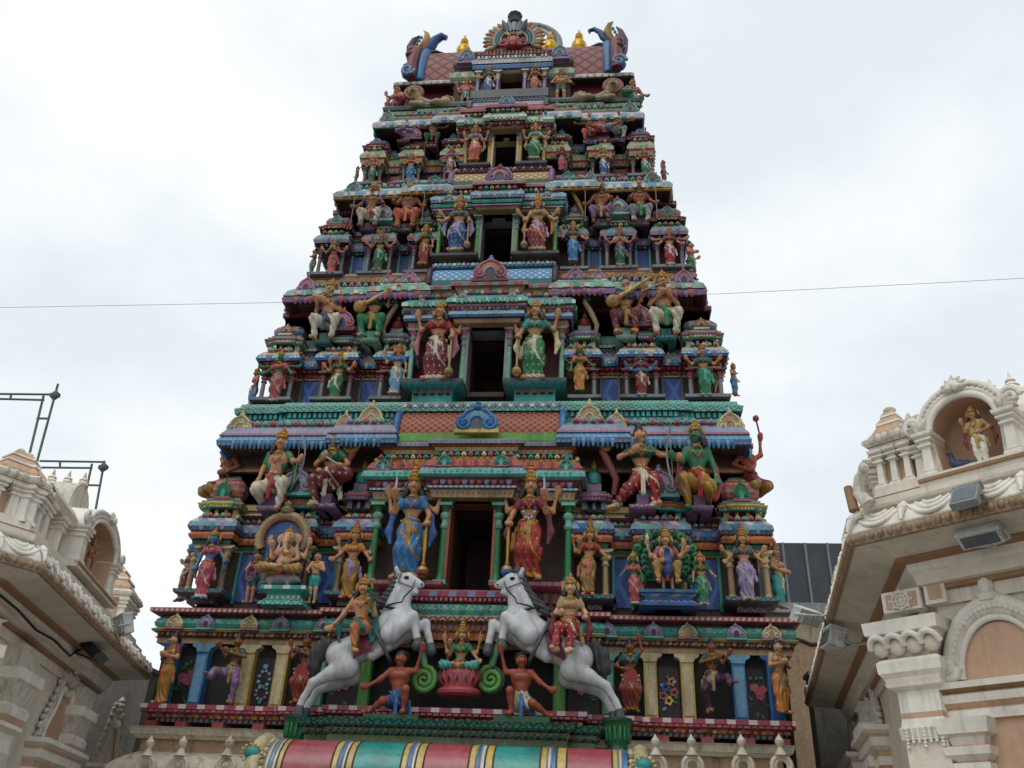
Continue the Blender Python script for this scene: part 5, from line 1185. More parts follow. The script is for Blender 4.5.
# fourth tier
D('orange-robed guardian left of the fourth doorway', 473.7, 162.5, 125, 1.17, arms=(('lowout', 'mace'), ('up', 'up')), legs=('relax', 'bent'), cloth='coral', border='orange', blouse='grey', sashc='ivory', head='short', extra=items(('shawl', 0, 'tan')))
D('emerald-skirted guardian right of the fourth doorway', 534, 161, 123, 1.17, arms=(('mace', 'lowout'), ('up', 'out')), legs=('bent', 'relax'), cloth='green', border='ivory', blouse='mint', sashc='mint', head='short', extra=items(('shawl', 0, 'tan')))
N('pink-sari statue with white edging left of the orange guardian on the fourth tier', 449.3, 175, 146.5, Y4-.05, arms=(('lowout', 'lowout'),), cloth='rose', border='ivory', blouse='mauve', head='short', skin='pinkskin', sashc='white')
N('magenta-sari statue right of the emerald guardian on the fourth tier', 561.5, 171.5, 145.5, Y4-.05, arms=(('out', 'lowout'),), cloth='lotus', border='rose', blouse='wine', head='short', skin='brown', sashc='rose')
N('blue-sari statue in the left middle niche of the fourth tier', 409, 182.5, 153, Y4, arms=(('out', 'out'),), cloth='blue', border='sky', blouse='orange', head='short', sashc='sky')
N('navy and white sari statue in the right middle niche of the fourth tier', 603.5, 176.5, 147, Y4, arms=(('out', 'out'),), cloth='royal', border='white', blouse='tan', head='short', sashc='white')
N('green-skirted statue in the left corner shrine of the fourth tier', 370.7, 183.5, 156, Y4, arms=(('out', 'out'),), cloth='leaf', border='green', blouse='orange', head='short', sashc='mint')
N('green and white skirted statue in the right corner shrine of the fourth tier', 645.5, 176, 148, Y4, arms=(('out', 'out'),), cloth='green', border='white', blouse='brick', head='short', sashc='white')
N('small brown statue on the left edge of the fourth tier', 355.5, 184, 166, Y4+.12, sex='m', arms=(('lowout', 'down'),), cloth='slate', border='tan', skin='brown', rz=R(-60), head='bun', sashc=None)
N('small dark red-skirted statue on the right edge of the fourth tier', 664, 183, 160, Y4+.12, sex='m', arms=(('down', 'lowout'),), garment='sari', cloth='darkred', border='mint', skin='brown', rz=R(60), head='bun', sashc=None)
# top storey
D('small blue-skirted guardian left of the topmost doorway', 487.5, 95, 66, Yb5-.08, arms=(('lowout', 'down'), ('out', None)), cloth='blue', border='white', blouse='slate', head='short', sashc='white')
D('small orange-skirted guardian right of the topmost doorway', 534, 94, 65, Yb5-.08, arms=(('down', 'lowout'), (None, 'out')), cloth='coral', border='orange', blouse='brown', head='short', skin='brown', sashc='tan')
def tusk(f, J):
    pass
statue('squat bulging-eyed dwarf with raised arms between the left lion and the top doorway', 464.5, 109, 78, 1.78, sex='m', arms=(('up', 'up'), ('hip', 'hip')), legs=('relax', 'relax'), skin='pinkskin', cloth='slate', border='mint', head='short', garment='loin', belly=.10, sashc='mint')
statue('squat pot-bellied dwarf with hands on hips between the right lion and the top doorway', 560.5, 104, 70, 1.78, sex='m', arms=(('hip', 'hip'),), legs=('relax', 'relax'), skin='skin', cloth='leaf', border='green', head='curls', garment='loin', belly=.10, sashc=None)
SG = 'seated figures between the shrine roofs'
def ledge_under(px, py, Y, Yr, wd, part, mat='mauve'):
    p = at(px, py, Y); m = MB(); m.sweep([(p.x-wd*.36, Yr+.1), (p.x-wd*.36, Y-.06), (p.x+wd*.36, Y-.06), (p.x+wd*.36, Yr+.1)], [(-.2, p.z-.08, mat), (0, p.z-.08, mat), (.03, p.z-.05, mat), (.04, p.z-.005, mat), (-.5, p.z-.005)]); m.box(p.x-.10, p.x+.10, Y-.0, Yr+.05, p.z-.01, p.z+.22, mat)
    m.build('figure_ledge', part)
def seated(label, px, pyb, pyt, Y, ti, wd=0.4, dz=-.19, mat='mauve', **k):
    T = (T1, T2, T3, T4)[ti]; ledge_under(px, pyb, Y, T['Y'][0], wd, tiers[ti], mat)
    r = statue(label, px, pyb, pyt, Y, dz=dz, group=SG, **k); r[0].scale[0] *= .92; return r
def bow(f, hand, h=.5, lean=0.0, bend=.06):
    g = f.m('bow'); x, y, z = hand[0], hand[1]-.02, hand[2]
    P = [(x+lean*t+bend*(1-(2*t/h)**2)-(.02 if abs(t) > .42*h else 0), y, z+t) for t in np.linspace(-h/2, h/2, 13)]
    g.tube(P, [.006]+[.011]*11+[.006], 'grey', 6); g.tube([P[0], P[-1]], .0025, 'ivory', 4)
def x_bow(i, **k): return lambda f, J: bow(f, J['hands'][i], **k)
# first tier, upper row
seated('moustached archer in green tunic and white dhoti half kneeling with a grey bow', 269, 507, 428, -0.12, 0, 0.5, dz=-.25, sex='m', arms=(('down', ((.20, -.03, .72), (.30, -.10, .70))),), legs=('kneel', 'low'), cloth='ivory', border='white', skin='skin', vest='green', head='short', sashc='red', turn=.1, extra=lambda f, J: (bow(f, J['hands'][1], .52), items(('shawl', 0, 'leaf'))(f, J)))
seated('seated woman in a red dress and green sleeves with a white sword across her knee', 325, 505, 429, -0.10, 0, 0.45, dz=-.24, arms=(('front', 'knee'),), legs=('low', 'fold'), cloth='darkred', border='ivory', blouse='leaf', head='bun', turn=-.45, sashc='ivory', extra=lambda f, J: f.m('sword').tube([J['hands'][0]+V(-.03, -.03, .02), J['hands'][1]+V(.08, -.04, -.05)], [.012, .006], 'steel', 6))
seated('lunging woman archer in a red dress drawing a bow to the right', 643, 506, 424, -0.12, 0, 0.55, dz=-.22, arms=((((-.24, -.02, .70), (-.08, -.10, .72))), ) and ((((-.25, -.02, .70), (-.10, -.12, .71)), ((.22, -.04, .72), (.37, -.10, .66))),), legs=(((-.18, -.04, .36), (-.32, .0, .20), (-.38, -.05, .18)), ((.15, -.10, .44), (.13, -.04, .23), (.17, -.11, .21))), cloth='red', border='ivory', blouse='leaf', head='bun', turn=.5, sashc='ivory', extra=lambda f, J: f.m('arrow').tube([J['hands'][0]+V(-.02, -.03, .0), J['hands'][1]+V(.05, -.03, .02)], .007, 'gold', 5))
seated('green-skinned archer in a golden dhoti kneeling with a tall bow', 700, 507, 419.5, -0.12, 0, 0.5, dz=-.24, sex='m', arms=((((-.17, -.03, .66), (-.26, -.12, .66)), 'down'),), legs=('low', 'kneel'), cloth='gold', border='goldleaf', skin='greenskin', head='short', turn=-.6, sashc='red', extra=lambda f, J: (bow(f, J['hands'][0], .62, bend=-.07), items(('shawl', 0, 'pink'))(f, J)))
statue('bare-armed figure raising a hand at the far left under the blue eave', 222, 494, 440, 0.55, sex='m', arms=((((-.22, 0, .86), (-.24, 0, 1.02)), 'hip'),), legs=('kneel', 'kneel'), dz=-.36, cloth='darkred', skin='brown', head='bun', rz=R(-40), sashc=None, px_top=222)
statue('bare-armed figure swinging a round-headed club at the far right under the blue eave', 752, 490, 438, 0.45, sex='m', arms=(('hip', ((.20, -.03, .85), (.19, -.06, 1.04))),), legs=('kneel', 'kneel'), dz=-.36, cloth='darkred', skin='redbrown', head='bun', rz=R(30), sashc=None, extra=lambda f, J: (f.m('club').tube([J['hands'][1]+V(0, -.02, -.04), J['hands'][1]+V(-.05, -.02, .22)], .014, 'brick', 6), f.m('club').ball(J['hands'][1]+V(-.055, -.02, .26), .045, 'brown', 9, 6)))
# second tier, upper row
def flute(f, J):
    h = J['hands']; hd = J['hd']; s = -1 if h[0][0] < hd[0]-.02 else 1
    f.m('flute').tube([hd+V(.05, -.085, -.05), hd+V(-.30, -.10, -.19)], .012, 'tan', 7)
def veena(f, J):
    g = f.m('veena'); a = J['pel']+V(-.17, -.15, .09); b = J['pel']+V(.34, -.10, .42)
    d = b-a; g.tube([a, b], [.028, .024], 'yellow', 7)
    g.ball(a+V(-.01, -.0, -.01), (.105, .06, .09), 'gold', 12, 8); g.ball(a+V(-.01, -.05, -.01), (.03, .01, .03), 'brown', 8, 5); g.ball(a+d*.85+V(.03, .03, -.05), (.05, .045, .05), 'tan', 9, 6)
    g.tube([b, b+V(.05, 0, .03), b+V(.07, 0, -.01)], [.018, .02, .01], 'goldleaf', 6)
    for q in range(4): g.tube([a+d*(.6+.1*q)+V(-.03, 0, .03), a+d*(.6+.1*q)+V(.0, 0, .0)], .006, 'brown', 5)
fl = ((((-.19, .02, .64), (-.16, -.07, .70)), ((.18, .02, .64), (-.03, -.09, .70))),)
ve = ((((-.22, .0, .68), (-.13, -.14, .62)), ((.22, .0, .70), (.24, -.10, .80))),)
seated('flute player in a red tunic with one white trousered knee raised', 323, 342, 279, 0.42, 1, 0.42, sex='m', arms=fl, legs=('low', 'low'), cloth='ivory', border='white', skin='skin', vest='lotus', head='short', sashc='navy', turn=-.15, extra=flute, mat='deepteal')
seated('seated woman in green playing a long yellow veena on the left', 370, 340, 283.5, 0.42, 1, 0.45, arms=ve, legs=('low', 'low'), cloth='green', border='teal', blouse='leaf', head='bun', turn=-.5, sashc='gold', extra=veena, mat='mint')
seated('seated woman in crimson playing a golden veena on the right', 626, 337, 276, 0.42, 1, 0.45, arms=ve, legs=('low', 'low'), cloth='wine', border='goldleaf', blouse='deepteal', head='bun', turn=.35, sashc='gold', extra=veena, mat='mint')
seated('flute player in lilac sleeves and wide white trousers', 666.5, 338, 270, 0.42, 1, 0.45, sex='m', arms=(((( -.19, .02, .64), (-.07, -.09, .69)), ((.19, .02, .64), (.08, -.09, .70))),), legs=('low', 'low'), cloth='ivory', border='white', skin='skin', vest='lilac', head='short', sashc='green', extra=flute, mat='deepteal')
# third tier, upper row
st = lambda q: (lambda f, J: f.m('staff').tube([J['hands'][q]+V(-.0, -.03, -.36), J['hands'][q]+V(0, -.03, .26)], .008, 'grey', 6))
seated('seated guard in a dark blue tunic with a thin staff', 368, 230, 182.5, 0.88, 2, 0.4, sex='m', arms=(('lowout', 'knee'),), legs=('low', 'low'), cloth='ivory', border='grey', skin='brown', vest='navy', head='short', sashc='brown', extra=st(0), mat='plum')
seated('seated guard in orange trousers with a brown bare chest on the left', 405, 231, 182.5, 0.88, 2, 0.4, sex='m', arms=(('knee', 'lowout'),), legs=('low', 'low'), cloth='coral', border='gold', skin='brown', vest='brown', head='short', sashc='orange', extra=st(1), mat='plum')
seated('seated guard with purple trousers and thin staff on the right', 601, 226, 181, 0.88, 2, 0.4, sex='m', arms=(('lowout', 'knee'),), legs=('low', 'low'), cloth='mauve', border='plum', skin='brown', vest='brown', head='short', sashc='gold', extra=st(0), mat='plum')
seated('seated guard in red sleeves and green belt with pale knees', 641, 225, 180, 0.88, 2, 0.4, sex='m', arms=(('knee', 'lowout'),), legs=('low', 'low'), cloth='grey', border='white', skin='brown', vest='darkred', head='short', sashc='green', extra=st(1), mat='plum')
# fourth tier, upper row
seated('purple-skinned seated figure with crossed arms high on the left', 404, 142, 120, 1.32, 3, 0.35, sex='m', arms=(('hip', 'hip'),), legs=('fold', 'lotus'), cloth='plum', border='mauve', skin='mauve', head='bun', sashc=None, mat='plum')
seated('dark brown seated figure with raised arms high on the left', 431.5, 147, 117.5, 1.32, 3, 0.35, sex='m', arms=(('wide', 'wide'),), legs=('low', 'low'), cloth='leaf', border='maroon', skin='brown', head='short', sashc='maroon', mat='plum')
seated('brown seated figure with one red knee raised high on the right', 590, 143, 113, 1.32, 3, 0.35, sex='m', arms=(('wide', 'wide'),), legs=('low', 'fold'), cloth='coral', border='red', skin='brown', vest='brown', head='short', sashc='maroon', mat='plum')
seated('seated figure in a green jacket with a pale knee high on the right', 618.5, 141, 112, 1.32, 3, 0.35, sex='m', arms=(('wide', 'wide'),), legs=('fold', 'low'), cloth='grey', border='white', skin='brown', vest='leaf', head='bun', sashc='leaf', mat='plum')
# corners of the top storey
statue('red-clothed figure seated at the left corner beside a tan lion', 394, 114, 86, 1.8, sex='m', arms=(('up', 'hip'),), legs=('low', 'fold'), dz=-.24, cloth='lotus', border='rose', skin='skin', head='bun', rz=R(-15), sashc='rose')
statue('green-clothed figure seated at the right corner beside a tan lion', 633.5, 108, 79, 1.8, sex='m', arms=(('hip', 'lowout'),), legs=('fold', 'low'), dz=-.24, cloth='green', border='leaf', skin='pinkskin', vest='rose', head='bun', rz=R(15), sashc='mint')
# dancers and standing figures along the base frieze
DG = 'dancers and standing figures along the base frieze'
dn = lambda *a, **k: statue(*a, group=DG, **k)
dn('gold-robed figure with folded hands at the left end of the base frieze', 160.5, 704, 631, -0.28, sex='m', arms=(('front', 'front'),), cloth='gold', border='saffron', skin='skin', vest='darkred', head='bun', rz=R(-25), turn=-.3, sashc='orange', garment='sari')
dn('dancer in purple and black with one leg raised on the left', 226, 705, 633, -0.28, arms=((((-.17, -.03, .70), (-.25, -.12, .82)), 'across'),), legs=(((-.24, -.16, .46), (-.27, -.20, .40), (-.36, -.22, .42)), 'bent'), cloth='mauve', border='tan', blouse='leaf', skin='brown', head='bun', turn=-.1, sashc='tan', jewel=True)
skirt = lambda c, c2: (lambda f, J: (f.m('pleat_fan').prism([(0, .60)]+[(.15*math.cos(a), .60-.30*math.sin(a)) for a in np.linspace(.35, math.pi-.35, 11)], -.125, -.105, c), [f.m('pleat_fan').ball((.15*math.cos(a), -.118, .60-.30*math.sin(a)), .016, c2, 6, 4) for a in np.linspace(.35, math.pi-.35, 11)]))
dn('dancer in a red pleated skirt with arms across beside the left horse', 299, 705, 633, -0.28, arms=(('up', 'across'),), legs=('bent', 'bent'), cloth='brick', border='gold', blouse='navy', skin='brown', head='bun', turn=.1, sashc='tan', extra=skirt('red', 'ivory'))
dn('dancer in a red fan skirt with raised arm beside the right horse', 631, 713, 638, -0.28, arms=(('hip', ((.20, -.02, .88), (.16, -.04, 1.02))),), legs=('bent', 'bent'), cloth='brick', border='gold', blouse='deepteal', skin='brown', head='bun', turn=.15, sashc='tan', extra=skirt('red', 'ivory'))
dn('dancer in purple skirt with one leg raised on the right', 714.5, 714, 638, -0.28, arms=(('across', ((.17, -.03, .70), (.26, -.12, .80))),), legs=('bent', ((.22, -.16, .47), (.25, -.20, .40), (.34, -.22, .41))), cloth='plum', border='tan', blouse='leaf', skin='brown', head='bun', turn=.1, sashc='tan', side=-1)
dn('gold-robed figure holding a child at the right end of the base frieze', 783, 714, 638, -0.28, sex='m', arms=(('front', 'front'),), cloth='saffron', border='goldleaf', skin='skin', vest='tan', head='bun', rz=R(25), turn=.3, sashc='gold', garment='sari')
# ------------------------------------------------------------------ rearing horses, riders, strongmen and the rest of the base group
PXM = 66.0
def mirror_px(p): return (919-p[0], p[1]+(919-2*p[0])*0.013-0.5)
paint('manegrey', '#3c3c3e', rough=.6, grime=.3)
def horse(sgn, label):
    T = (lambda p: p) if sgn < 0 else mirror_px
    def W(px, py, Y): return np.array(at(*T((px, py)), Y))
    base = W(299, 716, -0.75); root = tag(empty('horse_statue', Vector(base)), label, 'horse statue', 'rearing grey horse statues')
    f = Fig(0.02); b = 'body'; y0 = -0.80
    def ch(part, pts, rad, Y, sq=(1, 1, 1)):
        Ys = Y if isinstance(Y, (list, tuple)) else [Y]*len(pts)
        f.chain(part, [W(p[0], p[1], y)-base for p, y in zip(pts, Ys)], [r/PXM for r in rad], sq)
    ch(b, [(400, 624), (386, 634), (370, 643), (352, 651)], [18, 17.5, 15.5, 14.5], y0, (1, .82, 1))
    ch(b, [(352, 651), (340, 655)], [14.5, 14.5], y0, (1, .85, 1))
    ch(b, [(407, 622), (410, 628)], [13, 11], y0, (1, .9, 1))
    ch(b, [(396, 614), (399, 600), (401, 588), (404, 579)], [15.5, 11.5, 9, 7.4], y0, (1, .58, 1))
    ch(b, [(400.5, 578.5), (409, 580), (416, 583), (421.5, 585)], [7.6, 6.0, 4.2, 3.5], y0, (1, .68, 1)); ch(b, [(402, 584), (405, 584.5)], [8.2, 7.4], y0, (1, .68, 1)); ch(b, [(407, 589), (413, 591.5), (417, 592.5)], [3.6, 2.6, 2.0], y0, (1, .8, 1))
    for dy in (-.09, .09): ch(b, [(398, 573), (396.5, 569), (397, 566)], [2.2, 1.8, .5], y0+dy)
    ch(b, [(341, 656), (347, 667), (331, 673.5), (313, 683), (303.5, 698), (300, 706)], [14, 11, 7.2, 4.4, 3.1, 3.9], [y0-.10, y0-.16, y0-.16, y0-.12, y0-.1, y0-.1])
    ch(b, [(350, 662), (352, 676), (338, 682), (318, 690), (309.5, 703), (306, 709)], [11.5, 9, 6.4, 4.2, 3.0, 3.9], [y0+.12, y0+.17, y0+.17, y0+.14, y0+.12, y0+.1])
    ch(b, [(399, 622), (390, 634), (402, 626), (413, 616), (415.5, 630), (417, 638)], [12.5, 9.5, 6.6, 5.0, 3.3, 4.0], [y0-.14, y0-.22, y0-.24, y0-.24, y0-.2, y0-.2])
    ch(b, [(404, 626), (404, 636), (415, 630), (425.5, 624), (428.5, 636), (430, 643)], [10, 8, 6, 4.8, 3.2, 4.0], [y0+.12, y0+.16, y0+.16, y0+.14, y0+.1, y0+.1])
    hk = 0
    for P, Y in (([(299.7, 707), (298.5, 715)], y0-.1), ([(306, 710), (304.5, 716)], y0+.1), ([(417.5, 640), (417, 646)], y0-.2), ([(430.5, 645), (431, 651)], y0+.1)):
        hk += 1; ch('hoof#%d' % hk, P, [4.2, 5.4], Y)
    ch('tail', [(334, 645), (325, 645), (318, 653), (315, 665), (314, 676)], [4, 7, 8.5, 7, 2], y0, (1, .7, 1))
    f.opt['tail'] = dict(ripple=lambda X, Y, Z: .012*np.sin(70*X+12*Z))
    for k in range(9):
        t = k/8; x, y = 404-22*t*t-3*t, 571+36*t
        ch('mane', [(x, y), (x-6-2*t, y+2), (x-8, y+10)], [3.4, 3.6, 1.4], y0-.03, (1, .8, 1))
    ch('mane', [(396, 570), (402, 569.5), (407, 572)], [3.0, 3.4, 1.2], y0)
    f.opt['mane'] = dict(ripple=lambda X, Y, Z: .010*np.sin(80*Z+30*X), k=.012)
    for P_, r_, Y_ in (([(398, 616), (408, 626)], 8, y0-.13), ([(352, 646), (338, 650)], 9, y0-.14), ([(392, 604), (399, 590)], 5, y0-.08), ([(372, 655), (388, 647)], 6, y0-.13), ([(346, 664), (338, 668)], 8, y0-.16)):
        ch(b, P_, [r_, r_*.7], Y_)
    f.opt[b] = dict(k=.016)
    br = f.m('bridle'); q = lambda px, py, Y: Vector(W(px, py, Y)-base)
    def band(c, d, r, m='black', rr=.010, ysq=.8):
        """ring round a limb at pixel c, across direction d (pixels)"""
        P = []
        for k in range(18):
            a = 2*math.pi*k/18; P.append(q(c[0]+d[0]*math.cos(a), c[1]+d[1]*math.cos(a), y0+ysq*r/PXM*math.sin(a)))
        br.tube(P, rr, m, 6, closed=True)
    band((414.2, 583.2), (1.6, -5.2), 5.0, 'stonegrey'); br.tube([q(398, 581.5, y0-.11), q(404, 584, y0-.14), q(413, 587.5, y0-.09)], .012, 'stonegrey', 5); br.tube([q(402, 572, y0-.08), q(399.5, 577, y0-.115), q(398, 582, y0-.12)], .012, 'stonegrey', 5); band((396, 609), (17.5, 4), 17.8, rr=.02, ysq=.66); band((380, 640), (11, 22.5), 24, 'slate', .03, .84)
    br.tube([q(413, 588, y0-.09), q(404, 597, y0-.16), q(402, 602, y0-.19), q(391, 604, y0-.18), q(384, 607, y0-.12)], .012, 'black', 5)
    e = f.m('eye'); e.ball(q(406.5, 577.6, y0-.085), (.045, .025, .030), 'black', 8, 6); e.ball(q(421.5, 584, y0-.05), (.016, .02, .014), 'black', 6, 4)
    f.build(root, dict(body='horse', hoof='slate', tail='manegrey', mane='manegrey'))
    sd = MB(); P = [q(372+6*math.sin(a), 639+20*math.cos(a), y0+.29*math.sin(a)) for a in np.linspace(0, 2*math.pi, 17)[:-1]]
    m = MB(); vs = []
    for o in (-9, 9):
        for k in range(9):
            a = -math.pi*0.62+math.pi*1.24*k/8
            vs.append(q(363+o+4*0+10*math.cos(a)*0.45, 647-o*0.5-21.5*math.cos(a), y0-.28*math.sin(a)))
    m.add(vs, [(k, k+1, 9+k+1, 9+k) for k in range(8)], 'wine', True); m.build('saddle_cloth', root)
horse(-1, 'grey rearing horse statue on the left with a green-shawled rider')
horse(1, 'grey rearing horse statue on the right with a red-dressed rider')
def leaves(f, J):
    g = f.m('leaf_bunch'); h = J['hands'][1]; r2 = random.Random(3)
    for k in range(46):
        p = h+V(r2.uniform(-.06, .07), r2.uniform(-.06, .03), r2.uniform(-.10, .20)); a = r2.uniform(0, 6.28)
        g.obox(p, Vector((math.cos(a), 0, math.sin(a)))*.024, Vector((-math.sin(a), .5, math.cos(a)))*.011, Vector((0, 1, 0))*.003, ('leaf', 'green', 'deepgreen')[k % 3])
    items(('shawl', 0, 'deepteal'))(f, J)
RG = 'riders on the rearing horses'
statue('moustached rider in orange dhoti and green shawl holding a leafy bunch on the left horse', 357, 655, 574, -1.08, sex='m', arms=((((-.24, 0, .62), (-.36, -.06, .46)), ((.18, -.02, .62), (.15, -.15, .70))),), legs=(((-.04, -.12, .44), (.0, -.16, .19), (.06, -.24, .16)), ((.12, .10, .45), (.14, .14, .25), (.18, .08, .22))), cloth='orange', border='goldleaf', skin='skin', head='short', turn=.15, sashc='deepteal', dz=-.16, extra=leaves, group=RG)
statue('crowned woman rider in red dress and cream borders on the right horse', 569, 657, 573, -1.08, arms=((((-.18, -.02, .64), (-.12, -.14, .60)), ((.20, -.02, .64), (.20, -.14, .56))),), legs=(((-.12, -.12, .46), (-.17, -.16, .24), (-.20, -.24, .21)), ((.04, -.14, .44), (.01, -.18, .19), (-.01, -.26, .16))), cloth='red', border='ivory', blouse='tan', skin='fair', head='short', turn=-.2, sashc='tan', dz=-.16, extra=items(('shawl', 0, 'darkred')), group=RG)
def strong(sgn, label):
    mx_ = lambda p: (p[0]*-sgn, p[1], p[2])
    out_arm = (mx_((-.23, -.03, .70)), mx_((-.36, -.08, .62))); up_arm = (mx_((.20, .0, .80)), mx_((.26, -.06, 1.0)))
    bent = tuple(mx_(p) for p in ((.13, -.19, .575), (.11, -.13, .37), (.12, -.22, .345))); st_ = tuple(mx_(p) for p in ((-.15, -.14, .46), (-.31, -.06, .37), (-.37, -.12, .345)))
    px = 396 if sgn < 0 else 521; py = 717 if sgn < 0 else 719
    arms = ((out_arm, up_arm),) if sgn < 0 else ((up_arm, out_arm),); legs = (st_, bent) if sgn < 0 else (bent, st_)
    m = MB(); p = at(px-2*sgn*-1, py, -0.95); m.box(p.x-.40, p.x+.40, -1.2, -0.5, p.z-.08, p.z, 'leaf'); m.box(p.x-.36, p.x+.36, -1.15, -0.5, p.z-.16, p.z-.08, 'deepgreen'); m.build('pedestal', fr)
    statue(label, px, py, py-67, -0.95, sex='m', arms=arms, legs=legs, skin='redbrown', cloth='royal' if sgn < 0 else 'ivory', head='curls', garment='loin', dz=-.32, turn=.45*sgn, sashc='blue', jewel=False, group='bare-chested strongmen holding up the horses',
           extra=lambda f, J: (f.cap('muscle', J['ch']+V(-.05, -.045, .03), J['ch']+V(-.05, -.045, .03), .05, sq=(1.1, .7, .8)), f.cap('muscle', J['ch']+V(.05, -.045, .03), J['ch']+V(.05, -.045, .03), .05, sq=(1.1, .7, .8)), setattr(f, 'mats', dict(muscle='redbrown'))) and f.p['body'].extend(f.p.pop('muscle')))
strong(-1, 'bare-chested curly-haired strongman in blue shorts bracing the left horse hoof')
strong(1, 'bare-chested curly-haired strongman in white shorts bracing the right horse hoof')
# goddess on a pink lotus
p = at(458.5, 697, -0.62); m = MB(); H = zat(458.5, 670, -0.62)-p.z
m.lathe((0, 0, 0), [(.26, 0), (.33, .03), (.34, .07), (.30, .11), (.24, .14)], 'lotus', 20, sy=.75)
for k in range(16):
    a = 2*math.pi*k/16; c = Vector((.27*math.cos(a), .2*math.sin(a), .13)); d = Vector((math.cos(a), .75*math.sin(a), 0)); t_ = Vector((-math.sin(a), math.cos(a)*.75, 0))
    m.add([c-t_*.055, c+d*.05-t_*.06+Vector((0, 0, .15)), c+d*.045+Vector((0, 0, H-.13)), c+d*.05+t_*.06+Vector((0, 0, .15)), c+t_*.055, c+d*.08+Vector((0, 0, .14))], [(0, 5, 1), (1, 5, 2), (2, 5, 3), (3, 5, 4)], ('lotus', 'pink')[k % 2], True)
m.lathe((0, 0, .13), [(.25, 0), (.29, H*.5), (.27, H-.15), (.0, H-.14)], 'coral', 16, sy=.75)
ls = m.build('lotus_pedestal', None, p); tag(ls, 'pink petalled lotus pedestal under the green-bloused goddess', 'lotus pedestal')
statue('goddess in green blouse and turquoise trousers cross-legged on the pink lotus', 459.5, 671, 617, -0.62, arms=(('bless', 'lowout'), ('up', 'up')), legs=('lotus', 'lotus'), dz=-.44, cloth='teal', border='aqua', blouse='green', skin='skin', head='tall', garment='dhoti', sashc='gold', extra=items(('lotus', 2), ('lotus', 3), ('shawl', 0, 'wine')))
for s in (-1, 1):
    c = at(424 if s < 0 else 491, 680, -0.55); m = MB(); m.tube([(x, -0.58, z_) for x, y, z_ in spiral(c.x, c.z, .20, .02, 2.2, math.pi*.5, s, 0, 26)], [.045]*20+[.03]*7, 'lime', 7)
    m.lathe((c.x, -0.5, c.z), [(.001, 0)]*2, 'green', 6); P = [(c.x+.21*math.cos(a), c.z+.21*math.sin(a)) for a in np.linspace(0, 6.28, 21)[:-1]]; m.prism(P, -0.56, -0.5, 'leaf')
    m.tube([(c.x+s*.0, -.56, c.z+.2), (c.x+s*.05, -.58, c.z+.38), (c.x+s*.10, -.6, c.z+.55), (c.x+s*.03, -.6, c.z+.62)], [.05, .06, .05, .02], 'mint', 7); m.build('volute', fr)
# elephant-headed figure in the ringed halo
def elephant(f, J):
    hd = J['hd']; b = 'body'
    f.ball(b, hd+V(0, -.01, .0), .085, (1.05, 1, 1.05)); f.chain(b, [hd+V(0, -.08, -.02), hd+V(0, -.12, -.09), hd+V(.01, -.13, -.17), hd+V(.04, -.14, -.23), hd+V(.08, -.15, -.23)], [.045, .036, .028, .022, .018])
    for q in (-1, 1):
        f.chain(b, [hd+V(q*.08, .02, .03), hd+V(q*.125, .02, .0), hd+V(q*.11, .02, -.06)], [.035, .042, .025], (1, .35, 1)); f.m('tusk#%d' % q).tube([hd+V(q*.04, -.09, -.07), hd+V(q*.06, -.15, -.08)], [.013, .005], 'ivory', 6)
        e = f.m('eye#%d' % q); e.ball(hd+V(q*.045, -.085, .015), (.013, .008, .011), 'black', 7, 5)
ring_p = at(283, 539, -0.12); m = MB(); Rr = .42
for r0, r1, c in ((Rr, .07, 'tan'), (Rr*.86, .045, 'brown'), (Rr*1.1, .035, 'gold')): m.tube([(r0*math.cos(a), -.02, r0*1.02*math.sin(a)) for a in np.linspace(-.5, math.pi+.5, 33)], r1, c, 7)
m.prism([(Rr*.86*math.cos(a), Rr*.86*math.sin(a)) for a in np.linspace(0, 2*math.pi, 33)[:-1]], 0, .05, 'royal')
for k in range(25):
    a = -.4+(math.pi+.8)*k/24; m.ball((Rr*1.12*math.cos(a), -.02, Rr*1.12*math.sin(a)), .04, ('gold', 'tan')[k % 2], 6, 4)
m.lathe((0, -.03, Rr*1.1), [(.1, 0), (.13, .06), (.05, .12), (.08, .16), (.01, .24)], 'tan', 8); halo_in = m
for s in (-1, 1): m.tube([(s*Rr*.95, -.02, -.1), (s*Rr*1.0, -.02, -.4), (s*Rr*.9, -.02, -.75)], [.06, .07, .08], ('plum'), 7)
o = m.build('halo_arch', None, ring_p); tag(o, 'round gold-rimmed blue halo arch behind the elephant-headed statue', 'halo arch')
def pedestal_px(px, py0, py1, w, Y, d, cs, label, name='pedestal_block'):
    a = at(px, py1, Y); H = zat(px, py0, Y)-a.z; m = MB(); P = [(-w, d), (-w, 0), (w, 0), (w, d)]
    m.sweep(P, [(-.2, 0, cs[0]), (.05, 0, cs[0]), (.05, H*.18, cs[1]), (.0, H*.25, cs[1]), (-.04, H*.35, cs[0]), (-.04, H*.6, cs[1]), (.03, H*.72, cs[0]), (.06, H*.8, cs[0]), (.06, H, cs[1]), (-w+.001, H)])
    teeth(m, P, .0, H*.26, H*.34, .1, .5, .03, cs[1]); o = m.build(name, None, a); tag(o, label, 'pedestal'); return o
pedestal_px(281, 586, 605, .32, -0.46, .7, ('teal', 'aqua'), 'teal moulded pedestal under the elephant-headed statue')
statue('seated elephant-headed four-armed statue in an orange dhoti inside the round halo', 282, 577, 525.5, -0.30, sex='m', arms=(('bless', 'lap'), ('up', 'up')), legs=('fold', 'lotus'), skin='fair', cloth='orange', border='gold', head='short', belly=.10, dz=-.42, sashc='red', extra=lambda f, J: (elephant(f, J), items(('disc', 2), ('lotus', 3))(f, J)))
a = at(281, 587, -0.38); f = Fig(.018)
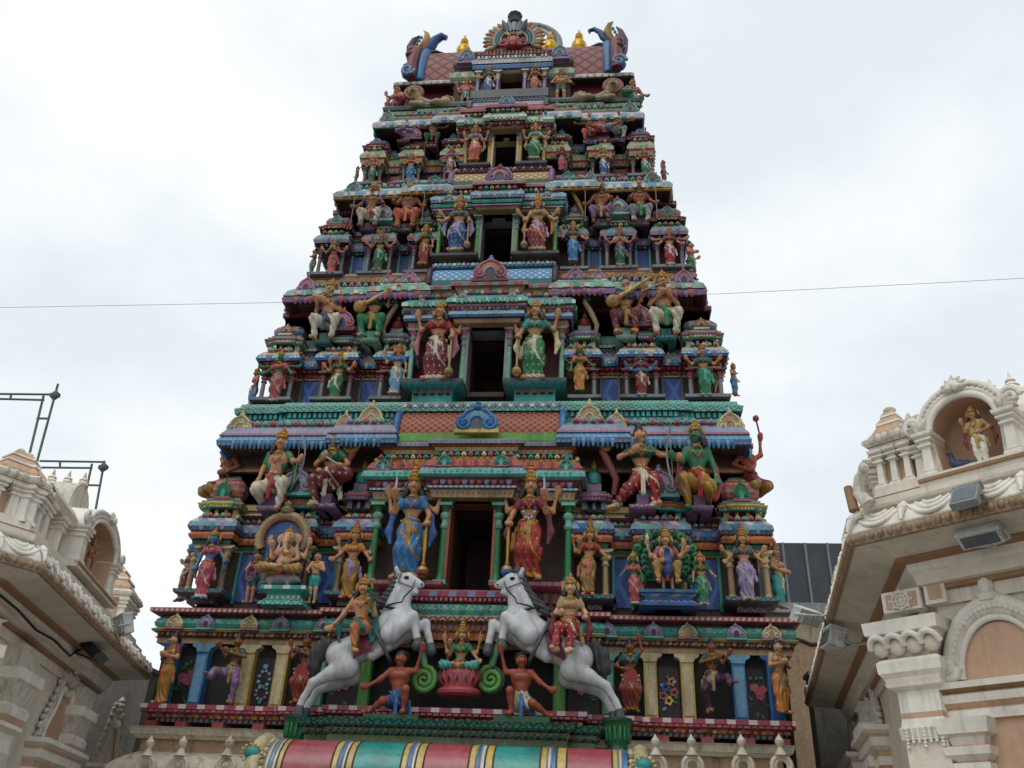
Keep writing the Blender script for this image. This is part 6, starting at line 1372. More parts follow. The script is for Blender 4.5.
f.chain('body', [V(-.18, 0, .10), V(.12, 0, .12)], [.10, .09]); f.chain('body', [V(.12, 0, .12), V(.25, -.02, .12), V(.32, -.03, .09)], [.08, .06, .02])
f.ball('body', V(.2, -.05, .2), .03); f.chain('body', [V(-.26, 0, .1), V(-.36, 0, .05), V(-.42, 0, .12)], [.025, .015, .01])
for x in (-.2, .1): f.chain('body', [V(x, -.06, .08), V(x+.05, -.1, .0)], [.04, .02])
r_ = empty('mouse_statue', a); tag(r_, 'small grey mouse statue at the feet of the elephant-headed figure', 'mouse statue'); f.build(r_, dict(body='stonegrey'))
AG = 'small attendants beside the seated figures'
tw = lambda f, J: (torus(f.m('hoop'), (0, -.16, .55), .11, 0, .018, 'lotus', 16) if 0 else f.m('hoop').tube([(.10*math.cos(a), -.17, .55+.15*math.sin(a)) for a in np.linspace(0, 2*math.pi, 19)[:-1]], .022, 'lotus', 6, closed=True))
statue('boy attendant in teal shorts holding a pink hoop left of the elephant-headed figure', 248.5, 604, 553, -0.14, sex='m', arms=(('front', 'lap'),), skin='skin', cloth='deepteal', head='none', hairk='short', garment='loin', sashc=None, group=AG, extra=tw)
statue('boy attendant in teal shorts with folded arms right of the elephant-headed figure', 311, 604.5, 553, -0.14, sex='m', arms=(('lap', 'front'),), skin='fair', cloth='teal', head='none', hairk='short', garment='loin', sashc=None, group=AG)
# peacock rider
pedestal_px(669, 590, 606, .40, -0.56, .8, ('royal', 'sky'), 'blue cloud-carved pedestal under the peacock')
pk = at(668, 591, -0.40); r_ = tag(empty('peacock_statue', pk), 'blue peacock statue with a fanned green tail behind its seated rider', 'peacock statue'); f = Fig(.018)
f.chain('body', [V(0, .0, .35), V(0, -.10, .30), V(0, -.16, .42), V(0, -.17, .56), V(0, -.20, .62)], [.12, .12, .075, .045, .045]); f.chain('body', [V(0, -.22, .62), V(0, -.30, .59)], [.03, .008])
for q in (-1, 1): f.chain('wing#%d' % q, [V(q*.08, -.06, .38), V(q*.14, .02, .26), V(q*.12, .06, .14)], [.07, .07, .03], (.6, 1, 1)); f.chain('leg#%d' % q, [V(q*.06, -.05, .24), V(q*.07, -.06, .02), V(q*.07, -.14, .01)], [.04, .02, .02])
g = f.m('tail_fan'); g.prism([(.50*math.cos(a), .55+.50*math.sin(a)) for a in np.linspace(-.7, math.pi+.7, 30)], .22, .27, 'deepgreen')
for k in range(17):
    a = -.65+(math.pi+1.3)*k/16
    for rr, w_ in ((.50, .085), (.35, .07)):
        c = V(rr*math.cos(a), .2, .55+rr*math.sin(a)); g.ball(c, (w_, .05, w_), ('green', 'leaf')[(k+(rr < .4)) % 2], 8, 6); g.ball(c+V(0, -.045, 0), (.028, .02, .028), 'deepgreen', 6, 4)
f.build(r_, dict(body='royal', wing='navy', leg='tan'))
statue('crowned rider in red and white with a small spear seated on the peacock', 667.5, 592, 523, -0.46, sex='m', arms=(('lap', 'out'), ('up', 'up')), legs=(((-.17, -.16, .52), (-.14, -.18, .28), (-.16, -.27, .26)), ((.17, -.16, .52), (.15, -.16, .28), (.17, -.25, .26))), skin='skin', cloth='gold', border='goldleaf', vest='pink', head='tall', dz=-.14, lz=.03, sashc='red', extra=lambda f, J: (f.m('spear').tube([J['hands'][2]+V(0, -.02, -.1), J['hands'][2]+V(0, -.02, .06)], .008, 'steel', 6), f.m('spear').lathe(J['hands'][2]+V(0, -.02, .05), [(.008, 0), (.035, .03), (.03, .06), (.003, .11)], 'ivory', 8, sy=.4), items(('disc', 3))(f, J)))
statue('green-faced attendant in a magenta sari left of the peacock', 635, 606, 551, -0.50, arms=(('lowout', 'down'),), skin='greenskin', cloth='lotus', border='ivory', blouse='lotus', head='short', sashc='rose', group=AG)
statue('attendant in an emerald sari right of the peacock', 704, 606.5, 551, -0.50, arms=(('down', 'lowout'),), skin='skin', cloth='green', border='mint', blouse='leaf', head='short', sashc='mint', group=AG)
# lions under the ridge
def lion(px0, py0, px1, sgn, label):
    a = at((px0+px1)/2, py0, 1.72); L = abs(at(px1, py0, 1.72).x-at(px0, py0, 1.72).x)/2; r_ = tag(empty('lion_statue', a), label, 'lion statue', 'tan lions lying under the ridge roof'); f = Fig(.02); s = sgn
    f.chain('body', [V(-s*L*.75, .05, .20), V(0, .05, .20), V(s*L*.45, .02, .25)], [.16, .13, .18]); f.ball('body', V(-s*L*.72, -.06, .15), .16)
    f.chain('body', [V(s*L*.45, -.04, .12), V(s*L*.3, -.15, .05), V(s*L*.75, -.2, .05)], [.11, .07, .06]); f.chain('body', [V(-s*L*.7, -.1, .1), V(-s*L*.35, -.2, .06), V(-s*L*.1, -.2, .05)], [.11, .08, .05])
    hd = V(s*L*.74, -.12, .50); f.ball('body', hd, .16); f.chain('body', [V(s*L*.5, .0, .28), hd], [.16, .14]); f.ball('body', hd+V(0, -.12, -.04), .085)
    f.ball('body', hd+V(0, -.19, -.0), .035)
    for k in range(18):
        b = 2*math.pi*k/18; f.ball('mane', hd+V(.21*math.cos(b), .02, .21*math.sin(b)), .07)
    for k in range(9):
        b = 2*math.pi*k/9; f.ball('mane', hd+V(.13*math.cos(b), .12, .13*math.sin(b)), .1)
    for q in (-1, 1): f.m('eye#%d' % q).ball(hd+V(q*.06, -.13, .05), (.028, .02, .03), 'black', 7, 5)
    f.m('mouth').ball(hd+V(0, -.17, -.085), (.06, .03, .03), 'darkred', 8, 5)
    f.chain('tail', [V(-s*L*.9, .05, .15), V(-s*L*1.05, 0, .25), V(-s*L*.95, 0, .40), V(-s*L*.72, 0, .46), V(-s*L*.52, 0, .40), V(-s*L*.55, 0, .28), V(-s*L*.72, 0, .25)], [.03, .028, .026, .026, .028, .03, .03])
    f.build(r_, dict(body='tan', mane='brown', tail='tan'))
lion(407, 109.5, 452, -1, 'tan lion lying with its maned head at the left end of the top tier')
lion(574, 104, 619, 1, 'tan lion lying with its maned head at the right end of the top tier')
# curled red snouts over the inner shrine roofs
for s in (-1, 1):
    for (pl, pr, pyb, pyt, Y, w_, part, c1, c2) in ((350, 606, 492, 445, -0.02, .11, tiers[0], 'brick', 'gold'), (389, 583, 338, 301, 0.45, .09, tiers[1], 'tan', 'deepgreen'), (424, 573, 227, 193, 0.95, .08, tiers[2], 'gold', 'mint')):
        x = half(pl, pr, pyb, Y)*s; z0_ = zat(pl, pyb, Y); z1_ = zat(pl, pyt, Y); H = z1_-z0_; m = MB()
        m.tube([(x+s*.18, Y+.1, z0_), (x+s*.22, Y+.04, z0_+H*.3), (x+s*.10, Y, z0_+H*.6), (x-s*.02, Y-.03, z0_+H*.85), (x-s*.0, Y-.06, z0_+H)], [w_*.5, w_*.6, w_*.66, w_*.6, w_*.4], c1, 9)
        m.tube(spiral(x+s*.06, z0_+H*.95, w_*1.3, .02, 1.3, 0, s, Y-.05), w_*.45, c2, 7); m.ball((x+s*.06, Y-.06, z0_+H*.95), w_*.6, 'royal', 7, 5); m.build('curled_snout', part)
# ------------------------------------------------------------------ gate storey below the frieze: parapets, porch roof, green ledge
gt = empty('gate_storey', (0, -0.4, 0)); gt.parent = tower; gt['label'] = 'cream gate storey with scrolled parapets and a striped porch roof'
paint('creamwall', '#c9b99a', rough=0.6, grime=0.35); paint('creamtrim', '#d9cfba', rough=0.55, grime=0.3); paint('sandwall', '#b89a78', rough=0.65, grime=0.3)
zt_ = zat(240, 728, -0.75); wL = half(133, 802, 728, -0.75); wl = half(112, 814, 752, -0.95)
m = MB(); m.sweep([(-wL+.25, YBACK), (-wL+.25, -.3), (-1.6, -.3), (-1.6, 2.5), (1.6, 2.5), (1.6, -.3), (wL-.25, -.3), (wL-.25, YBACK)], [(0, 0, 'creamwall'), (0, 2.7)])
m.box(-1.6, 1.6, -.3, 2.5, 2.55, 2.7, 'creamwall'); m.sweep([(-wL+.25, YBACK), (-wL+.25, -.3), (wL-.25, -.3), (wL-.25, YBACK)], [(-3, 2.7, 'creamwall'), (0, 2.7, 'creamwall'), (0, zt_-.02, 'creamwall'), (-2, zt_-.02)])
tbuild(m, 'gate_wall', gt)
for s in (-1, 1):
    PP = [(-wL+.2, 3), (-wL+.2, -.62), (-1.9, -.62), (-1.9, -.3)] if s < 0 else [(1.9, -.3), (1.9, -.62), (wL-.2, -.62), (wL-.2, 3)]
    zz = lambda py: zat(240, py, -.8)
    m = MB(); m.sweep(PP, [(-.3, zz(728)-1.6, 'creamtrim'), (.0, zz(728)-1.6, 'creamtrim'), (0, zz(768)-.4, 'creamwall')]+roll(.02, zz(768)-.4, .02, zz(753), .30, 'creamtrim', 8)+[(.0, zz(753), 'sandwall'), (0, zz(741), 'sandwall'), (.06, zz(740), 'creamtrim'), (.10, zz(737), 'creamtrim'), (.13, zz(736), 'creamtrim'), (.16, zz(730), 'creamtrim'), (.2, zz(728.5), 'creamtrim'), (-.5, zz(728))])
    m.build('parapet', gt)
    for px in ((146, 179, 226) if s < 0 else (656, 692.5, 743, 781.5)):
        c = at(px, 765, -1.0); m = MB()
        for rr, tk in ((.13, .034), (.085, .024)):
            m.tube([(c.x+rr*math.cos(a), -1.02, c.z-.02+rr*math.sin(a)) for a in np.linspace(-.9, math.pi+.9, 19)], tk, 'creamtrim', 7)
        for q in (-1, 1): m.tube([(c.x+q*.105, -1.02, c.z-.15), (c.x+q*.17, -1.03, c.z-.2), (c.x+q*.24, -1.02, c.z-.17)], [.04, .05, .03], 'creamtrim', 7)
        m.lathe((c.x, -1.02, c.z+.12), [(.09, 0), (.06, .05), (.035, .1), (.06, .15), (.065, .19), (.02, .25), (.005, .28)], 'creamtrim', 9); m.build('horseshoe_ornament', gt)
paint('moss', '#5e7048', rough=.6)
# green ledge behind the porch roof and the capitals under the hind hooves
m = MB(); zg = lambda py: zat(455, py, -1.1)
P = [(-2.1, -.4), (-2.1, -1.0), (-1.72, -1.0), (-1.72, -1.14), (1.72, -1.14), (1.72, -1.0), (2.1, -1.0), (2.1, -.4)]
m.sweep(P, [(-.3, zg(775), 'leaf'), (0, zg(775), 'moss'), (0, zg(738), 'deepgreen'), (.03, zg(736), 'leaf'), (.03, zg(731), 'deepgreen'), (.08, zg(729), 'leaf'), (.1, zg(726), 'deepgreen'), (.12, zg(722), 'leaf'), (-.9, zg(721))]); teeth(m, P, .05, zg(735), zg(732), .09, .5, .04, 'deepgreen', ['leaf', 'deepgreen']); m.build('green_ledge', gt)
for px, py in ((299.5, 716), (617, 719.5)):
    a = at(px, py, -0.85); m = MB(); m.lathe((a.x, -.87, a.z-.42), [(.15, -.5), (.15, 0), (.13, .06), (.16, .14), (.15, .26), (.2, .34), (.22, .38), (.22, .42)], ['leaf', 'deepgreen', 'green', 'leaf', 'green', 'leaf', 'deepgreen'], 14)
    for k in range(14):
        b = 2*math.pi*k/14; m.ball((a.x+.165*math.cos(b), -.87+.165*math.sin(b), a.z-.2), (.028, .028, .13), 'green', 6, 5)
    m.build('hoof_capital', gt)
# striped barrel of the porch roof
yc, rr = -1.75, .52; zc = zat(455, 744, -1.85)-rr*.985
for _k in ('lotus', 'teal', 'yellow', 'blue', 'white', 'sky', 'cream'): paint('enamel_'+_k, PAL[_k], rough=.2, grime=.4, streak=.25, spec=.5)
stops = [(272, 'cream'), (276, 'sky'), (279.5, 'white'), (283.5, 'yellow'), (289, 'lotus'), (337, 'yellow'), (343, 'blue'), (347, 'white'), (351, 'yellow'), (358, 'teal'), (405, 'yellow'), (411, 'blue'), (415, 'white'), (419, 'yellow'), (427, 'lotus'), (471, 'yellow'), (478, 'blue'), (482, 'white'), (487, 'yellow'), (495, 'teal'), (541, 'yellow'), (548, 'white'), (552, 'blue'), (557, 'yellow'), (567, 'lotus'), (612, 'yellow'), (618, 'white'), (622, 'blue'), (627, None)]
xs = [at(p[0], 748, yc-.3).x for p in stops]; m = MB()
n = 14
def arc(x, r): return [(x, yc-r*math.cos(-.5+(math.pi+1.0)*k/n), zc+r*math.sin(-.5+(math.pi+1.0)*k/n)) for k in range(n+1)]
for k in range(len(stops)-1):
    a = arc(xs[k], rr); b = arc(xs[k+1], rr); m.add(a+b, [(q, n+1+q, n+2+q, q+1) for q in range(n)], 'enamel_'+stops[k][1], True)
    m.tube(arc(xs[k], rr+.002), .012, 'umber' if stops[k][1] in ('yellow', 'lotus', 'teal') else 'grey', 5)
m.build('porch_roof', gt)
for s, x in ((-1, xs[0]), (1, xs[-1])):
    m = MB(); m.add(arc(x, rr)+[(x, yc, zc-rr*.5)], [tuple(range(n+2))], 'umber')
    for k in range(22):
        a = -.4+(math.pi+.8)*k/21
        for q, r0 in ((.05, -.03), (.13, -.03)): m.ball((x+s*q, yc-(rr+r0)*math.cos(a), zc+(rr+r0)*math.sin(a)), (.05, .045, .045), ('cream', 'tan', 'cream')[(k+int(q*10)) % 3], 6, 4)
    m.tube([(x+s*.17, yc-(rr-.03)*math.cos(a), zc+(rr-.03)*math.sin(a)) for a in np.linspace(-.5, math.pi+.5, 21)], .10, 'cream', 8)
    m.ball((x+s*.20, yc-.46, zc+.28), (.11, .08, .09), 'teal', 12, 8); fan_ = [m.ball((x+s*.20+.14*math.cos(a), yc-.48, zc+.28+.11*math.sin(a)), (.025, .02, .022), ('cream', 'yellow')[int(a*3) % 2], 6, 4) for a in np.linspace(0, 6.28, 15)[:-1]]
    m.build('porch_gable', gt)
# the porch under its roof
m = MB(); m.box(xs[0]+.2, xs[-1]-.2, yc-.4, yc+.4, 2.5, zc-.2, 'creamwall'); m.build('porch_beam', gt)
for x in (xs[0]+.4, xs[-1]-.4): column_mb(x, yc, 0, 2.5, .18, ('creamtrim', 'creamwall', 'creamtrim')).build('porch_column', gt)
# ------------------------------------------------------------------ white octagonal shrines either side
paint('shrinewall', '#dcd2c2', dark=1.0, streak=0.25, fade=0.15, fine=0.12, rough=0.6, grime=0.3, scale=1.3); paint('shrinewhite', '#e6e0d4', dark=1.0, streak=0.25, fade=0.15, fine=0.12, rough=0.55, grime=0.3, scale=3, dirt='#5a5248'); paint('shrinetan', '#c8a488', dark=1.0, streak=0.25, fade=0.15, fine=0.12, rough=0.65, grime=0.25)
paint('shrinebrown', '#9c7454', dark=1.0, streak=0.25, fade=0.15, fine=0.12, rough=0.65, grime=0.3); paint('soffit', '#d0c8ba', dark=1.0, streak=0.25, fade=0.15, fine=0.12, rough=0.7, grime=0.3); paint('carved', '#a98f72', rough=0.6, grime=0.75, scale=26, dirt='#3a2418')
paint('pitted', '#cfc8ba', dark=1.0, streak=0.25, fade=0.15, fine=0.12, rough=0.65, grime=0.6, scale=14, dirt='#5a5148')
paint('lampgrey', '#8c908e', rough=0.4, grime=0.15, bump=0); paint('lampwhite', '#d0d2d0', rough=0.4, grime=0.2, bump=0); paint('lampblack', '#18181a', rough=0.35, grime=0.1, bump=0); paint('lampglass', '#5a6068', rough=0.08, grime=0.05, bump=0)
ZL_ = 4.4
def pray(px, py): return AX_F+AX_R*((px-512)/F_PX)+AX_U*((384-py)/F_PX)
def at_z(px, py, z): d = pray(px, py); return CAM+d*((z-CAM.z)/d.z)
class Face:
    """wall face: origin K on the eave edge, d along it, outward to the right of d; local x = along, -y = outward"""
    def __init__(s, K, d): s.K = Vector((K.x, K.y, 0)); s.d = Vector((d[0], d[1], 0)).normalized(); s.n = Vector((s.d.y, -s.d.x, 0)); s.rz = math.atan2(s.d.y, s.d.x)
    def uz(s, px, py, o):
        r = pray(px, py); t = (s.n*o+s.K-CAM).dot(s.n)/r.dot(s.n); p = CAM+r*t; return (p-s.K).dot(s.d), p.z
    def build(s, mb, name, parent):
        o = mb.build(name, parent, s.K-parent.location); o.rotation_euler = (0, 0, s.rz); return o
    def pos(s, u, o, z): return s.K+s.d*u+s.n*o+Vector((0, 0, z))
def shrine_shell(root, path, zl, closed_back):
    loc = root.location
    def shift(p): return (p[0]-loc.x, p[1]-loc.y)
    P = [shift(p) for p in path]
    m = MB(); m.sweep(P, [(-0.700, 0, 'shrinewall'), (-0.700, zl-.47)], closed=True); root_o = m.build('wall', root)
    m = MB(); m.sweep(P, [(-0.750, zl-.50, 'shrinewall'), (-0.660, zl-.50, 'shrinewall'), (-0.660, zl-.38, 'shrinebrown'), (-0.610, zl-.37, 'shrinebrown'), (-0.610, zl-.33, 'shrinewall'), (-0.560, zl-.32, 'shrinewall'), (-0.530, zl-.22, 'shrinewhite'), (-0.490, zl-.2, 'shrinewhite'), (-0.490, zl-.14, 'shrinebrown'), (-0.410, zl-.12, 'shrinebrown'), (-0.400, zl-.09, 'soffit'), (-.05, zl-.02, 'soffit'), (-.04, zl-.035, 'carved'), (0, zl-.03, 'carved'), (.015, zl+.02, 'carved'), (.0, zl+.075, 'carved'), (-.03, zl+.08, 'pitted'), (-.03, zl+.10, 'shrinewhite'), (-.05, zl+.17, 'shrinewhite'), (-.11, zl+.25, 'shrinewhite'), (-.2, zl+.30, 'shrinewhite'), (-.26, zl+.31, 'pitted'), (-.26, zl+.34, 'shrinewall'), (-.22, zl+.35, 'shrinewhite'), (-.20, zl+.37, 'shrinewall'), (-.2, zl+.43, 'shrinebrown'), (-.24, zl+.44, 'shrinebrown'), (-.24, zl+.46, 'shrinewall'), (-.30, zl+.47, 'shrinewall'), (-.32, zl+.58, 'shrinewhite'), (-.36, zl+.59, 'shrinewhite'), (-2.2, zl+.6)], closed=True)
    m.build('eave', root)
    # carved knobs along the lip, swags on the roll
    m = MB(); kk = [0]
    def knob(p, d, nn, L):
        kk[0] += 1
        m.ball((p.x, p.y, zl+.025), (.035, .035, .042), 'carved', 6, 4)
    for i in range(len(P)): along([P[i], P[(i+1) % len(P)]], .005, .085, knob)
    m.build('carved_lip', root)
    m = MB()
    def swag(p, d, nn, L):
        D = Vector((d.x, d.y, 0)); N = Vector((nn.x, nn.y, 0)); c = Vector((p.x, p.y, 0))
        for q, dep in ((.46, .15), (.30, .10), (.16, .05)):
            m.tube([c+D*(L*q*t)+N*(-.125+.105*(1-t*t)*(dep/.15)+.0)+Vector((0, 0, zl+.275-dep*(1-t*t))) for t in np.linspace(-1, 1, 9)], [.012, .018, .022, .024, .025, .024, .022, .018, .012], 'shrinewhite', 6)
        e = c+D*(L*.5); m.tube([e+N*-.12+Vector((0, 0, zl+.28)), e+N*-.02+Vector((0, 0, zl+.19)), e+N*.01+Vector((0, 0, zl+.10))], [.035, .03, .012], 'shrinewhite', 6); m.ball(e+N*-.05+Vector((0, 0, zl+.23)), .04, 'shrinewhite', 7, 5)
    for i in range(len(P)): along([P[i], P[(i+1) % len(P)]], 0, .52, swag)
    m.build('swag_roll', root)
def pier(m, x0, x1, y0, y1, z0, z1, c='shrinewhite', panel=None):
    """moulded square pilaster with stepped base and capital"""
    H = z1-z0; P = [(x0, y1), (x0, y0), (x1, y0), (x1, y1)]
    m.sweep(P, [(.03, z0, c), (.03, z0+.07*H, c), (.015, z0+.1*H, c), (0.02, z0+.13*H, c), (0, z0+.16*H, c), (-.008, z0+.66*H, c), (.018, z0+.69*H, c), (.018, z0+.73*H, 'pitted'), (.0, z0+.75*H, c), (0, z0+.79*H, c), (.03, z0+.82*H, c), (.03, z0+.86*H, 'pitted'), (.01, z0+.88*H, c), (.045, z0+.93*H, c), (.05, z0+H, c), (-(x1-x0)/2+.002, z0+H)])
def fan(m, x, y, z, r, lean, n=7, c='pitted', spread=2.2):
    """spray of carved leaves"""
    for k in range(n):
        a = lean+spread*(k/(n-1)-.5); q = r*(1-.25*abs(k/(n-1)-.5)*2)
        m.tube([(x+q*t*math.sin(a*(.6+.5*t)), y-.03*math.sin(3*t), z+q*t*math.cos(a*(.6+.5*t))) for t in np.linspace(0, 1, 6)], [.020, .034, .036, .030, .020, .006], c, 6)
        m.ball((x+q*.55*math.sin(a*.87), y-.04, z+q*.55*math.cos(a*.87)), (.016, .014, .016), c, 5, 4)
def niche(fc, root, uc, zb, w, h, o, name='niche'):
    """arched niche standing proud of the parapet; w half width of the opening"""
    m = MB(); n = 24; A = [(w*math.cos(math.pi*k/n)*1.03, h*.60+h*.40*math.sin(math.pi*k/n)) for k in range(n+1)]
    inn = [(w*.92, 0)]+A+[(-w*.92, 0)]; ow = w*1.42
    O = [(ow*math.cos(math.pi*k/n), h*.58+h*.62*math.sin(math.pi*k/n)) for k in range(n+1)]; out_ = [(ow*.94, 0)]+O+[(-ow*.94, 0)]
    y0, y1 = -o-.0, -o+.55; N = len(inn)
    vs = [(uc+x, y0, zb+z) for x, z in inn]+[(uc+x, y0, zb+z) for x, z in out_]+[(uc+x, y1, zb+z) for x, z in inn]+[(uc+x, y1, zb+z) for x, z in out_]
    m.add(vs, [(k, k+1, N+k+1, N+k) for k in range(N-1)], 'pitted'); m.add(vs, [(N+k, N+k+1, 3*N+k+1, 3*N+k) for k in range(N-1)], 'shrinewhite', True)
    m.add(vs, [(k+1, k, 2*N+k, 2*N+k+1) for k in range(N-1)], 'shrinetan', True)
    m.add([(uc+x, y0+.34, zb+z) for x, z in inn], [tuple(range(N))], 'shrinetan')
    m.add([(uc+x, y1, zb+z) for x, z in out_], [tuple(range(N))], 'shrinewall')
    for f_, tk, c in ((1.04, .035, 'shrinewhite'), (1.2, .03, 'shrinewhite'), (1.36, .035, 'shrinewhite')):
        k_ = (f_-1)/.42
        m.tube([(uc+A[k][0]*(1-k_)+O[k][0]*k_, y0-.02, zb+A[k][1]*(1-k_)+O[k][1]*k_) for k in range(n+1)], tk, c, 7)
        if f_ == 1.2:
            for k in range(1, n): m.ball((uc+(A[k][0]*.3+O[k][0]*.7), y0-.03, zb+A[k][1]*.3+O[k][1]*.7), .03, 'pitted', 6, 4)
    for s in (-1, 1):
        pier(m, *sorted((uc+s*w*1.10, uc+s*w*1.42)), y0-.05, y0+.22, zb, zb+h*.62)
        fan(m, uc+s*w*1.3, y0-.04, zb+h*.64, .16, s*.6, 5)
        m.tube(spiral(uc+s*w*1.5, zb+h*.76, .10, .02, 1.4, 0, s, y0-.04), .032, 'shrinewhite', 6)
    m.box(uc-w*1.6, uc+w*1.6, y0-.1, y1, zb-.1, zb-.002, 'shrinewall'); m.box(uc-w*1.6, uc+w*1.6, y0-.12, y0-.05, zb-.06, zb-.03, 'shrinebrown')
    zt = zb+h*1.2
    fan(m, uc, y0-.03, zt-.10, .18, 0, 7, spread=2.4); fan(m, uc, y0-.06, zt-.09, .11, 0, 5, 'shrinewhite'); m.ball((uc, y0-.08, zt-.06), (.05, .04, .05), 'pitted', 8, 6)
    for k in (): m.tube([(uc+k*.06, y0, zt+.03), (uc+k*.09, y0, zt+.09), (uc+k*.07, y0, zt+.13)], [.025, .02, .008], 'pitted', 6)
    fc.build(m, name, root)
def kuta(fc, root, u0, u1, o, z0, z1, z2, z3, name='corner_turret', ncol=3):
    """little corner turret: piers, panelled walls, cornice and stepped pyramid roof"""
    m = MB(); W = u1-u0; y0, y1 = -o, -o+W
    m.box(u0+.06, u1-.06, y0+.08, y1-.06, z0, z1, 'shrinetan')
    pw = min(.12, W*.2)
    for k in range(ncol):
        x = u0+(W-pw)*k/(ncol-1); pier(m, x, x+pw, y0, y0+pw, z0, z1)
    for k in (0, 1): pier(m, u0 if k == 0 else u1-pw, u0+pw if k == 0 else u1, y1-pw, y1, z0, z1)
    P = [(u0, y0), (u1, y0), (u1, y1), (u0, y1)]; H = z2-z1
    m.sweep(P, [(-.1, z1, 'shrinewall'), (.02, z1, 'shrinewall'), (.03, z1+.2*H, 'shrinebrown'), (.04, z1+.25*H, 'shrinewhite'), (.07, z1+.45*H, 'pitted'), (.07, z1+.7*H, 'shrinewhite'), (.03, z1+.9*H, 'shrinewhite'), (.0, z2, 'shrinewhite'), (-.2*W, z2+.01)], closed=True)
    for k in range(5): m.ball((u0+W*(k+.5)/5, y0-.06, z1+.62*H), (.04, .03, .05), 'pitted', 7, 5)
    H = z3-z2; i = .01
    m.sweep(P, [(-i, z2, 'shrinetan'), (-i, z2+.10*H, 'shrinetan'), (-i-.14*W, z2+.34*H, 'shrinewhite'), (-i-.11*W, z2+.35*H, 'shrinewhite'), (-i-.12*W, z2+.42*H, 'shrinetan'), (-i-.26*W, z2+.62*H, 'shrinewhite'), (-i-.23*W, z2+.63*H, 'shrinewhite'), (-i-.24*W, z2+.69*H, 'shrinetan'), (-i-.36*W, z2+.86*H, 'shrinewhite'), (-.49*W, z2+.88*H)], closed=True)
    m.lathe((u0+W/2, (y0+y1)/2, z2+.84*H), [(.05, 0), (.065, .05*H), (.035, .08*H), (.045, .11*H), (.008, .18*H)], 'shrinewhite', 8)
    fc.build(m, name, root)
def floodlight(name, label, p, rz, tilt, w, h, d, body, group=None):
    o = empty(name, p, rz); tag(o, label, 'floodlight', group); m = MB()
    R_ = Matrix.Rotation(tilt, 3, 'X'); ux, uy, uz = R_ @ Vector((w/2, 0, 0)), R_ @ Vector((0, d/2, 0)), R_ @ Vector((0, 0, h/2))
    m.obox((0, 0, 0), ux, uy, uz, body); m.obox(-uy*.0+uz*1.15, ux*1.06, uy*1.1, uz*.16, body)
    for k in range(5): m.obox(uy*1.15+ux*(-.7+.35*k), ux*.06, uy*.25, uz*.8, body)
    m.build('housing', o); m = MB(); m.obox(-uy*1.02, ux*.86, uy*.06, uz*.78, 'lampglass'); m.build('glass', o)
    m = MB(); m.tube([ux*1.1, ux*1.1+Vector((0, .1, -h*.2)), Vector((0, .22, -h*.2)), -ux*1.1+Vector((0, .1, -h*.2)), -ux*1.1], .014, body, 6); m.tube([Vector((0, .2, -h*.2)), Vector((0, .42, -h*.1))], .018, body, 6); m.build('bracket', o)
    return o
def lerp2(a, b, t): return (a[0]+(b[0]-a[0])*t, a[1]+(b[1]-a[1])*t)
# ---- right shrine
KR = at_z(850, 543, ZL_); dA = (math.sin(R(48)), -math.cos(R(48))); dB = (-math.sin(R(8.5)), -math.cos(R(8.5)))
FA, FB = Face(KR, dA), Face(KR, dB)
k2 = (KR.x, KR.y); e1 = (k2[0]-dB[0]*8.2, k2[1]-dB[1]*8.2); a1 = (k2[0]+dA[0]*3.0, k2[1]+dA[1]*3.0); a2 = (a1[0]+5, a1[1]-.3)
rs = empty('shrine_building', (KR.x+2.5, KR.y+2.0, 0)); tag(rs, 'pale grey shrine on the right with a large peach niche holding a white-legged statue', 'shrine')
shrine_shell(rs, [e1, k2, a1, a2, (a2[0], e1[1]+.5)], ZL_, None)
o_ = -.38
uN, zN = FA.uz(978, 470, o_); uL, _ = FA.uz(944, 478, o_); uR_, _ = FA.uz(1012, 462, o_); zT = FA.uz(980, 391, o_)[1]
wN = (uR_-uL)/2*.98; niche(FA, rs, uN, zN, wN, (zT-zN)*.95, o_+.08)
ku0, kz0 = FA.uz(880, 486, o_); ku1, _ = FA.uz(914, 478, o_); kz1 = FA.uz(896, 446, o_)[1]; kz2 = FA.uz(896, 431, o_)[1]; kz3 = FA.uz(893, 406, o_-.15)[1]
kuta(FA, rs, ku0, ku1, o_+.02, kz0-.05, kz1, kz2, kz3)
m = MB(); u0, z0 = FA.uz(914, 478, o_-.1); u1, _ = FA.uz(936, 475, o_-.1)       # low panel between turret and niche
m.box(u0, u1+.1, -o_+.1, -o_+.5, z0-.1, FA.uz(920, 440, o_-.1)[1], 'shrinetan'); pier(m, *[FA.uz(p, 475, o_)[0] for p in (917, 926)], -o_, -o_+.2, z0-.1, FA.uz(920, 445, o_)[1])
zz = FA.uz(920, 440, o_)[1]; m.sweep([(u0, -o_+.4), (u0, -o_+.04), (u1+.1, -o_+.04)], [(-.1, zz, 'shrinewall'), (.05, zz, 'shrinewall'), (.09, zz+.08, 'pitted'), (.03, zz+.16, 'shrinewhite'), (-.4, zz+.17)]); fan(m, u0+.12, -o_-.03, zz+.12, .17, 0, 5); FA.build(m, 'parapet_panel', rs)
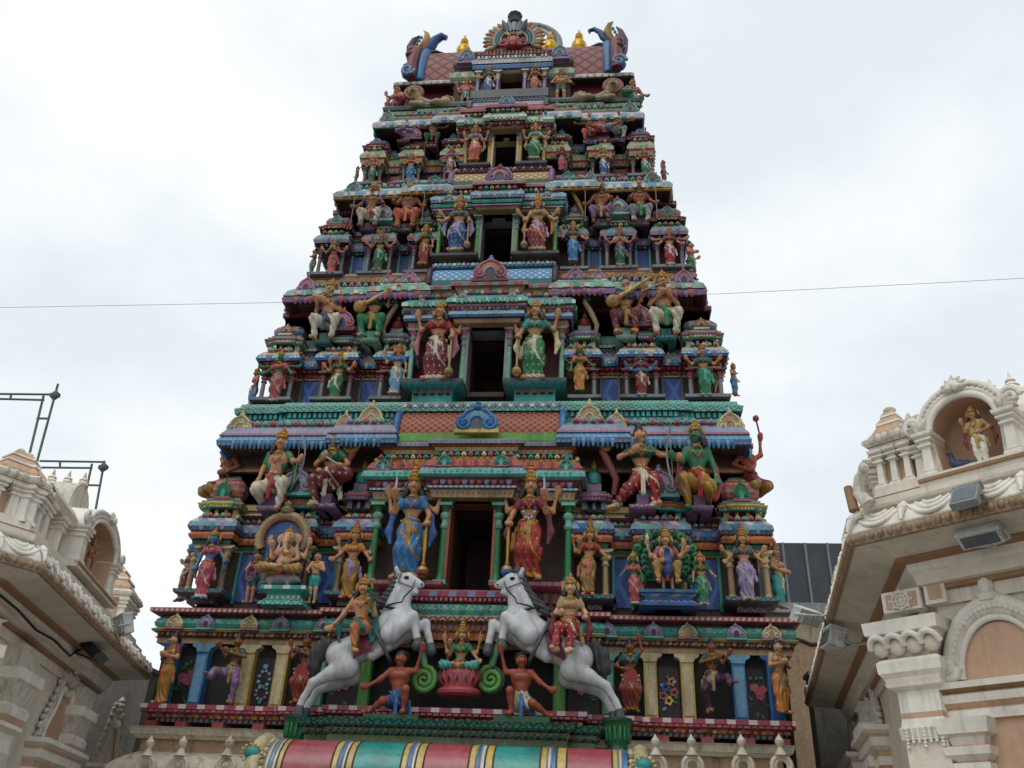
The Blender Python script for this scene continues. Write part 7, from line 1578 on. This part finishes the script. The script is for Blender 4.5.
# barrel dome behind the niche with its pots
m = MB(); uc, zc_ = uN+.06, zT+.14; r_b = .30
for s in (-1, 1):
    m.tube([(uc+s*.62, -o_+.95+r_b*math.cos(a), zc_-.15+1.1*r_b*math.sin(a)) for a in np.linspace(-.3, math.pi+.3, 17)], .11, 'pitted', 7)
    m.ball((uc+s*.64, -o_+.8, zc_+.02), (.16, .2, .2), 'pitted', 9, 6)
vs = []
for x in (uc-.6, uc+.6): vs += [(x, -o_+.95+r_b*math.cos(a), zc_-.15+1.12*r_b*math.sin(a)) for a in np.linspace(0, math.pi, 13)]
m.add(vs, [(k, k+1, 14+k, 13+k) for k in range(12)], 'shrinewhite', True); zb_ = zc_-.15+1.12*r_b
m.box(uc-.5, uc+.5, -o_+.88, -o_+1.02, zb_-.02, zb_+.03, 'shrinewhite'); FA.build(m, 'barrel_roof', rs)
for px, py in ((961, 373), (974, 371), (987, 369), (1006, 362)):
    u = FA.uz(px, py+4, o_-.95)[0]; m = MB(); m.lathe((u, -o_+.95, zb_+.02), [(.10, 0), (.085, .04), (.07, .07), (.075, .09), (.045, .13), (.05, .15), (.02, .19), (.006, .25)], ['shrinetan', 'shrinewhite', 'shrinetan', 'shrinewhite', 'shrinetan', 'shrinewhite', 'shrinewhite'], 10); FA.build(m, 'roof_finial', rs)
# corner leaf ornament and side turret on the receding face
m = MB(); m.ball((.14, .2, ZL_+.66), (.05, .05, .06), 'pitted', 8, 6)
m.tube([(.1, .2, ZL_+.32), (.04, .14, ZL_+.46), (.08, .16, ZL_+.6), (.18, .22, ZL_+.68)], [.07, .06, .05, .02], 'pitted', 8); m.tube([(.02, .08, ZL_+.3), (-.02, .06, ZL_+.55)], [.05, .04], 'shrinebrown', 7); FB.build(m, 'corner_scroll', rs)
u0, z0 = FB.uz(866, 520, o_); kuta(FB, rs, -1.35, -.62, o_, ZL_+.55, ZL_+.95, ZL_+1.1, ZL_+1.5)
for u in (-2.6, -4.4, -6.4): kuta(FB, rs, u-.4, u+.4, o_, ZL_+.55, ZL_+.95, ZL_+1.1, ZL_+1.5)
# wall dressing: corner pilaster, blind arch, sill and side pier (face A)
ow = -.70; U = lambda px, py=640, o=ow: FA.uz(px, py, o)[0]; Zw = lambda px, py, o=ow: FA.uz(px, py, o)[1]
m = MB(); p0, p1 = U(902, 720, ow+.16), U(944, 720, ow+.16); y0 = -ow-.16
zc0 = Zw(920, 664, ow+.2); P = [(p0, -ow+.05), (p0, y0), (p1, y0), (p1, -ow+.05)]
m.sweep(P, [(0, 0, 'shrinewall'), (0, Zw(920, 741, ow+.16), 'pitted'), (.02, Zw(920, 740, ow+.16), 'pitted'), (.03, Zw(920, 728, ow+.16), 'shrinewall'), (.01, Zw(920, 726, ow+.16), 'shrinewhite'), (0, Zw(920, 718, ow+.16), 'shrinetan'), (0, Zw(920, 712, ow+.16), 'shrinewhite'), (0, Zw(920, 690, ow+.16), 'shrinewhite'), (.06, Zw(920, 686, ow+.16), 'shrinewhite'), (.07, Zw(920, 682, ow+.16), 'shrinetan'), (.06, Zw(920, 681, ow+.16), 'shrinewhite'), (.07, Zw(920, 676, ow+.2), 'shrinewhite'), (.10, Zw(920, 671, ow+.2), 'shrinewhite'), (.105, Zw(920, 660, ow+.2), 'shrinewhite'), (.08, Zw(920, 657, ow+.2), 'shrinewall'), (.02, Zw(920, 654, ow+.2), 'shrinewall'), (.05, Zw(920, 645, ow+.2), 'shrinewall'), (.12, Zw(920, 630, ow+.3), 'shrinewall'), (.15, Zw(920, 628, ow+.3), 'shrinewhite'), (.16, Zw(920, 615, ow+.3), 'shrinewhite'), (-.1, Zw(920, 612, ow+.3))])
FA.build(m, 'corner_pilaster', rs)
m = MB(); za, zb2 = Zw(915, 646, ow+.3), Zw(915, 630, ow+.34)
for k in range(4):
    x = p0-.05+(p1-p0+.10)*k/3
    m.tube([(x+.085*math.cos(a), y0-.09-.06*math.sin(a), za+(zb2-za)*(.15+.8*math.sin(a))) for a in np.linspace(.1, math.pi-.1, 9)], .03, 'shrinewhite', 6); m.ball((x, y0-.07, za+(zb2-za)*.35), (.085, .05, .09), 'shrinewall', 9, 6)
FA.build(m, 'capital_petals', rs)
m = MB(); x0, x1 = p0-.02, p1-.02; z0, z1 = Zw(905, 611, ow+.1), Zw(905, 590, ow+.1); yb = -ow-.12
m.box(x0, x1, yb, -ow, z0, z1, 'shrinewhite'); m.box(x0+.04, x1-.04, yb-.012, yb+.02, z0+.03, z1-.03, 'shrinetan'); cx, cz = (x0+x1)/2, (z0+z1)/2
for r in (.075, .045): m.tube([(cx+r*math.cos(a), yb-.015, cz+r*math.sin(a)) for a in np.linspace(0, 6.28, 19)[:-1]], .012, 'shrinewhite', 5, closed=True)
for k in range(8):
    a = k*math.pi/4; m.ball((cx+.10*math.cos(a), yb-.015, cz+.085*math.sin(a)), (.018, .012, .018), 'shrinewhite', 6, 4); m.tube([(cx, yb-.015, cz), (cx+.07*math.cos(a), yb-.015, cz+.07*math.sin(a))], .007, 'shrinewhite', 5)
m.box(x1+.03, x1+.22, -ow-.1, -ow, z0+.02, z1+.05, 'shrinewhite'); m.box(x1+.07, x1+.18, -ow-.112, -ow, z0+.06, z1-.0, 'shrinetan'); FA.build(m, 'medallion_block', rs)
for q in range(3):
    pass
m = MB(); z0 = Zw(920, 741, ow+.16); z1 = Zw(920, 729, ow+.16)      # hanging bead drops on the shaft
for k in range(7):
    x = p0+.03+(p1-p0-.06)*k/6; L = (z1-z0)*(1.5 if k in (0, 3, 6) else 1.1)
    for q in range(6): m.ball((x, y0-.02, z1-L*q/5), .016, 'shrinewhite', 6, 4)
FA.build(m, 'bead_drops', rs)
uc = U(1012, 690); zS = Zw(980, 683, ow); wA = uc-U(958, 700); hA = Zw(1010, 603, ow)-zS; m = MB()
for r, tk, c in ((1.0, .06, 'shrinewhite'), (.86, .035, 'pitted'), (.78, .03, 'shrinewhite')):
    m.tube([(uc+wA*r*math.cos(a), -ow-.05, zS+.03+hA*r*math.sin(a)) for a in np.linspace(0, math.pi, 25)], tk, c, 7)
for k in range(31):
    a = math.pi*k/30; m.ball((uc+wA*.93*math.cos(a), -ow-.07, zS+.03+hA*.93*math.sin(a)), .03, 'shrinewhite', 6, 4)
m.prism([(uc+wA*.77*math.cos(a), zS+hA*.77*math.sin(a)) for a in np.linspace(0, math.pi, 21)], -ow-.03, -ow+.02, 'shrinetan')
for s in (-1, 1): m.tube(spiral(uc+s*(wA+.02), zS+.13, .11, .02, 1.5, 0, s, -ow-.08), .04, 'shrinewhite', 7)
m.lathe((uc, -ow-.06, zS+hA+.03), [(.08, 0), (.10, .05), (.05, .09), (.07, .13), (.06, .17), (.01, .22)], 'shrinewhite', 8); FA.build(m, 'blind_arch', rs)
m = MB(); x0, x1 = uc-wA*1.12, uc+wA*1.12; m.sweep([(x0, -ow), (x0, -ow-.02), (x1, -ow-.02), (x1, -ow)], [(0, zS-.30, 'shrinetan'), (.04, zS-.29, 'shrinewhite'), (.05, zS-.22, 'shrinewhite'), (.02, zS-.2, 'shrinetan'), (.08, zS-.16, 'shrinewhite'), (.1, zS-.10, 'shrinewhite'), (.06, zS-.08, 'shrinebrown'), (.13, zS-.05, 'shrinewhite'), (.14, zS, 'shrinewhite'), (-.0, zS+.005)])
m.box(uc-wA*.95, uc+wA*.95, -ow-.02, -ow, zS-2, zS-.25, 'shrinetan'); FA.build(m, 'arch_sill', rs)
for s in (-1, 1):
    m = MB(); x = uc+s*wA*.86; zt2 = zS-.29; P = [(x-.10, -ow), (x-.10, -ow-.10), (x+.10, -ow-.10), (x+.10, -ow)]
    m.sweep(P, [(0, 0, 'shrinewhite'), (0, zt2-.42, 'shrinewhite'), (.05, zt2-.39, 'shrinewhite'), (.05, zt2-.34, 'shrinetan'), (.02, zt2-.33, 'shrinewhite'), (.08, zt2-.28, 'shrinewhite'), (.09, zt2-.22, 'shrinetan'), (.03, zt2-.2, 'shrinewhite'), (.05, zt2-.14, 'shrinewhite'), (.1, zt2-.12, 'shrinewhite'), (.12, zt2, 'shrinewhite'), (-.1, zt2)]); FA.build(m, 'side_pier', rs)
# blind arches and piers on the receding face
def side_bay(fc, root, u, zs, s=1.0):
    m = MB(); w_, h_ = .55*s, .75*s
    pts = [(w_*math.cos(a)*(1+.12*math.cos(4*a)), zs+.05+h_*math.sin(a)*(1+.10*math.cos(6*a))) for a in np.linspace(0, math.pi, 27)]
    for r, tk in ((1.0, .055), (.82, .045)): m.tube([(u+x*r, -ow-.05, zs+(z-zs)*r) for x, z in pts], tk, 'pitted' if r == 1 else 'shrinewhite', 7)
    for k in range(27): m.ball((u+pts[k][0]*1.12, -ow-.05, zs+(pts[k][1]-zs)*1.1), .045, 'pitted', 6, 4)
    m.prism([(u+x*.78, zs+(z-zs)*.78) for x, z in pts], -ow-.03, -ow+.02, 'shrinetan')
    m.lathe((u, -ow-.06, zs+h_*1.12), [(.07, 0), (.09, .05), (.05, .09), (.07, .13), (.01, .2)], 'pitted', 8); fc.build(m, 'blind_arch', root)
    m = MB(); x0, x1 = u-w_*1.35, u+w_*1.35; m.sweep([(x0, -ow), (x0, -ow-.1), (x1, -ow-.1), (x1, -ow)], [(0, 0, 'shrinewall'), (0, zs-.5, 'shrinetan'), (.04, zs-.46, 'shrinewhite'), (.05, zs-.36, 'shrinetan'), (.05, zs-.28, 'shrinewhite'), (.12, zs-.24, 'shrinewhite'), (.13, zs-.14, 'shrinetan'), (.13, zs-.1, 'shrinewhite'), (.2, zs-.06, 'shrinewhite'), (.2, zs, 'shrinewhite'), (-.1, zs)]); fc.build(m, 'arch_sill', root)
def big_pier(fc, root, u, zl):
    m = MB(); P = [(u-.3, -ow), (u-.3, -ow-.14), (u+.3, -ow-.14), (u+.3, -ow)]; z = zl-.5
    m.sweep(P, [(0, 0, 'shrinewall'), (0, z-1.4, 'pitted'), (.03, z-1.38, 'pitted'), (.03, z-1.2, 'shrinewhite'), (0, z-1.18, 'shrinewhite'), (0, z-.98, 'shrinewhite'), (.07, z-.93, 'shrinewhite'), (.06, z-.88, 'shrinetan'), (.08, z-.8, 'shrinewhite'), (.09, z-.7, 'shrinewhite'), (.05, z-.66, 'pitted'), (.06, z-.6, 'pitted'), (.11, z-.42, 'shrinewhite'), (.14, z-.4, 'shrinewhite'), (.14, z-.27, 'shrinewhite'), (.05, z-.26, 'pitted'), (.05, z-.03, 'shrinewhite'), (.1, z, 'shrinewhite')]); fc.build(m, 'pilaster', root)
zs_ = FB.uz(885, 728, ow)[1]; ub = FB.uz(877, 715, ow)[0]
for k in range(2): side_bay(FB, rs, ub-2.6*k, zs_, .9)
big_pier(FB, rs, -5.4, ZL_)
# the faces beyond the frame
FC = Face(Vector((a1[0], a1[1], 0)), (a2[0]-a1[0], a2[1]-a1[1]))
for u in (1.2, 3.6): side_bay(FC, rs, u, zS, .9); kuta(FC, rs, u-.4, u+.4, o_, ZL_+.55, ZL_+.95, ZL_+1.1, ZL_+1.5)
for u in (-.1, 2.4): big_pier(FC, rs, u, ZL_)
big_pier(FA, rs, 2.6, ZL_); kuta(FA, rs, 2.2, 2.7, o_, ZL_+.55, ZL_+.95, ZL_+1.1, ZL_+1.5)
# niche statue and its peacock
p = FA.pos(uN+.07, o_+.02, zN); s_ = (FA.uz(982, 407, o_)[1]-FA.uz(982, 470, o_)[1])/1.05
statue_p = (p, s_)
def statue_at(p, s, label, rz, sex, arms, legs, skin, cloth, border, head, sashc, vest=None, cat='statue', extra=None, garment=None, blouse='green'):
    root = empty_scaled('statue', p, s, rz); tag(root, label, cat); f = Fig(max(.009, .011/s)); g_ = garment or ('sari' if sex == 'f' else 'dhoti')
    J = human(f, sex, arms, legs, garment=g_, hands=True); crown(f, J, head, 'goldleaf', 'goldleaf'); hair(f, J, 'long'); jewels(f, J, sex)
    if sashc: sash(f, J, sashc)
    if vest:
        ch = J['ch']; f.cap('vest', ch+V(-.04, .005, -.09), ch+V(.04, .005, .02), .088, sq=(1.1, .86, 1.1)); f.cap('vest', ch+V(-.09, .012, .07), ch+V(.09, .012, .07), .052)
    if extra: extra(f, J)
    mats = dict(body=skin, hair='hair', blouse=blouse, vest=vest, sash=sashc or 'cream', sari=cloth, dhoti=cloth, loincloth=cloth); mats.update(getattr(f, 'mats', {})); f.build(root, mats); return root
statue_at(p, s_, 'white-clothed gold-crowned statue standing in the peach niche of the right shrine', FA.rz, 'm', (('bless', 'hip'),), ('stand', 'stand'), 'fair', 'shrinewhite', 'gold', 'short', 'yellow', vest='yellow', extra=items(('shawl', 0, 'red')))
pb = FA.pos(uN-.13, o_+.04, zN); r_ = tag(empty_scaled('peacock_statue', pb, .75, FA.rz), 'small dark blue peacock beside the white-clothed niche statue', 'peacock statue'); f = Fig(.012)
f.chain('body', [V(.1, .03, .10), V(0, 0, .08), V(-.07, -.01, .14), V(-.075, -.01, .24), V(-.09, -.02, .27)], [.05, .07, .04, .022, .026]); f.chain('body', [V(-.1, -.02, .27), V(-.14, -.03, .26)], [.014, .004]); f.chain('tail', [V(.06, .03, .11), V(.24, .05, .06), V(.36, .05, .03)], [.045, .05, .02]); f.chain('leg', [V(0, 0, .06), V(0, -.01, .0)], [.015, .015])
f.build(r_, dict(body='navy', tail='deepgreen', leg='slate'))
# ---- left shrine
KL = at_z(41, 570, ZL_); dLA = (math.sin(R(30)), math.cos(R(30))); dLB = (-math.sin(R(14.5)), math.cos(R(14.5)))
LA, LB = Face(KL, dLA), Face(KL, dLB); kl = (KL.x, KL.y); l0 = (kl[0]-dLA[0]*3.0, kl[1]-dLA[1]*3.0); l1 = (kl[0]+dLB[0]*6.3, kl[1]+dLB[1]*6.3)
ls_ = empty('shrine_building', (KL.x-2.5, KL.y+1.5, 0)); tag(ls_, 'pale grey shrine on the left with a peach niche under two scaffold frames', 'shrine')
l2 = (l1[0]-math.sin(R(58))*3.2, l1[1]+math.cos(R(58))*1.0)
shrine_shell(ls_, [(l0[0]-5, l0[1]-1.5), l0, kl, l1, l2, (l2[0]-5, l2[1])], ZL_, None)
uN2, zN2 = LB.uz(96, 584, o_); zT2 = LB.uz(97, 512, o_)[1]; a_, b_ = LB.uz(77, 571, o_+.1)[0], LB.uz(105, 590, o_+.1)[0]; wN2 = (b_-a_)/2
zN2 = LB.uz(92, 582, o_+.1)[1]; zT2 = LB.uz(96, 512, o_+.1)[1]; niche(LB, ls_, (a_+b_)/2, zN2, wN2*.95, zT2-zN2, o_+.1)
uN2 = (a_+b_)/2; p = LB.pos(uN2-.05, o_+.0, zN2); s_ = (zT2-zN2)*.78/1.1
statue_at(p, s_, 'small tan and red statue standing in the peach niche of the left shrine', LB.rz, 'm', (('bless', 'out'),), ('stand', 'relax'), 'skin', 'tan', 'gold', 'short', 'red', vest='coral')
kuta(LB, ls_, .06, .60, o_, ZL_+.55, ZL_+.98, ZL_+1.12, ZL_+1.5)
m = MB(); x0 = .6; x1 = uN2-wN2*1.5
m.box(x0, x1, -o_+.12, -o_+.5, ZL_+.5, ZL_+1.05, 'shrinetan')
for t in (.12, .62): xx = x0+(x1-x0)*t; pier(m, xx, xx+.14, -o_, -o_+.2, ZL_+.55, ZL_+1.05)
m.sweep([(x0, -o_+.04), (x1, -o_+.04)], [(-.1, ZL_+1.05, 'shrinewall'), (.05, ZL_+1.05, 'shrinewall'), (.1, ZL_+1.14, 'pitted'), (.03, ZL_+1.25, 'shrinewhite'), (-.5, ZL_+1.27)]); LB.build(m, 'parapet_panel', ls_)
uk = LB.uz(128, 620, o_)[0]; kuta(LB, ls_, uk-.35, uk+.4, o_, ZL_+.55, ZL_+1.05, ZL_+1.2, ZL_+1.75)
m = MB(); uc = .95; r_b = .42; yy = -o_+.95; zc_ = ZL_+1.48                # barrel dome behind, with a row of finials
uq = uN2-.15
vs = []
for y in (-o_+.3, -o_+1.6): vs += [(uq+r_b*1.1*math.cos(a), y, zc_+.05+1.1*r_b*math.sin(a)) for a in np.linspace(-.3, math.pi+.3, 15)]
m.add(vs, [(k, k+1, 16+k, 15+k) for k in range(14)], 'pitted', True); m.add(vs, [tuple(range(15)), tuple(range(29, 14, -1))], 'pitted')
for k in range(6):
    y = -o_+.35+.22*k; m.lathe((uq, y, zc_+.05+1.1*r_b-.01), [(.09, 0), (.07, .04), (.06, .07), (.065, .09), (.03, .13), (.006, .22)], ['shrinetan', 'shrinewhite'], 8)
LB.build(m, 'barrel_roof', ls_)
zsl = LB.uz(40, 742, ow)[1]; ul = LB.uz(52, 735, ow)[0]
for k in range(2): side_bay(LB, ls_, ul+3.2*k, zsl, 1.2)
big_pier(LB, ls_, LB.uz(6, 690, ow)[0], ZL_); big_pier(LB, ls_, 4.9, ZL_); big_pier(LA, ls_, -.35, ZL_); kuta(LA, ls_, -.62, -.08, o_, ZL_+.55, ZL_+.98, ZL_+1.12, ZL_+1.5)
side_bay(LA, ls_, -1.5, zsl, .9); big_pier(LA, ls_, -2.7, ZL_); kuta(LA, ls_, -2.0, -1.2, o_, ZL_+.55, ZL_+.95, ZL_+1.1, ZL_+1.5)
LC = Face(Vector((l0[0], l0[1], 0)), (5, 1.5))
for u in (-1.4, -3.6): side_bay(LC, ls_, u, zsl, .9); kuta(LC, ls_, u-.4, u+.4, o_, ZL_+.55, ZL_+.95, ZL_+1.1, ZL_+1.5)
big_pier(LC, ls_, -2.5, ZL_); big_pier(LC, ls_, -.3, ZL_)
# ---- lamps, cable, scaffolding, wire
FG = 'floodlights fixed to the shrine eaves'
u, z = FA.uz(966, 497, .12); floodlight('floodlight', 'square grey floodlight tilted over the swagged eave below the right niche', FA.pos(u, .12, z), FA.rz, R(-40), .22, .25, .07, 'lampgrey', FG)
u, z = FA.uz(981, 536, -.2); floodlight('floodlight', 'wide white and grey floodlight hanging under the right shrine eave', FA.pos(u, -.2, z), FA.rz, R(50), .34, .13, .12, 'lampwhite', FG)
floodlight('floodlight', 'white hooded floodlight under the receding eave of the right shrine', at_z(833, 640, ZL_-.22), FB.rz+R(15), R(-15), .28, .20, .18, 'lampwhite', FG)
u, z = FB.uz(806, 617, .25); floodlight('floodlight', 'long white floodlight sticking out towards the tower from the right shrine eave', FB.pos(u, .25, z), FB.rz+R(-40), R(-35), .40, .15, .12, 'lampwhite', FG)
u, z = LB.uz(94, 650, -.25); floodlight('floodlight', 'black floodlight hanging under the left shrine eave', LB.pos(u, -.25, z), LB.rz, R(-50), .55, .34, .12, 'lampblack', FG)
u, z = LB.uz(124, 626, .06); floodlight('floodlight', 'pale grey floodlight on top of the left shrine eave', LB.pos(u, .06, z), LB.rz+R(30), R(-20), .42, .26, .14, 'lampwhite', FG)
m = MB(); P = [(LB.uz(px, py, -.46)) for px, py in ((0, 595), (18, 610), (36, 630), (54, 640), (70, 656), (78, 650))]
m.tube([LB.pos(u, -.46, z) for u, z in P], .016, 'black', 6); tag(m.build('power_cable'), 'black power cable looping along the left shrine wall to its lamp', 'cable')
paint('pipe', '#5c6f6a', rough=0.45, grime=0.4)
SC = 'green scaffold frames standing on the left shrine roof'
def scaffold(label, Y, segs, r=.018):
    b = at(*segs[0][0], Y); o = empty('scaffold_frame', b); tag(o, label, 'scaffold', SC)
    for k, (a, c) in enumerate(segs):
        m = MB(); A, B = at(*a, Y)-b, at(*c, Y)-b
        if k < 2: A = B+(A-B)*((B.z+b.z-ZL_-.58)/(B.z-A.z))      # the posts stand on the shrine roof
        m.tube([A, B], r, 'pipe', 8); m.build('tube', o)
        if k == 0:
            m = MB(); q = A.lerp(B, 1-.16*(at(*a, Y)-at(*c, Y)).length/(A-B).length); m.ball(q, (.06, .05, .08), 'slate', 8, 6); m.obox(q, Vector((.07, 0, 0)), Vector((0, .03, 0)), Vector((0, 0, .03)), 'slate'); m.build('clamp', o)
scaffold('taller green scaffold frame rising behind the left turret', -3.2, [((38, 458), (58, 384)), ((30, 452), (43.5, 396)), ((-40, 393.5), (54, 394.5)), ((-40, 398), (44, 400)), ((37, 418.5), (48.5, 418.5)), ((11, 394), (10.5, 399))])
scaffold('shorter green scaffold frame behind the left barrel roof', -2.2, [((97, 502), (104.5, 461)), ((84, 500), (92, 464)), ((40, 461), (105, 462)), ((40, 467.5), (92, 468)), ((87.5, 485), (100, 485.5)), ((60, 461), (60, 467.5))])
# wire across the sky, behind the tower
m = MB(); A, B, Cc = at(-60, 307, 11), at(718, 294, 11), at(1100, 272, 11); A = A+(A-B)*1.2; Cc = Cc+(Cc-B)*3; P = [A.lerp(B, t)-Vector((0, 0, .12*4*t*(1-t)*.6)) for t in np.linspace(0, 1, 16)]+[B.lerp(Cc, t)-Vector((0, 0, .12*4*t*(1-t))) for t in np.linspace(0, 1, 8)][1:]
m.tube(P, .008, 'grey', 5); tag(m.build('overhead_wire'), 'thin grey wire crossing the sky behind the tower', 'wire')
# ---- building behind on the right
paint('sheet', '#4a525a', rough=0.5, grime=0.3); nb = empty('neighbour_building', (11, 9, 0)); tag(nb, 'grey sheet-clad building behind the right shrine and tower', 'building')
Yn = 8.0; off = Vector((-11, -9, 0)); xa, xb = at(783, 560, Yn).x-2.2, at(870, 560, Yn).x+4; zt_n = zat(800, 543, Yn); zb_n = zat(800, 603, Yn)
m = MB(); m.box(xa, xb, Yn, Yn+8, zb_n, zt_n, 'sheet')
for k in range(16):
    x = xa+(xb-xa)*k/15; m.box(x-.03, x+.03, Yn-.04, Yn+.01, zb_n, zt_n, 'lampgrey')
for k in (): zq = zb_n+(zt_n-zb_n)*k/4; m.box(xa, xb, Yn-.012, Yn+.01, zq-.015, zq+.015, 'slate')
m.build('cladding', nb, off)
m = MB(); zr = zat(800, 613, Yn); m.box(xa, xb, Yn+.2, Yn+8, 0, zb_n, 'creamwall'); m.box(xa, xb, Yn-.05, Yn+.2, zr, zb_n-.002, 'greywhite'); m.build('wall', nb, off)  # even pale grey band along the foot of the cladding
m = MB(); P = []; a0 = at(786, 700, Yn+.15); w_ = 1.35; xc = at(800, 660, Yn).x; z0_, z1_ = zat(800, 735, Yn), zat(800, 640, Yn)
for k in range(25):
    a = math.pi*k/24; P.append((xc+w_*math.cos(a)*(1+.05*math.cos(12*a)), z1_-.9+.9*math.sin(a)*(1+.05*math.cos(12*a))))
m.prism([(xc+w_, z0_-4)]+P+[(xc-w_, z0_-4)], Yn+.12, Yn+.3, 'sandwall'); m.tube([(x, Yn+.12, z) for x, z in P], .05, 'umber', 6); m.build('arched_panel', nb, off)

paint('rearwall', '#77736c', rough=0.7, grime=0.4); m = MB(); a, b = at(60, 700, 3.0), at(147, 690, 3.0)
m.box(a.x-3, b.x, 3.0, 3.4, 0, zat(140, 672, 3.0), 'rearwall'); m.box(a.x-3, b.x+.04, 2.95, 3.45, zat(140, 672, 3.0), zat(140, 668, 3.0), 'rearwall'); tag(m.build('rear_wall'), 'plain grey wall behind the left shrine beside the tower', 'wall')

m = MB(); a = at(813, 700, 2.4); m.box(a.x, a.x+6, 2.4, 2.8, 0, zat(830, 676, 2.4), 'rearwall'); m.box(a.x-.04, a.x+6, 2.36, 2.84, zat(830, 676, 2.4), zat(830, 672, 2.4), 'rearwall'); tag(m.build('rear_wall'), 'plain grey wall behind the right shrine beside the tower', 'wall')
